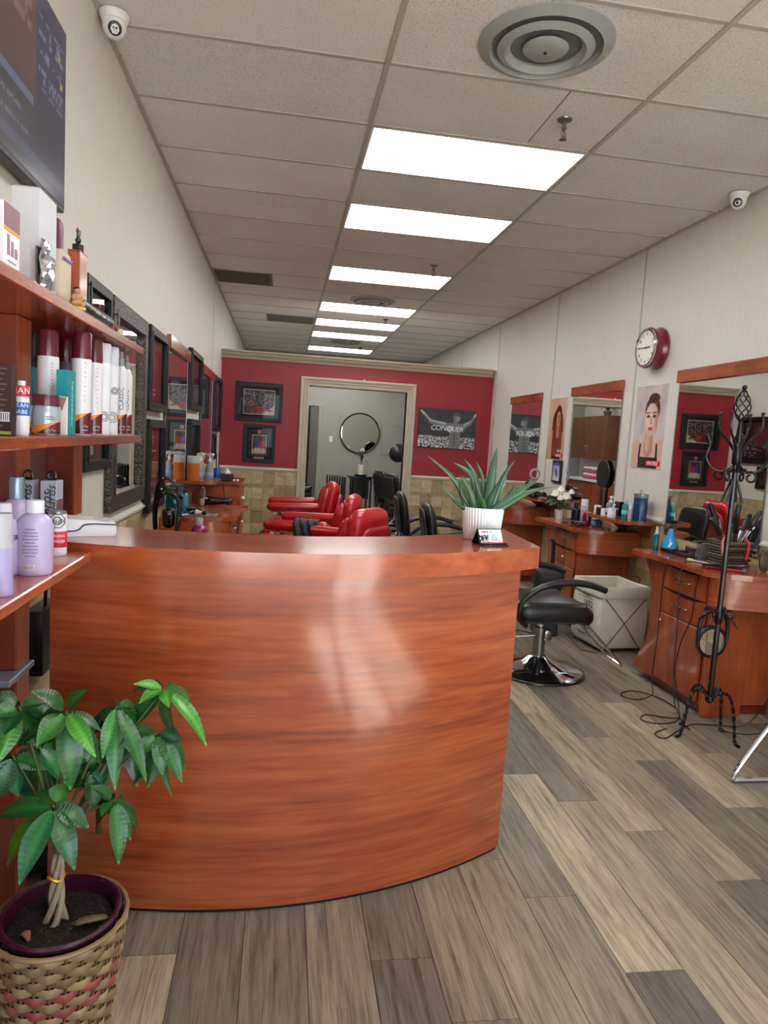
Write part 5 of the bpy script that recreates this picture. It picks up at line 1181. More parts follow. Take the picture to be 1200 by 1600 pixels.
for i, (b0, md, tp, dy, wd, tint) in enumerate(al):
    fdir = .25 if dy < 0 else .5
    Bp = onY(*b0, AY+dy*.25); Mp = onY(*md, AY+dy*.6); Tp = onY(*tp, AY+dy); Bp = Vector((AX+(Bp.x-AX)*.8, Bp.y, AZ+.095)); O = Vector((AX, AY, AZ))
    P = cr([Bp, Mp, Tp], 6); n_ = len(P); V_ = []; F = []; vein = []
    for k, p in enumerate(P):
        q = k/(n_-1); tan = (P[min(k+1, n_-1)]-P[max(k-1, 0)]).normalized(); view = (CAM-p).normalized(); out = Vector((p.x-AX, p.y-AY, .05)); sd = tan.cross(view*.8+Vector((0, 0, .3))).normalized(); nr = sd.cross(tan).normalized()
        w_ = wd*1.25*(1-q**1.8)*(.9+.1*math.cos(q*3))+.0006; th = w_*.28*(1-.5*q)+.0004
        for e, d in ((-.5, 0), (-.3, -.55), (0, -.8), (.3, -.55), (.5, 0), (.25, .15), (0, .05), (-.25, .15)): V_.append(p+sd*(w_*e)+nr*(-d*th)-O); vein.append(.35+.25*abs(e)*2 if d <= 0 else .65)
    for k in range(n_-1):
        for j in range(8): j2 = (j+1) % 8; F.append((k*8+j, k*8+j2, (k+1)*8+j2, (k+1)*8+j))
    F.append(tuple(range((n_-1)*8, n_*8)))
    # marginal teeth
    for k in range(1, n_-2):
        for e in (0, 4):
            a_ = Vector(V_[k*8+e]); c_ = Vector(V_[k*8+2]); d = (a_-Vector(V_[k*8+(4 if e == 0 else 0)])).normalized()*.0035; tn = (Vector(V_[(k+1)*8+e])-a_)*.18; o_ = len(V_); V_ += [a_, a_+tn, a_+d+tn*.8]; vein += [1., 1., 1.]; F.append((o_, o_+1, o_+2))
    me = bpy.data.meshes.new('leaf'); me.from_pydata([tuple(v) for v in V_], [], F); at = me.attributes.new('vein', 'FLOAT', 'POINT'); at.data.foreach_set('value', vein); me.shade_smooth(); me.materials.append(M['aloe']); link('leaf', me, t, None, None, tint if tint else (1, 1, 1))
# business card holder
t = thing('card_holder', 'black card stand holding salon business cards beside the aloe', 'card holder', (.715, 2.215, 1.0905), .28)
m = MB(); m.bev(-.052, .052, -.02, .045, 0, .003, .001); m.build('base', M['black_gloss'], t)
m = MB(); m.cbox((0, .02, .026), (.098, .003, .056), RX(-.45)); m.build('back_plate', M['black_gloss'], t, smooth=False); m = MB(); m.cbox((0, .042, .026), (.098, .003, .056), RX(.5)); m.build('rear_prop', M['black_gloss'], t, smooth=False)
m = MB(); m.bev(-.05, .05, -.012, -.009, .002, .009, .001); m.build('front_lip', M['black_gloss'], t)
def card_fn(u, v):
    im = canvas(u, (226, 232, 240)); im = over(im, rect(u, v, 0, 1, 0, .12), (214, 60, 80)); im = over(im, ((u < .42)*(v < .62))*(speck(u, v, 22, 14, 4) > .55), (60, 50, 56)); im = over(im, ell(u, v, .12, .35, .06, .14, .3), (40, 34, 40)); im = over(im, ell(u, v, .28, .40, .05, .14, .3), (50, 42, 44))
    for k in range(5): im = over(im, rect(u, v, .48, .9-.05*k, .20+.09*k, .23+.09*k), (90, 94, 104))
    im = over(im, rect(u, v, .12, .56, .78, .90)*(vnoise(u, v, 40, 6, 4) > .45), (196, 60, 84)); return im
print_mesh('business_card', .09, .05, 60, 34, card_fn, M['print'], RX(-.45), (0, .0165, .027), t)
# card payment terminal
t = thing('card_terminal', 'white card payment terminal at the left end of the counter', 'terminal', (-.572, 2.125, 1.0905), .35)
pr = [(-.085, 0), (.085, 0), (.088, .012), (.085, .038), (.03, .046), (-.06, .052), (-.088, .03), (-.09, .01)]
m = MB(); m.prism([(p[1], p[0]) for p in pr][::-1], -.052, .052, 'y'); m2 = MB(); m2.put(m, (0, 0, 0), RZ(0)); m2.build('housing', M['white'], t, ang=50)
m = MB(); m.cbox((-.072, 0, .044), (.004, .06, .022), RY(.6)); m.build('paper_slot', plain((120, 124, 130), .4), t, smooth=False); m = MB(); m.bev(.0, .075, -.03, .03, .0445, .0462, .0008); m.build('keypad', plain((200, 204, 212), .5), t, smooth=False)
m = MB(); m.tube(cr([(-.06, -.0528, .016), (-.02, -.0532, .018), (.0, -.0532, .034), (.03, -.0532, .037), (.085, -.0532, .034)], 4), .0022, 6); m.build('side_stripe', plain((40, 42, 46), .4), t)
# ================================================================== BOTTLES, BOXES AND TOOLS
def cam_ang(x, y): return math.atan2(CAM.y-y, CAM.x-x)
def cyl_text(string, size, mat, parent, r, z, ang, vertical=False, **kw):
    """lettering wrapped on a round bottle, facing direction ang"""
    tm_ = text_mb(string, size, .0002, **kw); m = MB(); V_ = []
    for x, y, zz in tm_.v:
        if vertical: x, y = -y, x
        a = ang+x/r; V_.append(((r+.0004+zz)*math.cos(a), (r+.0004+zz)*math.sin(a), z+y))
    m.add(V_, tm_.f); return m.build('lettering', mat, parent, smooth=False)
def bands(t, r, zs, seg=22):
    for z0, z1, c in zs:
        m = MB(); m.lathe([(r+.0003, z0), (r+.0005, z0+.0003), (r+.0005, z1-.0003), (r+.0003, z1)], seg, cap=False); m.build('label_band', c if not isinstance(c, tuple) else plain(c, .4), t)
def bottle(name, label, cat, loc, r, h, style, body, capm, group=None, extra=(), cap_h=None, sy=1.):
    t = thing(name, label, cat, loc, 0, group)
    body = body if not isinstance(body, tuple) else plain(body, .25, coat=.2); capm = capm if not isinstance(capm, tuple) else plain(capm, .3)
    ch = cap_h if cap_h is not None else h*.22; bh = h-ch
    if style == 'can':
        m = MB(); m.lathe([(0, 0), (r*.94, 0), (r, .004), (r, bh-.006), (r*.9, bh)], 24); m.build('body', body, t); m = MB(); m.lathe([(r*.97, bh-.004), (r*.97, h-.008), (r*.9, h-.002), (0, h)], 24); m.build('cap', capm, t)
    elif style == 'shampoo':
        m = MB(); m.lathe([(0, 0), (r*.9, 0), (r, .008), (r, bh*.78), (r*.93, bh*.86), (r*.72, bh*.94), (r*.42, bh), (r*.42, bh+.004)], 26, sy=sy); m.build('body', body, t); m = MB(); m.lathe([(r*.5, bh), (r*.5, h-.004), (r*.46, h), (0, h)], 22); m.build('cap', capm, t)
    elif style == 'jar':
        m = MB(); m.lathe([(0, 0), (r*.92, 0), (r, .006), (r, bh*.75), (r*.93, bh*.9), (r*.86, bh)], 26); m.build('body', body, t); m = MB(); m.lathe([(r*.95, bh-.002), (r*.97, h-.004), (r*.93, h), (0, h)], 26); m.build('lid', capm, t)
    elif style == 'pump':
        m = MB(); m.lathe([(0, 0), (r*.92, 0), (r, .006), (r, bh*.8), (r*.8, bh*.93), (r*.4, bh)], 22); m.build('body', body, t)
        m = MB(); m.lathe([(r*.45, bh-.002), (r*.45, bh+ch*.3), (.005, bh+ch*.32), (.005, bh+ch*.7), (r*.36, bh+ch*.72), (r*.36, h), (0, h)], 16); m.build('pump_head', capm, t)
        a = cam_ang(loc[0], loc[1])+.6; m = MB(); m.tube([(0, 0, h-ch*.14), (r*1.1*math.cos(a), r*1.1*math.sin(a), h-ch*.2)], .005, 6); m.build('spout', capm, t)
    elif style == 'mist':
        m = MB(); m.lathe([(0, 0), (r*.92, 0), (r, .006), (r, bh*.88), (r*.7, bh*.96), (r*.45, bh)], 20); m.build('body', body, t)
        m = MB(); m.lathe([(r*.5, bh-.002), (r*.5, bh+ch*.5), (r*.34, bh+ch*.55), (r*.32, h), (0, h)], 14); m.build('sprayer', capm, t)
    elif style == 'trigger':
        m = MB(); m.lathe([(0, 0), (r*.92, 0), (r, .006), (r*.98, bh*.6), (r*.55, bh*.9), (r*.36, bh)], 22); m.build('body', body, t)
        trigger_head(t, bh, ch, r, capm, cam_ang(loc[0], loc[1])+.9)
    for f in extra: f(t, r, h)
    return t
def trigger_head(t, bh, ch, r, capm, a):
    R_ = RZ(a); m = MB(); m.lathe([(r*.42, bh-.004), (r*.42, bh+ch*.25), (.010, bh+ch*.3), (.010, bh+ch*.6)], 14); m.build('collar', capm, t)
    q = MB(); q.prism([(bh+ch*.55, -.022), (bh+ch*.6, .02), (bh+ch*.78, .042), (bh+ch*.95, .040), (bh+ch, .0), (bh+ch*.9, -.026)], -.009, .009, 'y'); m = MB(); m.put(q, (0, 0, 0), R_); m.build('spray_head', capm, t)
    q = MB(); q.tube(cr([(.022, 0, bh+ch*.66), (.03, 0, bh+ch*.45), (.022, 0, bh+ch*.2)], 4), .004, 6); m = MB(); m.put(q, (0, 0, 0), R_); m.build('trigger', capm, t)
def spot(px0, px1, ytop, X, zb):
    p = onX((px0+px1)/2, ytop, X); q0 = onX(px0, ytop, X); return (X, p.y, zb), abs((px1-px0)/2)*p.y/FPX*.95, min(p.z-zb, .300 if zb < 1.5 else 9)
Z1, Z2, Z3 = 1.7205, 1.3805, 1.0705
WHT, MAR = (232, 234, 240), (84, 16, 34)
PR = {'maroon': plain(MAR, .22, coat=.4), 'white': plain(WHT, .3, coat=.2), 'frost': plain((206, 214, 220), .3), 'ink': plain((40, 34, 40), .5), 'red': plain((186, 40, 44), .4), 'blue': plain((30, 92, 170), .4), 'orange': plain((224, 140, 30), .4)}
def swoosh(zm):
    """maroon foot with an orange wave above"""
    def f(t, r, h):
        n = 40
        for nm, c, lo, hi in (('wave_band', 'orange', 0, .010), ('foot_band', 'maroon', -1, 0)):
            V_ = []; F = []; a0 = cam_ang(t.location.x, t.location.y)
            for k in range(n+1):
                a = a0-2.2+4.4*k/n; zt = zm+.018*math.sin((k/n-.5)*5.); b = zt if nm == 'wave_band' else .004; tp = zt+hi*(1+math.sin(k/n*6)) if nm == 'wave_band' else zt
                V_ += [((r+.0006)*math.cos(a), (r+.0006)*math.sin(a), b), ((r+.0006)*math.cos(a), (r+.0006)*math.sin(a), tp)]
            for k in range(n): F.append((2*k, 2*k+2, 2*k+3, 2*k+1))
            m = MB(); m.add(V_, F); m.build(nm, PR[c], t)
        a = a0+.35; w_ = .011/r; P = [(-1, 0), (-.5, .007), (-.2, .003), (.2, .009), (.6, .002), (1, .006)]
        m = MB(); m.tube([((r+.001)*math.cos(a+w_*x), (r+.001)*math.sin(a+w_*x), zm*.42+z) for x, z in P], .0008, 5); m.tube([((r+.001)*math.cos(a+w_*x), (r+.001)*math.sin(a+w_*x), zm*.42-.006) for x in (-.9, -.3, .3, .9)], .0008, 5); m.build('logo_mark', PR['white'], t, smooth=False)
    return f
def vtext(s_, size, z, c='ink', da=.15):
    def f(t, r, h): cyl_text(s_, size, PR[c], t, r+.0004, z, cam_ang(t.location.x, t.location.y)+da, True)
    return f
def htext(s_, size, z, c='ink', da=0.):
    def f(t, r, h): cyl_text(s_, size, PR[c], t, r+.0009, z, cam_ang(t.location.x, t.location.y)+da, False)
    return f
def vdash(z0, z1):
    def f(t, r, h):
        a = cam_ang(t.location.x, t.location.y)+.35; n = 9; rr_ = random.Random(n)
        for k in range(n):
            z = z0+(z1-z0)*k/n; w_ = rr_.uniform(.05, .16); m = MB(); m.add([((r+.0005)*math.cos(a+s_*w_), (r+.0005)*math.sin(a+s_*w_), zz) for s_, zz in ((-1, z), (1, z), (1, z+.004), (-1, z+.004))], [(0, 1, 2, 3)]); m.build('print_mark', plain((226, 190, 176), .5), t, smooth=False)
    return f
def hdash(z):
    def f(t, r, h):
        a = cam_ang(t.location.x, t.location.y)+.3
        for k in range(2):
            m = MB(); V_ = []; F = []
            for i in range(7): b_ = a-.35+.7*i/6; V_ += [((r+.0005)*math.cos(b_), (r+.0005)*math.sin(b_), z-.006*k), ((r+.0005)*math.cos(b_), (r+.0005)*math.sin(b_), z-.006*k+.003)]
            for i in range(6): F.append((2*i, 2*i+2, 2*i+3, 2*i+1))
            m.add(V_, F); m.build('print_mark', plain((110, 110, 140), .5), t, smooth=False)
    return f
def ring_mark(z, rr, da=.2):
    def f(t, r, h):
        a = cam_ang(t.location.x, t.location.y)+da; C = Vector(((r+.0008)*math.cos(a), (r+.0008)*math.sin(a), z)); sd = Vector((-math.sin(a), math.cos(a), 0))
        for k_ in (1., .55):
            m = MB(); m.tube([C+sd*(rr*k_*math.cos(i*PI/4+.4))+Vector((0, 0, rr*k_*math.sin(i*PI/4+.4))) for i in range(8)], .0011, 5, closed=True); m.build('ring_mark', PR['ink'], t)
    return f
# ---- middle shelf, front row then back row
L_, r_, h_ = spot(113, 144, 518, -.592, Z2); bottle('hairspray_can', 'tall white hairspray can with maroon cap beside the teal box', 'hairspray', L_, r_*.92, h_, 'can', PR['white'], PR['maroon'], 'salon products on the middle shelf', (swoosh(.05), vdash(.10, .22)), .075)
L_, r_, h_ = spot(139, 157, 525, -.600, Z2); bottle('hairspray_can', 'second white hairspray can with maroon cap, slimmer looking', 'hairspray', L_, .026, h_, 'can', PR['white'], PR['maroon'], 'salon products on the middle shelf', (swoosh(.05), vdash(.10, .22)), .07)
L_, r_, h_ = spot(154, 170, 536, -.590, Z2); bottle('spray_can', 'plain white spray can, first after the maroon caps', 'hairspray', L_, .024, h_, 'can', PR['white'], PR['frost'], 'salon products on the middle shelf', (ring_mark(.06, .016),), .06)
L_, r_, h_ = spot(168, 182, 541, -.590, Z2); bottle('spray_can', 'plain white spray can with ringed mark, second after the maroon caps', 'hairspray', L_, .024, h_, 'can', PR['white'], PR['frost'], 'salon products on the middle shelf', (ring_mark(.06, .018), ring_mark(.15, .012, .5)), .06)
L_, r_, h_ = spot(180, 188, 553, -.61, Z2); bottle('spray_can', 'thin white spray bottle with dark tip among the white cans', 'hairspray', L_, .017, h_, 'can', PR['white'], PR['frost'], 'salon products on the middle shelf', (ring_mark(.08, .010),), .05)
for px, X, lab in ((190, -.592, 'clear capped white spray bottle with maroon foot at the shelf end, nearer'), (198.5, -.600, 'clear capped white spray bottle with maroon foot, last on the shelf')):
    L_, r_, h_ = spot(px-6, px+6, 549, X, Z2); bottle('mist_bottle', lab, 'spray bottle', L_, .022, h_, 'mist', PR['white'], plain((190, 190, 194), .2, trans=.4), 'salon products on the middle shelf', (swoosh(.06), vtext('CLASSIC', .022, .13)), .05)
L_, r_, h_ = spot(58, 94, 515, -.655, Z2); bottle('hairspray_can', 'maroon capped white can standing behind the silver jars', 'hairspray', L_, .028, h_, 'can', PR['white'], PR['maroon'], 'salon products on the middle shelf', (vdash(.12, .2),), .07)
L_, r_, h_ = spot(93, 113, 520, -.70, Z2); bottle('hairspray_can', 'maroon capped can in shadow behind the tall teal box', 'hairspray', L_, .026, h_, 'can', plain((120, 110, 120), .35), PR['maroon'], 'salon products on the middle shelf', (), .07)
L_, r_, h_ = spot(46, 60, 518, -.72, Z2); bottle('hairspray_can', 'black can in shadow at the back of the middle shelf', 'hairspray', L_, .026, h_, 'can', plain((24, 22, 26), .35), M['black'], 'salon products on the middle shelf', (), .07)
L_, r_, h_ = spot(54, 91, 617, -.605, Z2); bottle('hair_mask_jar', 'silver jar with maroon lid, front one of the pair', 'jar', L_, .0335, h_, 'jar', plain((176, 190, 204), .22, metal=.3), PR['maroon'], 'salon products on the middle shelf', (swoosh(.018), hdash(.045)), .026)
L_, r_, h_ = spot(40, 60, 617, -.668, Z2); bottle('hair_mask_jar', 'silver jar with maroon lid, half hidden behind its twin', 'jar', L_, .0335, h_, 'jar', plain((176, 190, 204), .22, metal=.3), PR['maroon'], 'salon products on the middle shelf', (swoosh(.018),), .026)
def clubman(t, r, h):
    bands(t, r, ((.045, .075, PR['blue']), (.088, .112, PR['red']))); cyl_text('LIAN', .020, PR['white'], t, r+.0006, .100, cam_ang(t.location.x, t.location.y)-.1); cyl_text('REAN', .013, PR['white'], t, r+.0006, .068, cam_ang(t.location.x, t.location.y)-.1); cyl_text('ARBE', .013, PR['white'], t, r+.0006, .053, cam_ang(t.location.x, t.location.y)-.1)
L_, r_, h_ = spot(25, 43, 595, -.592, Z2); bottle('talc_bottle', 'white barber bottle with red and blue label bands', 'bottle', L_, .0165, h_, 'shampoo', PR['white'], PR['white'], 'salon products on the middle shelf', (clubman,), .022)
def box_px(name, label, cat, pl, pm, pr, ytop, X1, zb, mat, group=None, top=None, h=None):
    """an upright carton: left edge, near edge and right edge by sight line, near face on the plane x = X1"""
    c = onX(pm, ytop, X1); Y0 = c.y; Y1 = onX(pr, ytop, X1).y; X0 = onY(pl, ytop, Y0).x; hh = h or (c.z-zb)
    t = thing(name, label, cat, (X1, Y0, zb), 0, group); t['d'] = 0.; del t['d']
    m = MB(); m.bev(X0-X1, 0, 0, Y1-Y0, 0, hh, .0012); m.build('carton', mat, t, smooth=False); return t, X0-X1, Y1-Y0, hh
teal = plain((20, 140, 146), .35)
GP = 'salon products on the middle shelf'
t, dx, dy, hh = box_px('product_carton', 'tall teal carton in front of the hairspray cans', 'box', 88, 107, 119, 578, -.575, Z2, teal, GP)
text('MOROCCANOIL', .0165, plain((150, 214, 212), .4), t, (.0008, dy*.5, hh*.5), FACE_PX @ RY(-PI/2)); m = MB(); m.box(dx, 0, -.0009, .0, hh*.0+.001, hh*.0+.002); m.build('foot_line', PR['white'], t, smooth=False)
t, dx, dy, hh = box_px('product_carton', 'teal carton behind the barber bottle and jars', 'box', 29, 52, 63, 573, -.70, Z2, teal, GP)
t, dx, dy, hh = box_px('product_carton', 'small beige and white carton beside the silver jar', 'box', 89, 105, 106.5, 620, -.563, Z2, plain((222, 214, 208), .5), GP)
m = MB(); m.prism([(hh-.002, dx+.001), (hh-.002, -.001), (hh*.62, dx*.5)], -.0009, -.0002, 'y'); m.build('brown_flash', plain((140, 104, 90), .5), t, smooth=False)
t, dx, dy, hh = box_px('product_carton', 'dark brown carton with small print at the shelf left edge', 'box', -14, 19, 26, 569, -.575, Z2, plain((44, 26, 24), .4), GP)
for k in range(12): m = MB(); m.box(dx*.95, dx*(.25+.1*(k % 3)), -.0008, -.0002, hh*.94-.011*k-.002, hh*.94-.011*k); m.build('print_line', plain((120, 104, 98), .5), t, smooth=False)
m = MB(); m.box(dx*.55, dx*.1, -.0009, -.0002, .03, .05); m.build('barcode', PR['white'], t, smooth=False)
for k in range(8): m = MB(); m.box(dx*.52+k*.0042*1.0, dx*.52+k*.0042+.0018, -.0013, -.0008, .032, .048); m.build('barcode_bar', PR['ink'], t, smooth=False)
m = MB(); m.box(dx, -.002, -.0009, -.0002, .002, .009); m.build('green_foot', plain((150, 170, 60), .5), t, smooth=False)

# ---- top shelf
GT = 'things on the top shelf'
t, dx, dy, hh = box_px('product_carton', 'large plain white carton leaning tall on the top shelf', 'box', 17, 63, 89, 305, -.585, Z1, plain((206, 208, 212), .5), GT, h=.235)
m = MB(); m.box(-.0002, .0006, dy*.05, dy*.95, .02, .10); m.build('grey_label', plain((130, 130, 132), .5), t, smooth=False)
m = MB(); m.prism([(0, hh), (0, hh+.0), (dx*.3, hh+.012), (dx*.8, hh+.016), (dx, hh+.004)][::-1] if False else [(dx, hh), (0, hh), (dx*.3, hh+.010), (dx*.8, hh+.014)], .004, dy-.004, 'y') if False else m.bev(dx*.95, dx*.05, .004, dy-.004, hh, hh+.004, .001); m.build('top_flap', plain((176, 170, 164), .6), t, smooth=False)
t, dx, dy, hh = box_px('product_carton', 'white carton printed with maroon bottles, far left of the top shelf', 'box', -20, 6, 31, 330, -.563, Z1, PR['white'], GT, h=.125)
m = MB(); m.box(-.0002, .0006, .001, dy-.001, hh*.62, hh-.001); m.build('maroon_panel', plain((110, 60, 70), .4), t, smooth=False); m = MB(); m.box(-.0002, .0008, .001, dy-.001, hh*.56, hh*.62); m.build('gold_line', PR['orange'], t, smooth=False)
for k in range(3): m = MB(); m.bev(.0, .001, dy*(.2+.24*k), dy*(.36+.24*k), hh*.2, hh*(.52-.08*k), .0004); m.build('printed_bottle', plain((150, 110, 120), .5), t, smooth=False)
m = MB(); m.box(-.0002, .0007, dy*.25, dy*.75, hh*.09, hh*.12); m.build('print_line', plain((150, 150, 156), .5), t, smooth=False)
L_, r_, h_ = spot(-22, 20, 262, -.745, Z1); bottle('shampoo_bottle', 'white round shouldered bottle at the left edge of the top shelf', 'bottle', L_, .042, .235, 'shampoo', PR['white'], PR['white'], GT, (), .03)
# pouch and foil pack
p = onX(96, 460, -.60); t = thing('gift_pouch', 'maroon and cream pouch with lilac edge beside the wood box', 'pouch', (-.605, p.y, Z1), 0, GT)
m = MB(); m.rbox((0, 0, .075), (.05, .075, .15), (.02, .03, .03), 3); m.build('pouch_body', plain((196, 182, 160), .5), t); m = MB(); m.rbox((-.012, .006, .165), (.03, .06, .13), (.012, .024, .02), 3); m.build('maroon_top', plain((86, 26, 52), .4), t); m = MB(); m.tube(cr([(.02, -.035, .122), (.026, 0, .117), (.02, .035, .128)], 5), .004, 6); m.build('lilac_edge', plain((150, 110, 200), .4), t)
p = onX(66, 440, -.575); t = thing('foil_pack', 'crinkled silver foil pack on the top shelf', 'packet', (-.575, p.y+.02, Z1), 0, GT)
m = MB(); V_ = []; F = []; rr = random.Random(4)
for i in range(9):
    for j in range(7): V_.append((rr.uniform(-.008, .008)*(1 if 0 < i < 8 else .3)+.004, -.032+.064*j/6+rr.uniform(-.003, .003), .118*i/8))
for i in range(8):
    for j in range(6): b_ = i*7+j; F.append((b_, b_+1, b_+8, b_+7))
m.add(V_, F); o = m.build('foil', plain((170, 170, 172), .2, metal=.9), t, smooth=False); so = o.modifiers.new('t', 'SOLIDIFY'); so.thickness = .004
m = MB(); m.box(-.012, -.008, -.03, .03, 0, .1); m.build('backing_card', plain((70, 70, 74), .5), t, smooth=False)
# wooden box with figurine
t, dx, dy, hh = box_px('wooden_box', 'upright glossy brown wooden box on the top shelf', 'box', 106, 125, 137, 392, -.605, Z1, M['cherry_v'], GT); m = MB(); m.bev(dx-.001, .001, -.001, dy+.001, hh, hh+.003, .001); m.build('lid', M['cherry_v'], t, smooth=False); bx = Vector(t.location)+Vector((dx/2, dy/2, hh+.0035))
t = thing('rooster_figurine', 'tiny dark rooster figurine with red comb on the wooden box', 'figurine', bx, .4, GT)
m = MB(); m.cbox((0, 0, .012), (.022, .022, .022), RZ(.78)); m.build('base', M['black'], t, smooth=False); m = MB(); m.ball((0, 0, .034), (.009, .014, .010), 10); m.build('body', plain((30, 34, 36), .4), t)
m = MB(); m.tube(cr([(0, .008, .036), (0, .012, .052), (0, .010, .062)], 4), .0035, 6); m.ball((0, .010, .064), .005, 8); m.build('neck', plain((26, 26, 28), .4), t); m = MB(); m.tube(cr([(0, .006, .068), (0, .011, .072), (0, .015, .067)], 3), .0028, 6); m.build('comb', PR['red'], t)
m = MB(); m.tube(cr([(0, -.010, .036), (0, -.018, .05), (0, -.014, .060)], 4), [.003]*3+[.005]*3+[.006, .004, .002], 6); m.build('tail', plain((90, 96, 80), .5), t)
p = onX(118, 468, -.575); t = thing('seated_figurine', 'small tan seated figurine in front of the wooden box', 'figurine', (-.572, p.y, Z1), .8, GT); tan = plain((176, 134, 92), .5, var=.15)
m = MB(); m.bev(-.018, .018, -.018, .018, 0, .01, .002); m.build('plinth', plain((190, 170, 90), .5), t)
m = MB()
for c, r2 in (((0, 0, .022), (.016, .016, .013)), ((0, .0, .036), (.012, .012, .012)), ((0, -.003, .051), (.0095, .0095, .010)), ((.012, -.008, .018), (.009, .008, .007)), ((-.012, -.008, .018), (.009, .008, .007)), ((.012, -.004, .033), (.005, .006, .009)), ((-.012, -.004, .033), (.005, .006, .009))): m.ball(c, r2, 10)
m.build('figure', tan, t); m = MB(); m.ball((0, 0, .0585), (.010, .010, .005), 8); m.build('hair', plain((40, 30, 26), .5), t)
q0 = onX(122, 478, -.575); q1 = onX(172, 505, -.575); t = thing('soundbar', 'black rounded electronic bar lying along the top shelf edge', 'speaker', (-.585, (q0.y+q1.y)/2, Z1), 0, GT); Lh = (q1.y-q0.y)/2
m = MB(); m.rbox((0, 0, .023), (.05, 2*Lh, .046), (.022, .014, .021), 4); m.build('body', plain((42, 44, 46), .3), t)
for k in range(4): m = MB(); m.lathe([(0, 0), (.006, 0), (.005, .002), (0, .002)], 10, (.0245, -Lh*.6+k*Lh*.35, .024), RY(PI/2)); m.build('button', plain((110, 110, 112), .3), t)
m = MB(); m.lathe([(0, 0), (.014, .0), (.012, .006), (0, .006)], 14, (0, Lh, .023), RX(-PI/2)); m.build('end_cap', M['steel'], t)
p = onX(150, 482, -.64); t = thing('wooden_vase', 'small turned dark wood vase behind the black bar', 'vase', (-.635, p.y, Z1), 0, GT)
m = MB(); m.lathe([(0, 0), (.022, 0), (.028, .018), (.026, .05), (.018, .068), (.024, .088), (.026, .092), (.021, .092), (.015, .075), (0, .07)], 20); m.build('vase', plain((70, 34, 26), .25, coat=.4), t); m = MB(); m.lathe([(0, 0), (.03, .0), (.042, .014), (.040, .014), (.028, .004), (0, .004)], 20, (0, -.07, 0)); m.build('saucer', plain((80, 40, 32), .3), t)
p = onX(177, 512, -.57); t = thing('wooden_pot', 'squat red-brown turned pot near the top shelf end', 'pot', (-.575, p.y, Z1), 0, GT); m = MB(); m.lathe([(0, 0), (.014, 0), (.02, .008), (.02, .018), (.015, .024), (0, .024)], 18); m.build('pot', plain((104, 48, 40), .35), t); m = MB(); m.lathe([(.0165, .023), (.016, .028), (.005, .031), (.004, .035), (0, .036)], 16); m.build('lid', plain((120, 60, 50), .35), t)
p = onX(188, 518, -.575); t = thing('cream_candle', 'short cream pot near the top shelf end', 'candle', (-.58, p.y, Z1), 0, GT); m = MB(); m.lathe([(0, 0), (.014, 0), (.0155, .003), (.0155, .026), (.013, .027), (0, .025)], 18); m.build('pot', plain((214, 206, 170), .5), t); m = MB(); m.tube([(0, 0, .025), (.001, 0, .031)], .0012, 5); m.build('wick', M['black'], t)

# ---- desk ledge
GD = 'grooming products on the desk ledge'
LAV = (186, 176, 214)
L_, r_, h_ = (-.545, onX(54, 890, -.545).y, Z3), .039, .168
def backlabel(t, r, h):
    a = cam_ang(t.location.x, t.location.y)-.25
    for k in range(9):
        V_ = []; F = []; n = 8; w_ = .016 if k % 4 else .011; z = h*.62-.0075*k
        for i in range(n+1): b_ = a-(w_*2*i/n-w_*1.0)/r; V_ += [((r+.0005)*math.cos(b_), (r+.0005)*math.sin(b_), z), ((r+.0005)*math.cos(b_), (r+.0005)*math.sin(b_), z+.0032)]
        for i in range(n): F.append((2*i, 2*i+2, 2*i+3, 2*i+1))
        m = MB(); m.add(V_, F); m.build('print_line', plain((140, 130, 170), .5), t, smooth=False)
    V_ = []; F = []
    for i in range(9): b_ = a-.1-(.026*i/8-.013)/r; V_ += [((r+.0005)*math.cos(b_), (r+.0005)*math.sin(b_), .014), ((r+.0005)*math.cos(b_), (r+.0005)*math.sin(b_), .026)]
    for i in range(8): F.append((2*i, 2*i+2, 2*i+3, 2*i+1))
    m = MB(); m.add(V_, F); m.build('barcode', PR['white'], t, smooth=False)
    for k in range(9): b_ = a-.1+(k-4)*.0026/r; m = MB(); m.tube([((r+.0007)*math.cos(b_), (r+.0007)*math.sin(b_), .015), ((r+.0007)*math.cos(b_), (r+.0007)*math.sin(b_), .025)], .0006, 4); m.build('barcode_bar', PR['ink'], t, smooth=False)
bottle('shampoo_bottle', 'lavender shampoo bottle with white cap and barcode, largest on the desk', 'bottle', L_, r_, h_, 'shampoo', plain(LAV, .3, coat=.2), PR['white'], GD, (backlabel,), .028)
bottle('shampoo_bottle', 'lavender bottle lettered VE half hidden left of the barcoded one', 'bottle', (-.605, onX(5, 880, -.605).y, Z3), .034, .16, 'shampoo', plain(LAV, .3, coat=.2), plain((214, 216, 226), .3), GD, (htext('VER', .017, .085, 'ink', .55),), .03)
bottle('conditioner_bottle', 'lavender bottle with steel blue metallic cap at the back', 'bottle', (-.665, onX(26, 850, -.665).y, Z3), .036, .20, 'shampoo', plain(LAV, .3, coat=.2), plain((150, 172, 196), .25, metal=.6), GD, (), .055)
bottle('mousse_bottle', 'clear topped lilac mousse bottle at the left picture edge', 'bottle', (-.535, onX(2, 900, -.535).y, Z3), .021, .165, 'can', plain((168, 158, 206), .2), plain((214, 216, 224), .15, trans=.3), GD, (), .065)
def magic(t, r, h): bands(t, r, ((.022, .064, plain((200, 34, 58), .4)),)); htext('magic', .017, .092)(t, r, h); htext('SHAVING', .010, .052, 'white')(t, r, h); htext('POWDER', .010, .038, 'white')(t, r, h); ring_mark(.092, .019, .0)(t, r, h)
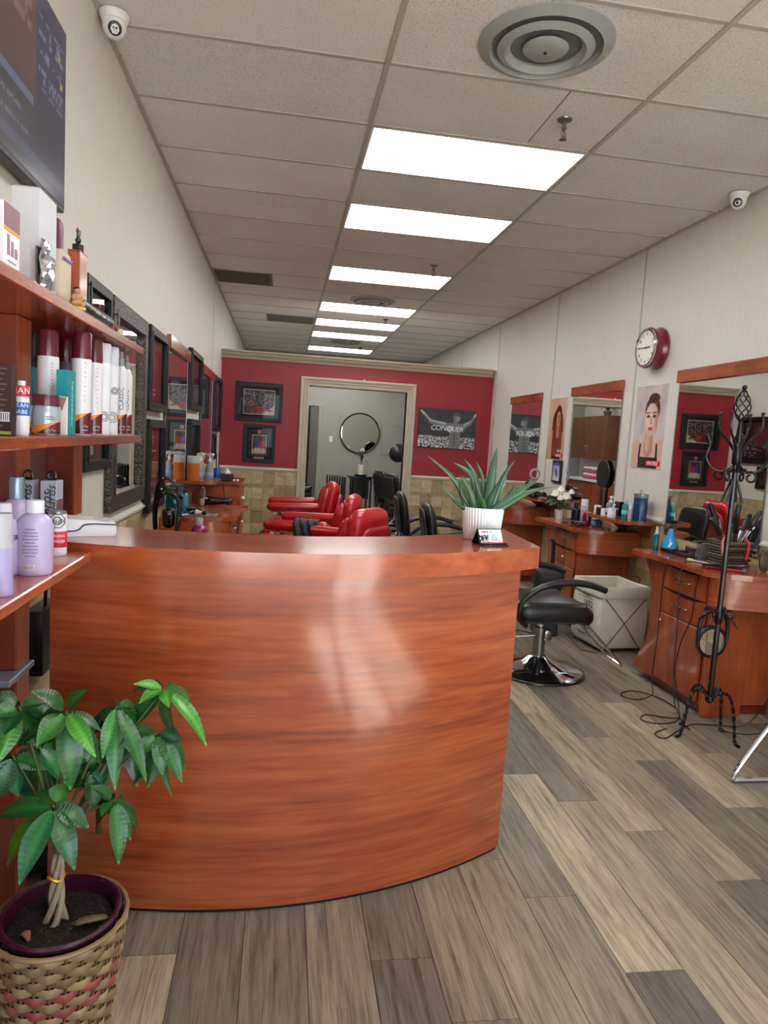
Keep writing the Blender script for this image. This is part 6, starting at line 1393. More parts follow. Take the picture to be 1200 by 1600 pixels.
bottle('powder_can', 'white and red shaving powder can lettered magic', 'can', (-.57, onX(89, 870, -.57).y, Z3), .0235, .118, 'can', PR['white'], plain((150, 152, 156), .3, metal=.7), GD, (magic,), .006)
for pl, pm, pr, X1, lab in ((63, 88, 99, -.60, 'grey clipper guard box with script lettering, right of the pair'), (27, 50, 61, -.66, 'grey clipper guard box with script lettering, left of the pair')):
    t, dx, dy, hh = box_px('guard_box', lab, 'box', pl, pm, pr, 745, X1, Z3, plain((168, 174, 188), .4), GD, h=.185)
    text('Bros', .036, PR['ink'], t, (dx*.60, -.0008, hh*.66), RY(-PI/2), shear=.3); text('Guards', .034, PR['ink'], t, (dx*.28, -.0008, hh*.66), RY(-PI/2), shear=.3); text('SS', .026, PR['ink'], t, (dx*.4, -.0008, hh*.17), RY(-PI/2), bold=.001)
    m = MB(); m.box(-.0002, .0007, .002, dy-.002, .004, hh*.72); m.build('product_photo', plain((120, 80, 84), .4, var=.5), t, smooth=False)
    m = MB(); m.tube([(dx*.5+.010*math.cos(a_), dy*.5, hh+.012+.012*math.sin(a_)) for a_ in [i*PI/6 for i in range(12)]], .004, 6, closed=True); m.bev(dx*.8, dx*.2, dy*.45, dy*.55, hh, hh+.006, .001); m.build('hang_tab', M['black'], t)

# ---- tools used on several stations
def hair_dryer(name, label, loc, rz, body=M['black_gloss'], group='hair dryers and irons', tilt=0., s=1.):
    t = thing(name, label, 'hair dryer', loc, rz, group); R_ = RY(PI/2)
    m = MB(); m.lathe([(0, -.10*s), (.03*s, -.098*s), (.038*s, -.07*s), (.036*s, .0), (.028*s, .06*s), (.024*s, .10*s)], 20, (0, 0, .04*s), R_); m.build('barrel', body, t)
    m = MB(); m.lathe([(.026*s, .098*s), (.03*s, .13*s), (.018*s, .15*s)], 16, (0, 0, .04*s), R_, sy=1.3); m.build('nozzle', M['black'], t)
    m = MB(); m.tube(cr([(-.03*s, 0, .03*s), (-.05*s, .06*s, .025*s), (-.07*s, .13*s, .022*s)], 5), [.018*s]*8+[.014*s]*3, 10); m.build('handle', body, t)
    m = MB(); m.lathe([(0, 0), (.03*s, 0), (.028*s, .004), (0, .004)], 18, (-.101*s, 0, .04*s), RY(-PI/2)); m.build('rear_grille', plain((60, 60, 62), .4), t)
    return t
def curling_iron(name, label, loc, R_, L=.26, hand=M['black'], group='hair dryers and irons'):
    t = thing(name, label, 'curling iron', loc, 0, group)
    m = MB(); q = MB(); q.lathe([(0, 0), (.011, 0), (.012, L*.5), (.009, L*.5)], 12); m.put(q, (0, 0, 0), R_); m.build('barrel', M['steel'], t)
    m = MB(); q = MB(); q.lathe([(.013, L*.5), (.016, L*.55), (.016, L*.95), (.011, L), (0, L)], 12); m.put(q, (0, 0, 0), R_); m.build('handle', hand, t)
    m = MB(); q = MB(); q.tube(cr([(.012, 0, L*.2), (.016, 0, L*.45), (.026, 0, L*.62)], 4), .004, 6); m.put(q, (0, 0, 0), R_); m.build('clamp_lever', M['steel'], t)
    return t
def cord(label, pts, r=.0032, name='power_cable', n=7, mat=None, group='loose power cords'):
    o = MB(); o.tube(cr(pts, n), r, 6); return tag(o.build(name, mat or M['black']), label, 'cord', group)
# ================================================================== RIGHT STATION 1 (nearest)
T1 = .8205; GS = 'tools and bottles on the nearest right station'
bottle('mist_bottle', 'slim teal mist bottle with clear cap on the nearest right station', 'spray bottle', (2.40, 4.085, T1), .018, .155, 'mist', liquid((22, 120, 120), .1, .35), plain((214, 226, 226), .2), GS, (), .045)
t = thing('genie_sprayer', 'bright blue flask-shaped spray bottle with black base and trigger', 'spray bottle', (2.475, 4.045, T1), 0, GS)
m = MB(); m.lathe([(.0, 0), (.048, 0), (.054, .008), (.055, .022), (.052, .028)], 28); m.build('base', M['black'], t); m = MB(); m.lathe([(.054, .026), (.050, .045), (.038, .07), (.026, .10), (.019, .13), (.017, .15)], 28); m.build('body', plain((30, 150, 206), .2, coat=.4), t)
trigger_head(t, .15, .055, .036, M['black'], cam_ang(2.49, 4.1)+1.0)
a = cam_ang(2.49, 4.1)-.2
for k in range(2): m = MB(); P = [((.0565-.0105*q)*math.cos(a+.16*k+.3*q), (.0565-.0105*q)*math.sin(a+.16*k+.3*q), .036+.03*q) for q in (0, .35, .7, 1.)]; m.tube(P, .003, 6); m.build('white_flash', M['white'], t)
t = thing('clip_tray', 'black tray of hair clips and combs on the nearest right station', 'tray', (2.50, 3.88, T1), .1, GS)
m = MB(); m.bev(-.06, .06, -.10, .10, 0, .006, .003); m.build('tray_floor', M['black'], t)
for x0, x1, y0, y1 in ((-.065, -.06, -.10, .10), (.06, .065, -.10, .10), (-.065, .065, -.105, -.10), (-.065, .065, .10, .105)): m = MB(); m.box(x0, x1, y0, y1, 0, .018); m.build('tray_wall', M['black'], t, smooth=False)
rr = random.Random(9)
for k in range(9): m = MB(); m.cbox((rr.uniform(-.04, .04), rr.uniform(-.08, .08), .012+.006*(k % 2)), (.010, .06, .008), RZ(rr.uniform(-1.2, 1.2))); m.build('clip', plain((34+k*6, 34+k*4, 38+k*4), .3), t, smooth=False)
t = thing('razor_box', 'dark maroon carton lying behind the blue flask sprayer', 'box', (2.60, 3.98, T1), -.35, GS); m = MB(); m.bev(-.035, .035, -.07, .07, 0, .045, .002); m.build('carton', plain((70, 26, 36), .4), t, smooth=False); m = MB(); m.bev(-.034, .034, -.0705, -.07, .006, .039, .0002); m.build('end_flap', plain((96, 40, 50), .4), t, smooth=False)
t = thing('foil_sheets', 'crumpled white foil sheets beside the acrylic holder', 'foil', (2.63, 3.80, T1), .3, GS); m = MB(); V_ = []; F = []
for i in range(8):
    for j in range(8): V_.append((-.05+.1*i/7, -.05+.1*j/7, .012+rr.uniform(0, .03)))
for i in range(7):
    for j in range(7): b_ = i*8+j; F.append((b_, b_+1, b_+9, b_+8))
m.add(V_, F); o = m.build('sheet', plain((224, 224, 226), .3, metal=.3), t, smooth=False); so = o.modifiers.new('t', 'SOLIDIFY'); so.thickness = .002; m = MB(); m.box(-.05, .05, -.05, .05, 0, .01); m.build('lower_sheet', plain((210, 210, 212), .4), t, smooth=False)
t = thing('acrylic_holder', 'clear acrylic leaflet holder leaning on the nearest right station', 'holder', (2.52, 3.74, T1), .1, GS); ac = plain((206, 206, 208), .1, trans=.7)
m = MB(); m.cbox((0, 0, .055), (.08, .003, .11), RX(.25)); m.build('front_sheet', ac, t, smooth=False); m = MB(); m.cbox((0, .03, .045), (.08, .003, .09), RX(.1)); m.build('back_sheet', ac, t, smooth=False); m = MB(); m.bev(-.042, .042, -.03, .05, 0, .004, .001); m.build('foot', ac, t, smooth=False)
t = thing('makeup_brush', 'small cream brush lying at the worktop edge', 'brush', (2.42, 3.66, T1), .6, GS); m = MB(); m.tube([(0, -.06, .008), (0, .02, .008)], .004, 8); m.build('handle', M['white'], t); m = MB(); m.lathe([(.005, 0), (.009, .01), (.009, .035), (.004, .04)], 12, (0, .018, .009), RX(-PI/2)); m.build('bristles', plain((214, 196, 140), .7), t)
# wicker basket of irons
BX, BY = 2.575, 3.60
t = thing('tool_basket', 'dark wicker basket crammed with curling irons on the nearest right station', 'basket', (BX, BY, T1), .1, GS); bw = plain((52, 38, 30), .6, var=.3); bw2 = plain((96, 72, 52), .6, var=.3)
for k in range(8):
    z = .01+.0165*k; e = .072+.0012*k; n_ = 48; P = []
    for i in range(n_):
        q = i/n_*4; sd = int(q); f_ = (q-sd)*2-1; w_ = .003*math.cos(i*PI/1.5+k*PI); x, y = [(f_, -1), (1, f_), (-f_, 1), (-1, -f_)][sd]; P.append((x*(e+w_), y*(e+w_), z))
    m = MB(); m.tube(P, .0078, 6, closed=True); m.build('weave_row', bw if k % 3 else bw2, t)
m = MB(); m.box(-.07, .07, -.07, .07, 0, .004); m.build('basket_floor', bw, t, smooth=False)
m = MB(); m.tube([(-.08, -.08, .14), (.08, -.08, .14), (.08, .08, .14), (-.08, .08, .14)], .008, 6, closed=True); m.build('rim', bw2, t)
irons = [('black curling iron leaning left out of the wicker basket', -.03, -.03, -.75, .25, .30), ('black curling iron leaning to the camera in the wicker basket', .0, -.035, -.35, .45, .29), ('black curling iron standing upright in the wicker basket', .02, .03, .05, .1, .31), ('black flat iron leaning right in the wicker basket', .035, -.01, .35, .2, .30), ('black crimping iron at the back of the wicker basket', .0, .04, -.25, -.35, .32), ('short black hot brush at the right of the wicker basket', .045, .03, .5, -.15, .27)]
for lab, dx, dy, ay, ax, L_ in irons:
    c = curling_iron('curling_iron', lab, (BX+dx, BY+dy, T1+.006+.09), RY(ay) @ RX(ax), L_*.85, M['black'], 'irons in the wicker basket')
cord('black cord looped over the irons in the wicker basket', [(BX-.05, BY-.05, T1+.17), (BX-.07, BY-.09, T1+.24), (BX+.02, BY-.10, T1+.28), (BX+.07, BY-.08, T1+.2), (BX+.04, BY-.1, T1+.155)], .004)
cord('red cord end hanging over the front of the wicker basket', [(BX+.03, BY-.085, T1+.17), (BX+.045, BY-.10, T1+.14), (BX+.04, BY-.10, T1+.08), (BX+.035, BY-.098, T1+.05)], .008, mat=plain((190, 40, 46), .5))
cord('pink cord end hanging at the left of the wicker basket', [(BX-.075, BY-.06, T1+.18), (BX-.10, BY-.075, T1+.15), (BX-.098, BY-.08, T1+.09), (BX-.085, BY-.085, T1+.05)], .006, mat=plain((214, 130, 130), .5))
t = thing('flat_iron', 'black and red flat iron lying at the near edge of the worktop', 'flat iron', (2.43, 3.43, T1), -.75, 'hair dryers and irons')
for dz, c, an in ((.008, plain((150, 20, 28), .3), 0), (.027, M['black_gloss'], .09)): q = MB(); q.rbox((0, 0, 0), (.22, .03, .016), (.01, .008, .006), 2); m = MB(); m.put(q, (0, 0, dz), RY(-an)); m.build('arm', c, t)
m = MB(); m.lathe([(0, -.016), (.012, -.016), (.012, .016), (0, .016)], 12, (.105, 0, .016), RX(PI/2)); m.build('hinge', M['steel'], t)
t = thing('paddle_brush', 'black paddle brush standing in front of the wicker basket', 'brush', (2.665, 3.42, T1), .2, GS)
m = MB(); m.rbox((0, 0, .065), (.075, .02, .13), (.035, .009, .06), 5); m.build('head', M['black'], t); m = MB(); m.rbox((0, -.008, .065), (.078, .004, .134), (.036, .002, .062), 5); m.build('chrome_edge', M['steel'], t)
# hand mirror hung on the cabinet end
t = thing('hand_mirror', 'black loop-handled round hand mirror hanging on the nearest station', 'mirror', (2.37, 3.378, .43))
R = RX(PI/2)
m = MB(); m.lathe([(0, .006), (.074, .006), (.074, .002), (0, .002)], 36, (0, 0, 0), R); m.build('mirror_glass', M['mirror'], t)
m = MB(); m.lathe([(.073, 0), (.073, .010), (.080, .012), (.090, .008), (.092, 0)], 36, (0, 0, 0), R, cap=False); m.build('rim', M['black'], t)
m = MB(); m.tube(cr([(-.083, -.006, .0), (-.085, -.006, .09), (-.062, -.006, .155), (0, -.006, .178), (.062, -.006, .155), (.085, -.006, .09), (.083, -.006, .0)], 6), .0105, 8); m.build('loop_handle', M['black'], t)
m = MB(); m.tube([(0, .003, .165), (0, -.02, .165), (0, -.024, .172)], .003, 6); m.build('hook', M['steel'], t)
# cords of the nearest station
F0 = .006
cord('black cord looping down the drawers to a small loop on the floor', [(2.36, 3.78, .825), (2.315, 3.78, .815), (2.300, 3.79, .70), (2.305, 3.80, .50), (2.305, 3.80, .30), (2.285, 3.78, .08), (2.25, 3.70, F0), (2.10, 3.62, F0), (2.05, 3.70, F0), (2.16, 3.76, F0), (2.26, 3.66, F0), (2.28, 3.5, F0)])
cord('black cord hanging straight down the middle of the drawer fronts', [(2.36, 3.62, .825), (2.312, 3.62, .815), (2.300, 3.62, .70), (2.302, 3.60, .45), (2.295, 3.58, .2), (2.28, 3.52, .04), (2.24, 3.40, F0), (2.2, 3.3, F0), (2.18, 3.2, F0)])
cord('black cord from the flat iron down the corner of the nearest cabinet', [(2.42, 3.42, .835), (2.335, 3.44, .83), (2.302, 3.46, .74), (2.300, 3.47, .55), (2.29, 3.53, .38), (2.29, 3.56, .2), (2.26, 3.44, .03), (2.18, 3.32, F0), (2.05, 3.28, F0), (1.98, 3.33, F0), (2.04, 3.40, F0), (2.14, 3.36, F0), (2.22, 3.35, F0)])
cord('long black cord running from the wall socket to the floor under the coat rack', [(2.79, 3.18, .72), (2.74, 3.14, .66), (2.70, 3.14, .5), (2.63, 3.16, .3), (2.58, 3.2, .12), (2.50, 3.22, .02), (2.36, 3.26, F0), (2.24, 3.27, F0), (2.12, 3.2, F0), (1.98, 3.1, F0), (1.96, 3.16, F0), (2.06, 3.22, F0)])
cord('second black cord dropping from the right wall socket', [(2.79, 3.16, .70), (2.76, 3.11, .6), (2.71, 3.12, .45), (2.64, 3.16, .26), (2.57, 3.12, .06), (2.48, 3.14, F0), (2.34, 3.2, F0)])
t = thing('plug_block', 'black plug block on the right wall beside the nearest station', 'plug', (XR-.003, 3.17, .70)); m = MB(); m.bev(-.04, 0, -.04, .04, 0, .05, .006); m.build('block', M['black'], t); m = MB(); m.bev(-.004, .0, -.06, .06, -.03, .08, .002); m.build('plate', M['white_trim'], t)
# ================================================================== SHELF UNDER THE POSTER
ZS = .9305; GU = 'bottles crowded on the shelf under the MATRIX poster'
def sp(px, X): return (X, min(max(onX(px, 800, X).y, 4.79), 5.31), ZS)
def jar_big(label, loc, col, r=.052, h=.19, grp=None):
    t = thing('disinfectant_jar', label, 'jar', loc, 0, grp)
    m = MB(); m.lathe([(0, 0), (r, 0), (r, h*.86), (r*.97, h*.88)], 30); m.build('liquid_jar', liquid(col, .08, .25), t)
    m = MB(); m.lathe([(r*1.0, h*.861), (r*1.0, h*.97), (r*.98, h*.97), (r*.98, h*.862)], 30, cap=False); m.build('clear_rim', plain((200, 206, 208), .1, trans=.8), t)
    m = MB(); m.lathe([(r*1.06, h*.965), (r*1.06, h), (r*.6, h*1.03), (0, h*1.04)], 30); m.build('lid', M['steel'], t); m = MB(); m.tube(cr([(0, -.02, h*1.03), (0, -.015, h*1.13), (0, .015, h*1.13), (0, .02, h*1.03)], 4), .003, 6); m.build('lid_handle', M['steel'], t)
    return t
jar_big('tall jar of deep blue disinfectant on the shelf under the MATRIX poster', (2.70, 4.86, ZS), (6, 66, 112), .052, .20, GU)
bottle('mist_bottle', 'teal mist bottle beside the deep blue jar', 'spray bottle', (2.60, 4.90, ZS), .024, .15, 'mist', liquid((16, 140, 146), .1, .3), plain((150, 210, 214), .2), GU, (lambda t, r, h: bands(t, r, ((.04, .07, (120, 214, 214)),)),), .03)
bottle('cream_jar', 'plain white jar at the front of the low shelf', 'jar', (2.545, 5.00, ZS), .033, .072, 'jar', M['white'], M['white'], GU, (), .022)
bottle('amber_bottle', 'dark brown dropper bottle behind the plain white jar', 'bottle', (2.60, 5.085, ZS), .02, .10, 'pump', plain((56, 32, 26), .2, coat=.4), M['white'], GU, (), .03)
t = thing('salve_box', 'white carton with maroon swirl on the low shelf', 'box', (2.56, 5.13, ZS), .05, GU); m = MB(); m.bev(-.028, .028, -.028, .028, 0, .055, .002); m.build('carton', M['white'], t, smooth=False); m = MB(); m.lathe([(0, -.0), (.02, 0), (.02, .001), (0, .001)], 20, (0, -.0282, .02), RX(PI/2), sy=.6); m.build('swirl', PR['maroon'], t)
t = thing('black_box', 'small black carton at the rounded end of the low shelf', 'box', (2.565, 5.225, ZS), .05, GU); m = MB(); m.bev(-.028, .028, -.028, .028, 0, .055, .002); m.build('carton', plain((30, 20, 26), .35), t, smooth=False); m = MB(); m.bev(-.0285, .0285, -.0285, .0285, .04, .0405, .0002); m.build('seam_line', plain((90, 80, 84), .4), t, smooth=False)
bottle('pump_bottle', 'clear grey pump bottle at the far end of the low shelf', 'bottle', (2.65, 5.235, ZS), .036, .15, 'pump', liquid((130, 146, 158), .1, .5), plain((226, 230, 232), .3), GU, (), .05)
t = thing('wax_carton', 'black glossy carton lettered in grey behind the pump bottles', 'box', (2.71, 5.16, ZS), .0, GU); m = MB(); m.bev(-.045, .03, -.04, .04, 0, .115, .002); m.build('carton', M['black_gloss'], t, smooth=False); m = MB(); m.bev(-.046, -.045, -.03, .03, .05, .062, .0003); m.build('print_line', plain((150, 150, 156), .4), t, smooth=False)
t = thing('card_sign', 'black folded card sign standing at the back of the low shelf', 'sign', (2.745, 5.02, ZS), -.3, GU); m = MB(); m.cbox((0, 0, .085), (.004, .085, .17), RY(.15)); m.build('front_leaf', M['black'], t, smooth=False); m = MB(); m.cbox((.03, 0, .06), (.004, .08, .12), RY(-.25)); m.build('back_leaf', M['black'], t, smooth=False)
bottle('pump_bottle', 'white capped dark pump bottle on the low shelf before the black card', 'bottle', (2.66, 5.00, ZS), .022, .125, 'pump', plain((40, 34, 38), .25, coat=.3), M['white'], GU, (), .05)
bottle('lotion_bottle', 'tall white lotion bottle between the black card and the teal mist', 'bottle', (2.665, 4.935, ZS), .018, .125, 'shampoo', M['white'], M['white'], GU, (), .02)
t = thing('gold_ornament', 'small gold ornament with pale petals at the back of the low shelf', 'ornament', (2.755, 4.945, ZS), 0, GU); m = MB(); m.lathe([(0, 0), (.016, 0), (.006, .02), (.006, .12), (.016, .135), (.012, .15), (0, .155)], 14); m.build('stem', plain((170, 120, 50), .3, metal=.7), t)
for k in range(5): m = MB(); m.ball((.018*math.cos(k*1.256), .018*math.sin(k*1.256), .155), (.010, .010, .012), 8); m.build('petal', plain((220, 206, 190), .5), t)
# outlet with adapters below
t = thing('wall_outlet', 'grey wall outlet with bulky plug adapter under the low shelf', 'outlet', (XR-.003, 5.36, .70)); 
m = MB(); m.bev(-.006, 0, -.045, .045, -.01, .10, .002); m.build('plate', plain((196, 190, 176), .5), t); m = MB(); m.bev(-.075, -.006, -.03, .035, .02, .085, .006); m.build('adapter', plain((176, 174, 170), .4), t); m = MB(); m.bev(-.12, -.075, -.02, .02, .045, .075, .005); m.build('plug', plain((190, 188, 184), .4), t); m = MB(); m.bev(-.05, -.006, -.02, .02, -.005, .02, .004); m.build('black_plug', M['black'], t)
cord('pale grey cord curving down from the plug adapter', [(2.677, 5.36, .76), (2.60, 5.40, .77), (2.53, 5.44, .70), (2.54, 5.42, .55), (2.57, 5.36, .42), (2.575, 5.34, .25)], .0034, mat=plain((170, 168, 164), .4))
cord('thin black cord hanging beside the plug adapter', [(2.76, 5.36, .70), (2.74, 5.36, .60), (2.73, 5.33, .45), (2.725, 5.32, .2)], .003)
# ================================================================== RIGHT STATION 2
GV = 'things on the middle right station'
t = thing('artificial_flowers', 'small white pot of white roses and dark leaves on the middle station', 'flowers', (2.45, onX(872, 806, 2.45).y-.02, T1), 0, GV)
m = MB(); m.lathe([(0, 0), (.03, 0), (.042, .075), (.044, .08), (.038, .08), (.036, .07), (0, .068)], 22); m.build('pot', plain((226, 222, 212), .5), t)
gl = plain((50, 82, 50), .5, var=.2)
for k in range(14):
    a = k*2.39; q = .05+.05*((k*5) % 7)/6; h_ = .11+.09*((k*3) % 5)/4; m = MB(); m.tube(cr([(0, 0, .06), (q*.6*math.cos(a), q*.6*math.sin(a), .06+h_*.7), (q*1.5*math.cos(a), q*1.5*math.sin(a), .04+h_*.6)], 5), [.002]*4+[.012, .02, .026, .024, .018, .010, .002], 6, flat=.25); m.build('leaf', gl, t)
for i, (x, y, z, r2) in enumerate(((-.055, -.01, .235, .060), (.0, .0, .275, .052), (.04, -.03, .215, .064), (-.02, -.045, .20, .046), (.11, .03, .25, .044), (.08, .05, .20, .04))):
    for k in range(9):
        a = k*2.4; e = .35+.65*(k/9); m = MB(); q = MB(); q.rbox((0, 0, 0), (r2*.9, .004, r2*1.1), (r2*.4, .0018, r2*.45), 3); m.put(q, (x+r2*.45*e*math.cos(a), y+r2*.45*e*math.sin(a), z-.01*e), RZ(a+PI/2) @ RX(-.25-.5*e)); m.build('petal', plain((238, 236, 220), .5), t)
bottle('iris_bloom', 'purple iris bloom stem in a thin dark vase behind the ribbed bottle', 'flower', (2.60, 5.80, T1), .015, .16, 'mist', M['black'], plain((66, 40, 120), .5), GV, (), .07)
t = thing('ribbed_bottle', 'matt black ribbed bottle on the middle right station', 'bottle', (2.46, onX(899, 812, 2.46).y, T1), 0, GV)
pf = [(0, 0), (.034, 0)]
for k in range(9): pf += [(.038, .006+.0125*k), (.038, .013+.0125*k), (.034, .015+.0125*k), (.034, .0165+.0125*k)]
pf += [(.03, .125), (.016, .135), (.016, .15)]; m = MB(); m.lathe(pf, 26); m.build('body', plain((18, 18, 19), .35), t, ang=25); m = MB(); m.lathe([(.018, .15), (.018, .175), (.012, .18), (0, .18)], 16); m.build('cap', M['black'], t)
bottle('tonic_bottle', 'dark red tonic bottle right of the black ribbed bottle', 'bottle', (2.50, onX(917, 812, 2.50).y, T1), .034, .115, 'can', plain((96, 14, 24), .2, coat=.4), plain((150, 30, 40), .3), GV, (), .02)
t = hair_dryer('hair_clipper', 'dark red hair clipper lying beside the tonic bottle', (2.42, 5.27, T1), 1.9, plain((80, 14, 20), .3), GV, s=.6)
t = thing('wipes_packet', 'blue wipes packet under the low shelf on the middle station', 'packet', (2.55, 5.25, T1), .3, GV); m = MB(); m.rbox((0, 0, .03), (.09, .06, .06), (.02, .015, .028), 3); m.build('packet', plain((70, 120, 150), .4), t); m = MB(); m.bev(-.025, .025, -.018, .018, .058, .063, .002); m.build('flap', plain((40, 50, 70), .4), t)
bottle('white_canister', 'white canister with pink tint on the middle right station', 'canister', (2.66, 5.73, T1), .034, .19, 'can', plain((228, 222, 224), .4), plain((236, 228, 230), .4), GV, (), .03)
bottle('pink_tube', 'pale pink tube beside the white canister', 'tube', (2.60, 5.63, T1), .022, .14, 'can', plain((232, 190, 196), .4), plain((226, 170, 180), .4), GV, (), .04)
bottle('clear_tumbler', 'frosted tumbler with blue tint on the middle right station', 'tumbler', (2.56, 5.52, T1), .026, .12, 'jar', plain((196, 208, 212), .2, trans=.3), plain((170, 196, 206), .3), GV, (), .012)
bottle('white_tub', 'white tub behind the frosted tumbler', 'tub', (2.67, 5.50, T1), .03, .16, 'jar', M['white'], M['white'], GV, (), .03)
t = thing('round_hand_mirror', 'black round hand mirror propped against the middle station mirror', 'mirror', (2.768, 5.66, T1), .0, GV); R = RY(PI/2)
m = MB(); m.rbox((0, 0, .15), (.014, .05, .30), (.006, .02, .03), 3); m.build('handle', M['black'], t); m = MB(); m.lathe([(0, -.006), (.118, -.006), (.124, 0), (.118, .006), (0, .006)], 36, (0, 0, .42), R); m.build('head', M['black'], t)
cord('black cord hanging from the middle station past its drawers', [(2.40, 5.45, .826), (2.318, 5.45, .81), (2.305, 5.46, .66), (2.30, 5.44, .45), (2.29, 5.42, .2), (2.27, 5.40, .05), (2.24, 5.34, F0), (2.18, 5.28, F0)])
cord('black cord hanging beside the white flowers on the middle station', [(2.40, 5.27, .826), (2.318, 5.26, .81), (2.305, 5.25, .64), (2.30, 5.24, .45), (2.305, 5.22, .3)])
t = thing('booster_seat', 'black booster seat standing by the middle right station', 'seat', (2.08, 5.02, 0), -.2); m = MB(); m.rbox((0, 0, .44), (.22, .24, .16), .04, 3); m.build('cushion', plain((22, 22, 23), .6), t); m = MB(); m.bev(-.09, .09, -.10, .10, .0, .37, .01); m.build('stand', M['black'], t); m = MB(); m.tube(cr([(.02, .0, .51), (.03, .02, .62), (.02, .0, .72), (0, 0, .74)], 5), .014, 8); m.build('handle', M['black'], t)
# ================================================================== FAR RIGHT SHELF with hair dryers
GW = 'hair tools heaped on the far right shelf'
for i, (x, y, z, rz, lab) in enumerate(((2.60, 6.72, ZS, .6, 'black hair dryer at the near end of the far right shelf'), (2.62, 6.95, ZS, 2.0, 'black hair dryer in the middle of the far right shelf'), (2.60, 7.12, ZS, -.5, 'black hair dryer at the far end of the far right shelf'), (2.66, 6.80, ZS+.085, 1.2, 'black hair dryer resting on top of the heap on the far right shelf'), (2.64, 7.02, ZS+.085, -1.3, 'second black hair dryer lying on top of the far right heap'))): hair_dryer('hair_dryer', lab, (x, y, z), rz, M['black_gloss'], GW, s=.85)
m = MB(); m.tube([(2.63+.05*math.cos(a_), 6.92, ZS+.23+.05*math.sin(a_)) for a_ in [i*PI/8 for i in range(16)]], .012, 8, closed=True); tag(m.build('tape_roll', plain((170, 168, 166), .3)), 'pale grey ring roll on top of the hair dryers', 'roll', GW)
t = thing('tablet_frame', 'small black framed screen below the copper hair poster', 'picture frame', (XR, 6.73, 1.205), RZR); m = MB(); m.bev(-.115, .115, -.02, -.001, -.115, .115, .004); m.build('frame', M['black'], t, smooth=False)
def snow(u, v): im = canvas(u, (150, 168, 206)); im = over(im, (.45-v)*4, (196, 204, 226)); im = over(im, ell(u, v, .5, .45, .10, .28, .2, .5), (24, 26, 36)); im = over(im, (v > .82)*1., (70, 90, 150)); return im
print_mesh('photo', .17, .185, 30, 32, snow, M['print'], None, (0, -.0206, 0), t)
t = thing('purple_bottle', 'dark bottle with lilac cap at the far end of the far right shelf', 'bottle', (2.70, 7.21, ZS), 0, GW); m = MB(); m.lathe([(0, 0), (.03, 0), (.03, .1), (.014, .12)], 18); m.build('body', plain((60, 40, 50), .3), t); m = MB(); m.lathe([(.016, .12), (.016, .16), (0, .165)], 14); m.build('cap', plain((170, 150, 190), .3), t)
t = thing('magazine_stack', 'few magazines on the farthest right cabinet', 'magazine', (2.45, 7.25, T1), .3)
for k in range(3): m = MB(); m.cbox((0, 0, .004+.008*k), (.15, .21, .007), RZ(.15*k)); m.build('magazine', plain(((200, 198, 196), (80, 76, 80), (160, 150, 150))[k], .3, var=.3), t, smooth=False)
# ================================================================== LEFT STATION
GL = 'things on the left station'
jar_big('tall jar of teal blue disinfectant on the left station', (-.72, 4.90, T1), (14, 78, 96), .058, .21, GL)
bottle('mist_bottle', 'bright aqua spray bottle with black top on the left station', 'spray bottle', (-.665, 5.0, T1), .027, .20, 'mist', liquid((20, 140, 170), .1, .25), M['black'], GL, (), .055)
t = thing('tool_holder', 'black wire tool holder with dryer hoops on the utility cart', 'holder', (-.665, 4.20, .7155), 0)
m = MB(); m.bev(-.08, .08, -.045, .045, 0, .03, .006); m.build('foot', M['black'], t); m = MB(); m.rbox((.02, 0, .17), (.07, .10, .12), .03, 3); m.build('dryer_body', M['black_gloss'], t); m = MB(); m.lathe([(0, 0), (.035, 0), (.03, .03), (0, .03)], 16, (.06, 0, .30), RY(.9)); m.build('dryer_nozzle', M['black'], t)
for y, h_ in ((-.03, .34), (.0, .40), (.03, .31)): m = MB(); m.tube(cr([(-.05, y, .02), (-.06, y, h_*.7), (-.02, y, h_), (.06, y, h_*.9), (.08, y, h_*.6), (.05, y, .02)], 5), .010, 8); m.build('hoop', M['black_gloss'], t)
t = thing('tissue_pack', 'black box with white tissue beside the aqua spray bottle', 'tissue box', (-.70, 5.09, T1), 0, GL); m = MB(); m.bev(-.03, .03, -.03, .03, 0, .08, .003); m.build('box', M['black'], t, smooth=False); m = MB(); m.lathe([(.012, .08), (.02, .10), (.01, .12), (.003, .15)], 7); m.build('tissue', M['white'], t)
def mat_fn(u, v): im = canvas(u, (120, 120, 116)); im = over(im, (np.abs((u*1.0) % .25-.12) < .018)*1., (40, 40, 42)); im = over(im, (speck(u, v, 40, 30, 3) > .7)*.4, (90, 90, 88)); return im
t = thing('striped_mat', 'grey mat with dark stripes on the bowed end of the left station', 'mat', (-.56, 4.93, T1), 0, GL); m = MB(); m.bev(-.13, .13, -.10, .10, 0, .004, .001); m.build('mat_base', plain((96, 96, 94), .7), t, smooth=False); print_mesh('striped_face', .255, .195, 40, 30, mat_fn, M['print'], RX(-PI/2), (0, 0, .0046), t)
hair_dryer('hair_clipper', 'dark navy hair clipper lying on the striped mat', (-.60, 4.96, T1+.0052), 2.5, plain((20, 26, 40), .3), GL, s=.62)
t = thing('shaving_brush', 'shaving brush with cream bristles lying on the striped mat', 'brush', (-.50, 4.885, T1+.0052), 1.4, GL); m = MB(); m.lathe([(0, 0), (.012, .002), (.014, .02), (.010, .03)], 14, (0, 0, .016), RX(-PI/2)); m.build('handle', M['black'], t); m = MB(); m.lathe([(.010, .03), (.012, .045), (.020, .07), (.014, .082), (0, .084)], 16, (0, 0, .018), RX(-PI/2)); m.build('bristles', plain((220, 206, 160), .8), t)
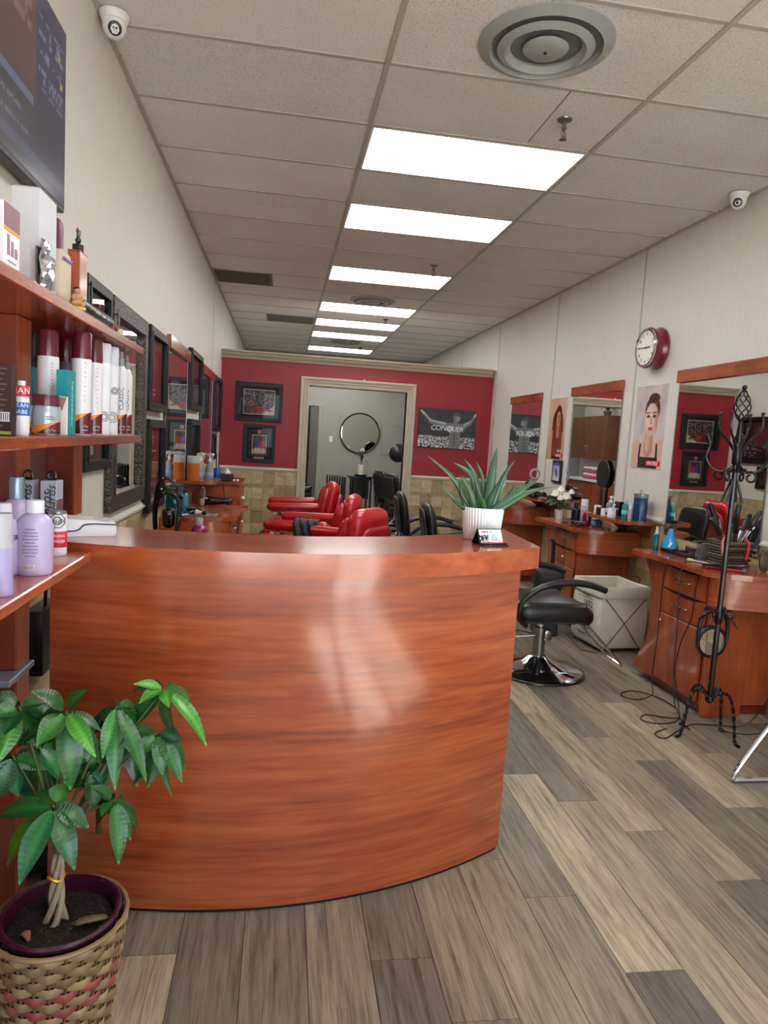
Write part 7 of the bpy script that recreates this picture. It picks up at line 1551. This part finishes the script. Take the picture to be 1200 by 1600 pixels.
t = thing('white_comb', 'white comb on the striped mat', 'comb', (-.645, 4.87, T1+.0052), .9, GL); m = MB(); m.bev(-.06, .06, -.004, .008, 0, .004, .001); m.build('spine', M['white'], t)
for k in range(14): m = MB(); m.box(-.057+.0085*k, -.053+.0085*k, -.022, -.004, .0005, .003); m.build('tooth', M['white'], t, smooth=False)
hair_dryer('hair_dryer', 'black hair dryer standing at the far end of the left station', (-.52, 5.60, T1), -.3, M['black_gloss'], GL, s=1.0)
t = thing('wooden_brush', 'light wooden brush leaning at the far end of the left station', 'brush', (-.60, 5.50, T1), 0, GL); q = MB(); q.rbox((0, 0, .075), (.035, .02, .15), (.015, .008, .03), 3); m = MB(); m.put(q, (0, 0, .004), RX(-.3)); m.build('block', plain((160, 140, 110), .6), t); q = MB(); q.bev(-.014, .014, -.022, -.010, .06, .14, .003); m = MB(); m.put(q, (0, 0, .004), RX(-.3)); m.build('bristles', plain((60, 50, 44), .8), t)
ZL = .9855
for lab, y in (('orange liquid jar with clear top on the left wall shelf', 6.0),):
    t = thing('orange_jar', lab, 'jar', (-.735, y, ZL)); m = MB(); m.lathe([(0, 0), (.05, 0), (.052, .006), (.052, .145)], 28); m.build('liquid_jar', liquid((214, 112, 10), .1, .15), t); m = MB(); m.lathe([(.0515, .1455), (.052, .20), (.048, .205), (0, .206)], 28); m.build('clear_top', plain((226, 222, 214), .2, trans=.4), t)
    for k in range(6): m = MB(); m.lathe([(.0522, .02+.02*k), (.0528, .021+.02*k), (.0522, .022+.02*k)], 28, cap=False); m.build('graduation', plain((170, 84, 10), .4), t)
for x, y, lab, c in ((-.70, 6.13, 'clear trigger spray bottle next to the orange jar', (206, 208, 210)), (-.62, 6.20, 'clear trigger spray bottle with blue base, middle of the left shelf', (190, 206, 220)), (-.70, 6.30, 'trigger spray bottle with yellow tinted top on the left shelf', (214, 214, 170))): bottle('trigger_sprayer', lab, 'spray bottle', (x, y, ZL), .036, .23, 'trigger', plain(c, .12, trans=.55), M['white'], 'spray bottles on the left shelf', (lambda t, r, h: bands(t, r*.99, ((.02, .06, (120, 170, 206)),)),), .07)
ZC = .9505; bottle('blue_cup', 'blue plastic tumbler holding black combs on the tall cabinet', 'cup', (-.60, 6.72, ZC), .036, .11, 'can', plain((16, 86, 176), .3), plain((16, 86, 176), .3), None, (lambda t, r, h: [MB().tube([(.01*k, 0, h-.01), (.014*k, .004, h+.14)], .005, 6).build('comb_handle', M['black'], t) for k in (-1, 1)],), .01)
t = thing('tissue_box', 'low black tissue box with a white tissue on the tall cabinet', 'tissue box', (-.50, 6.60, ZC)); m = MB(); m.bev(-.06, .06, -.05, .05, 0, .065, .004); m.build('box', M['black'], t, smooth=False); m = MB(); V_ = []; m.lathe([(.03, .066), (.034, .08), (.018, .10), (.022, .112), (.004, .118)], 7); m.build('tissue', M['white'], t, smooth=False)
for i, (x, y, z) in enumerate(((-.43, 6.54, ZC), (-.40, 6.57, ZC))): m = MB(); m.ball((0, 0, .012), (.014, .012, .012), 8); o = m.build('cotton_ball', M['white']); o.location = (x, y, z); tag(o, ('left' if i == 0 else 'right')+' small white cotton ball of two on the tall cabinet edge', 'cotton ball', 'cotton balls')
cord('black cord crossing down the end of the tall left cabinet', [(-.47, 5.62, .84), (-.40, 5.9, .86), (-.37, 6.2, .80), (-.35, 6.42, .66), (-.38, 6.47, .5), (-.46, 6.47, .3), (-.50, 6.46, .1)])
cord('second thin black cord down the end of the tall left cabinet', [(-.52, 6.46, .94), (-.50, 6.46, .8), (-.42, 6.46, .6), (-.37, 6.46, .4), (-.36, 6.46, .15)])
# utility cart with the pink bottle, behind the counter
t = thing('utility_cart', 'black utility cart just behind the counter at the left', 'cart', (-.60, 4.22, 0)); ct = M['black']
m = MB(); m.bev(-.17, .17, -.16, .16, .70, .715, .004); m.build('top_shelf', ct, t); m = MB(); m.bev(-.17, .17, -.16, .16, .25, .265, .004); m.build('lower_shelf', ct, t)
for x in (-.16, .16):
    for y in (-.15, .15): m = MB(); m.tube([(x, y, .03), (x, y, .73)], .009, 8); m.build('post', ct, t); m = MB(); m.ball((x, y, .022), .021, 8); m.build('caster', ct, t)
ZT = .7155; bottle('pink_bottle', 'faceted bottle of magenta liquid with clear neck behind the counter', 'bottle', (-.47, 4.20, ZT), .046, .178, 'shampoo', liquid((168, 30, 110), .08, .35), plain((226, 220, 226), .15, trans=.5), None, (), .045)
t = thing('clipper_case', 'black clipper case on the utility cart', 'case', (-.575, 4.315, ZT), .3); m = MB(); m.rbox((0, 0, .025), (.10, .16, .05), .015, 3); m.build('case', M['black'], t); m = MB(); m.tube(cr([(-.02, -.085, .03), (0, -.10, .03), (.02, -.085, .03)], 4), .004, 6); m.build('case_handle', M['black'], t)
t = thing('black_attachment', 'black clipper lying slanted at the back of the utility cart', 'hair clipper', (-.565, 4.10, ZT), 1.2); m = MB(); q = MB(); q.rbox((0, 0, .0), (.04, .15, .035), .014, 3); m.put(q, (0, 0, .055), RX(.5)); m.build('body', M['black'], t); m = MB(); m.bev(-.02, .02, -.08, -.055, .0, .03, .004); m.build('blade', M['steel'], t)
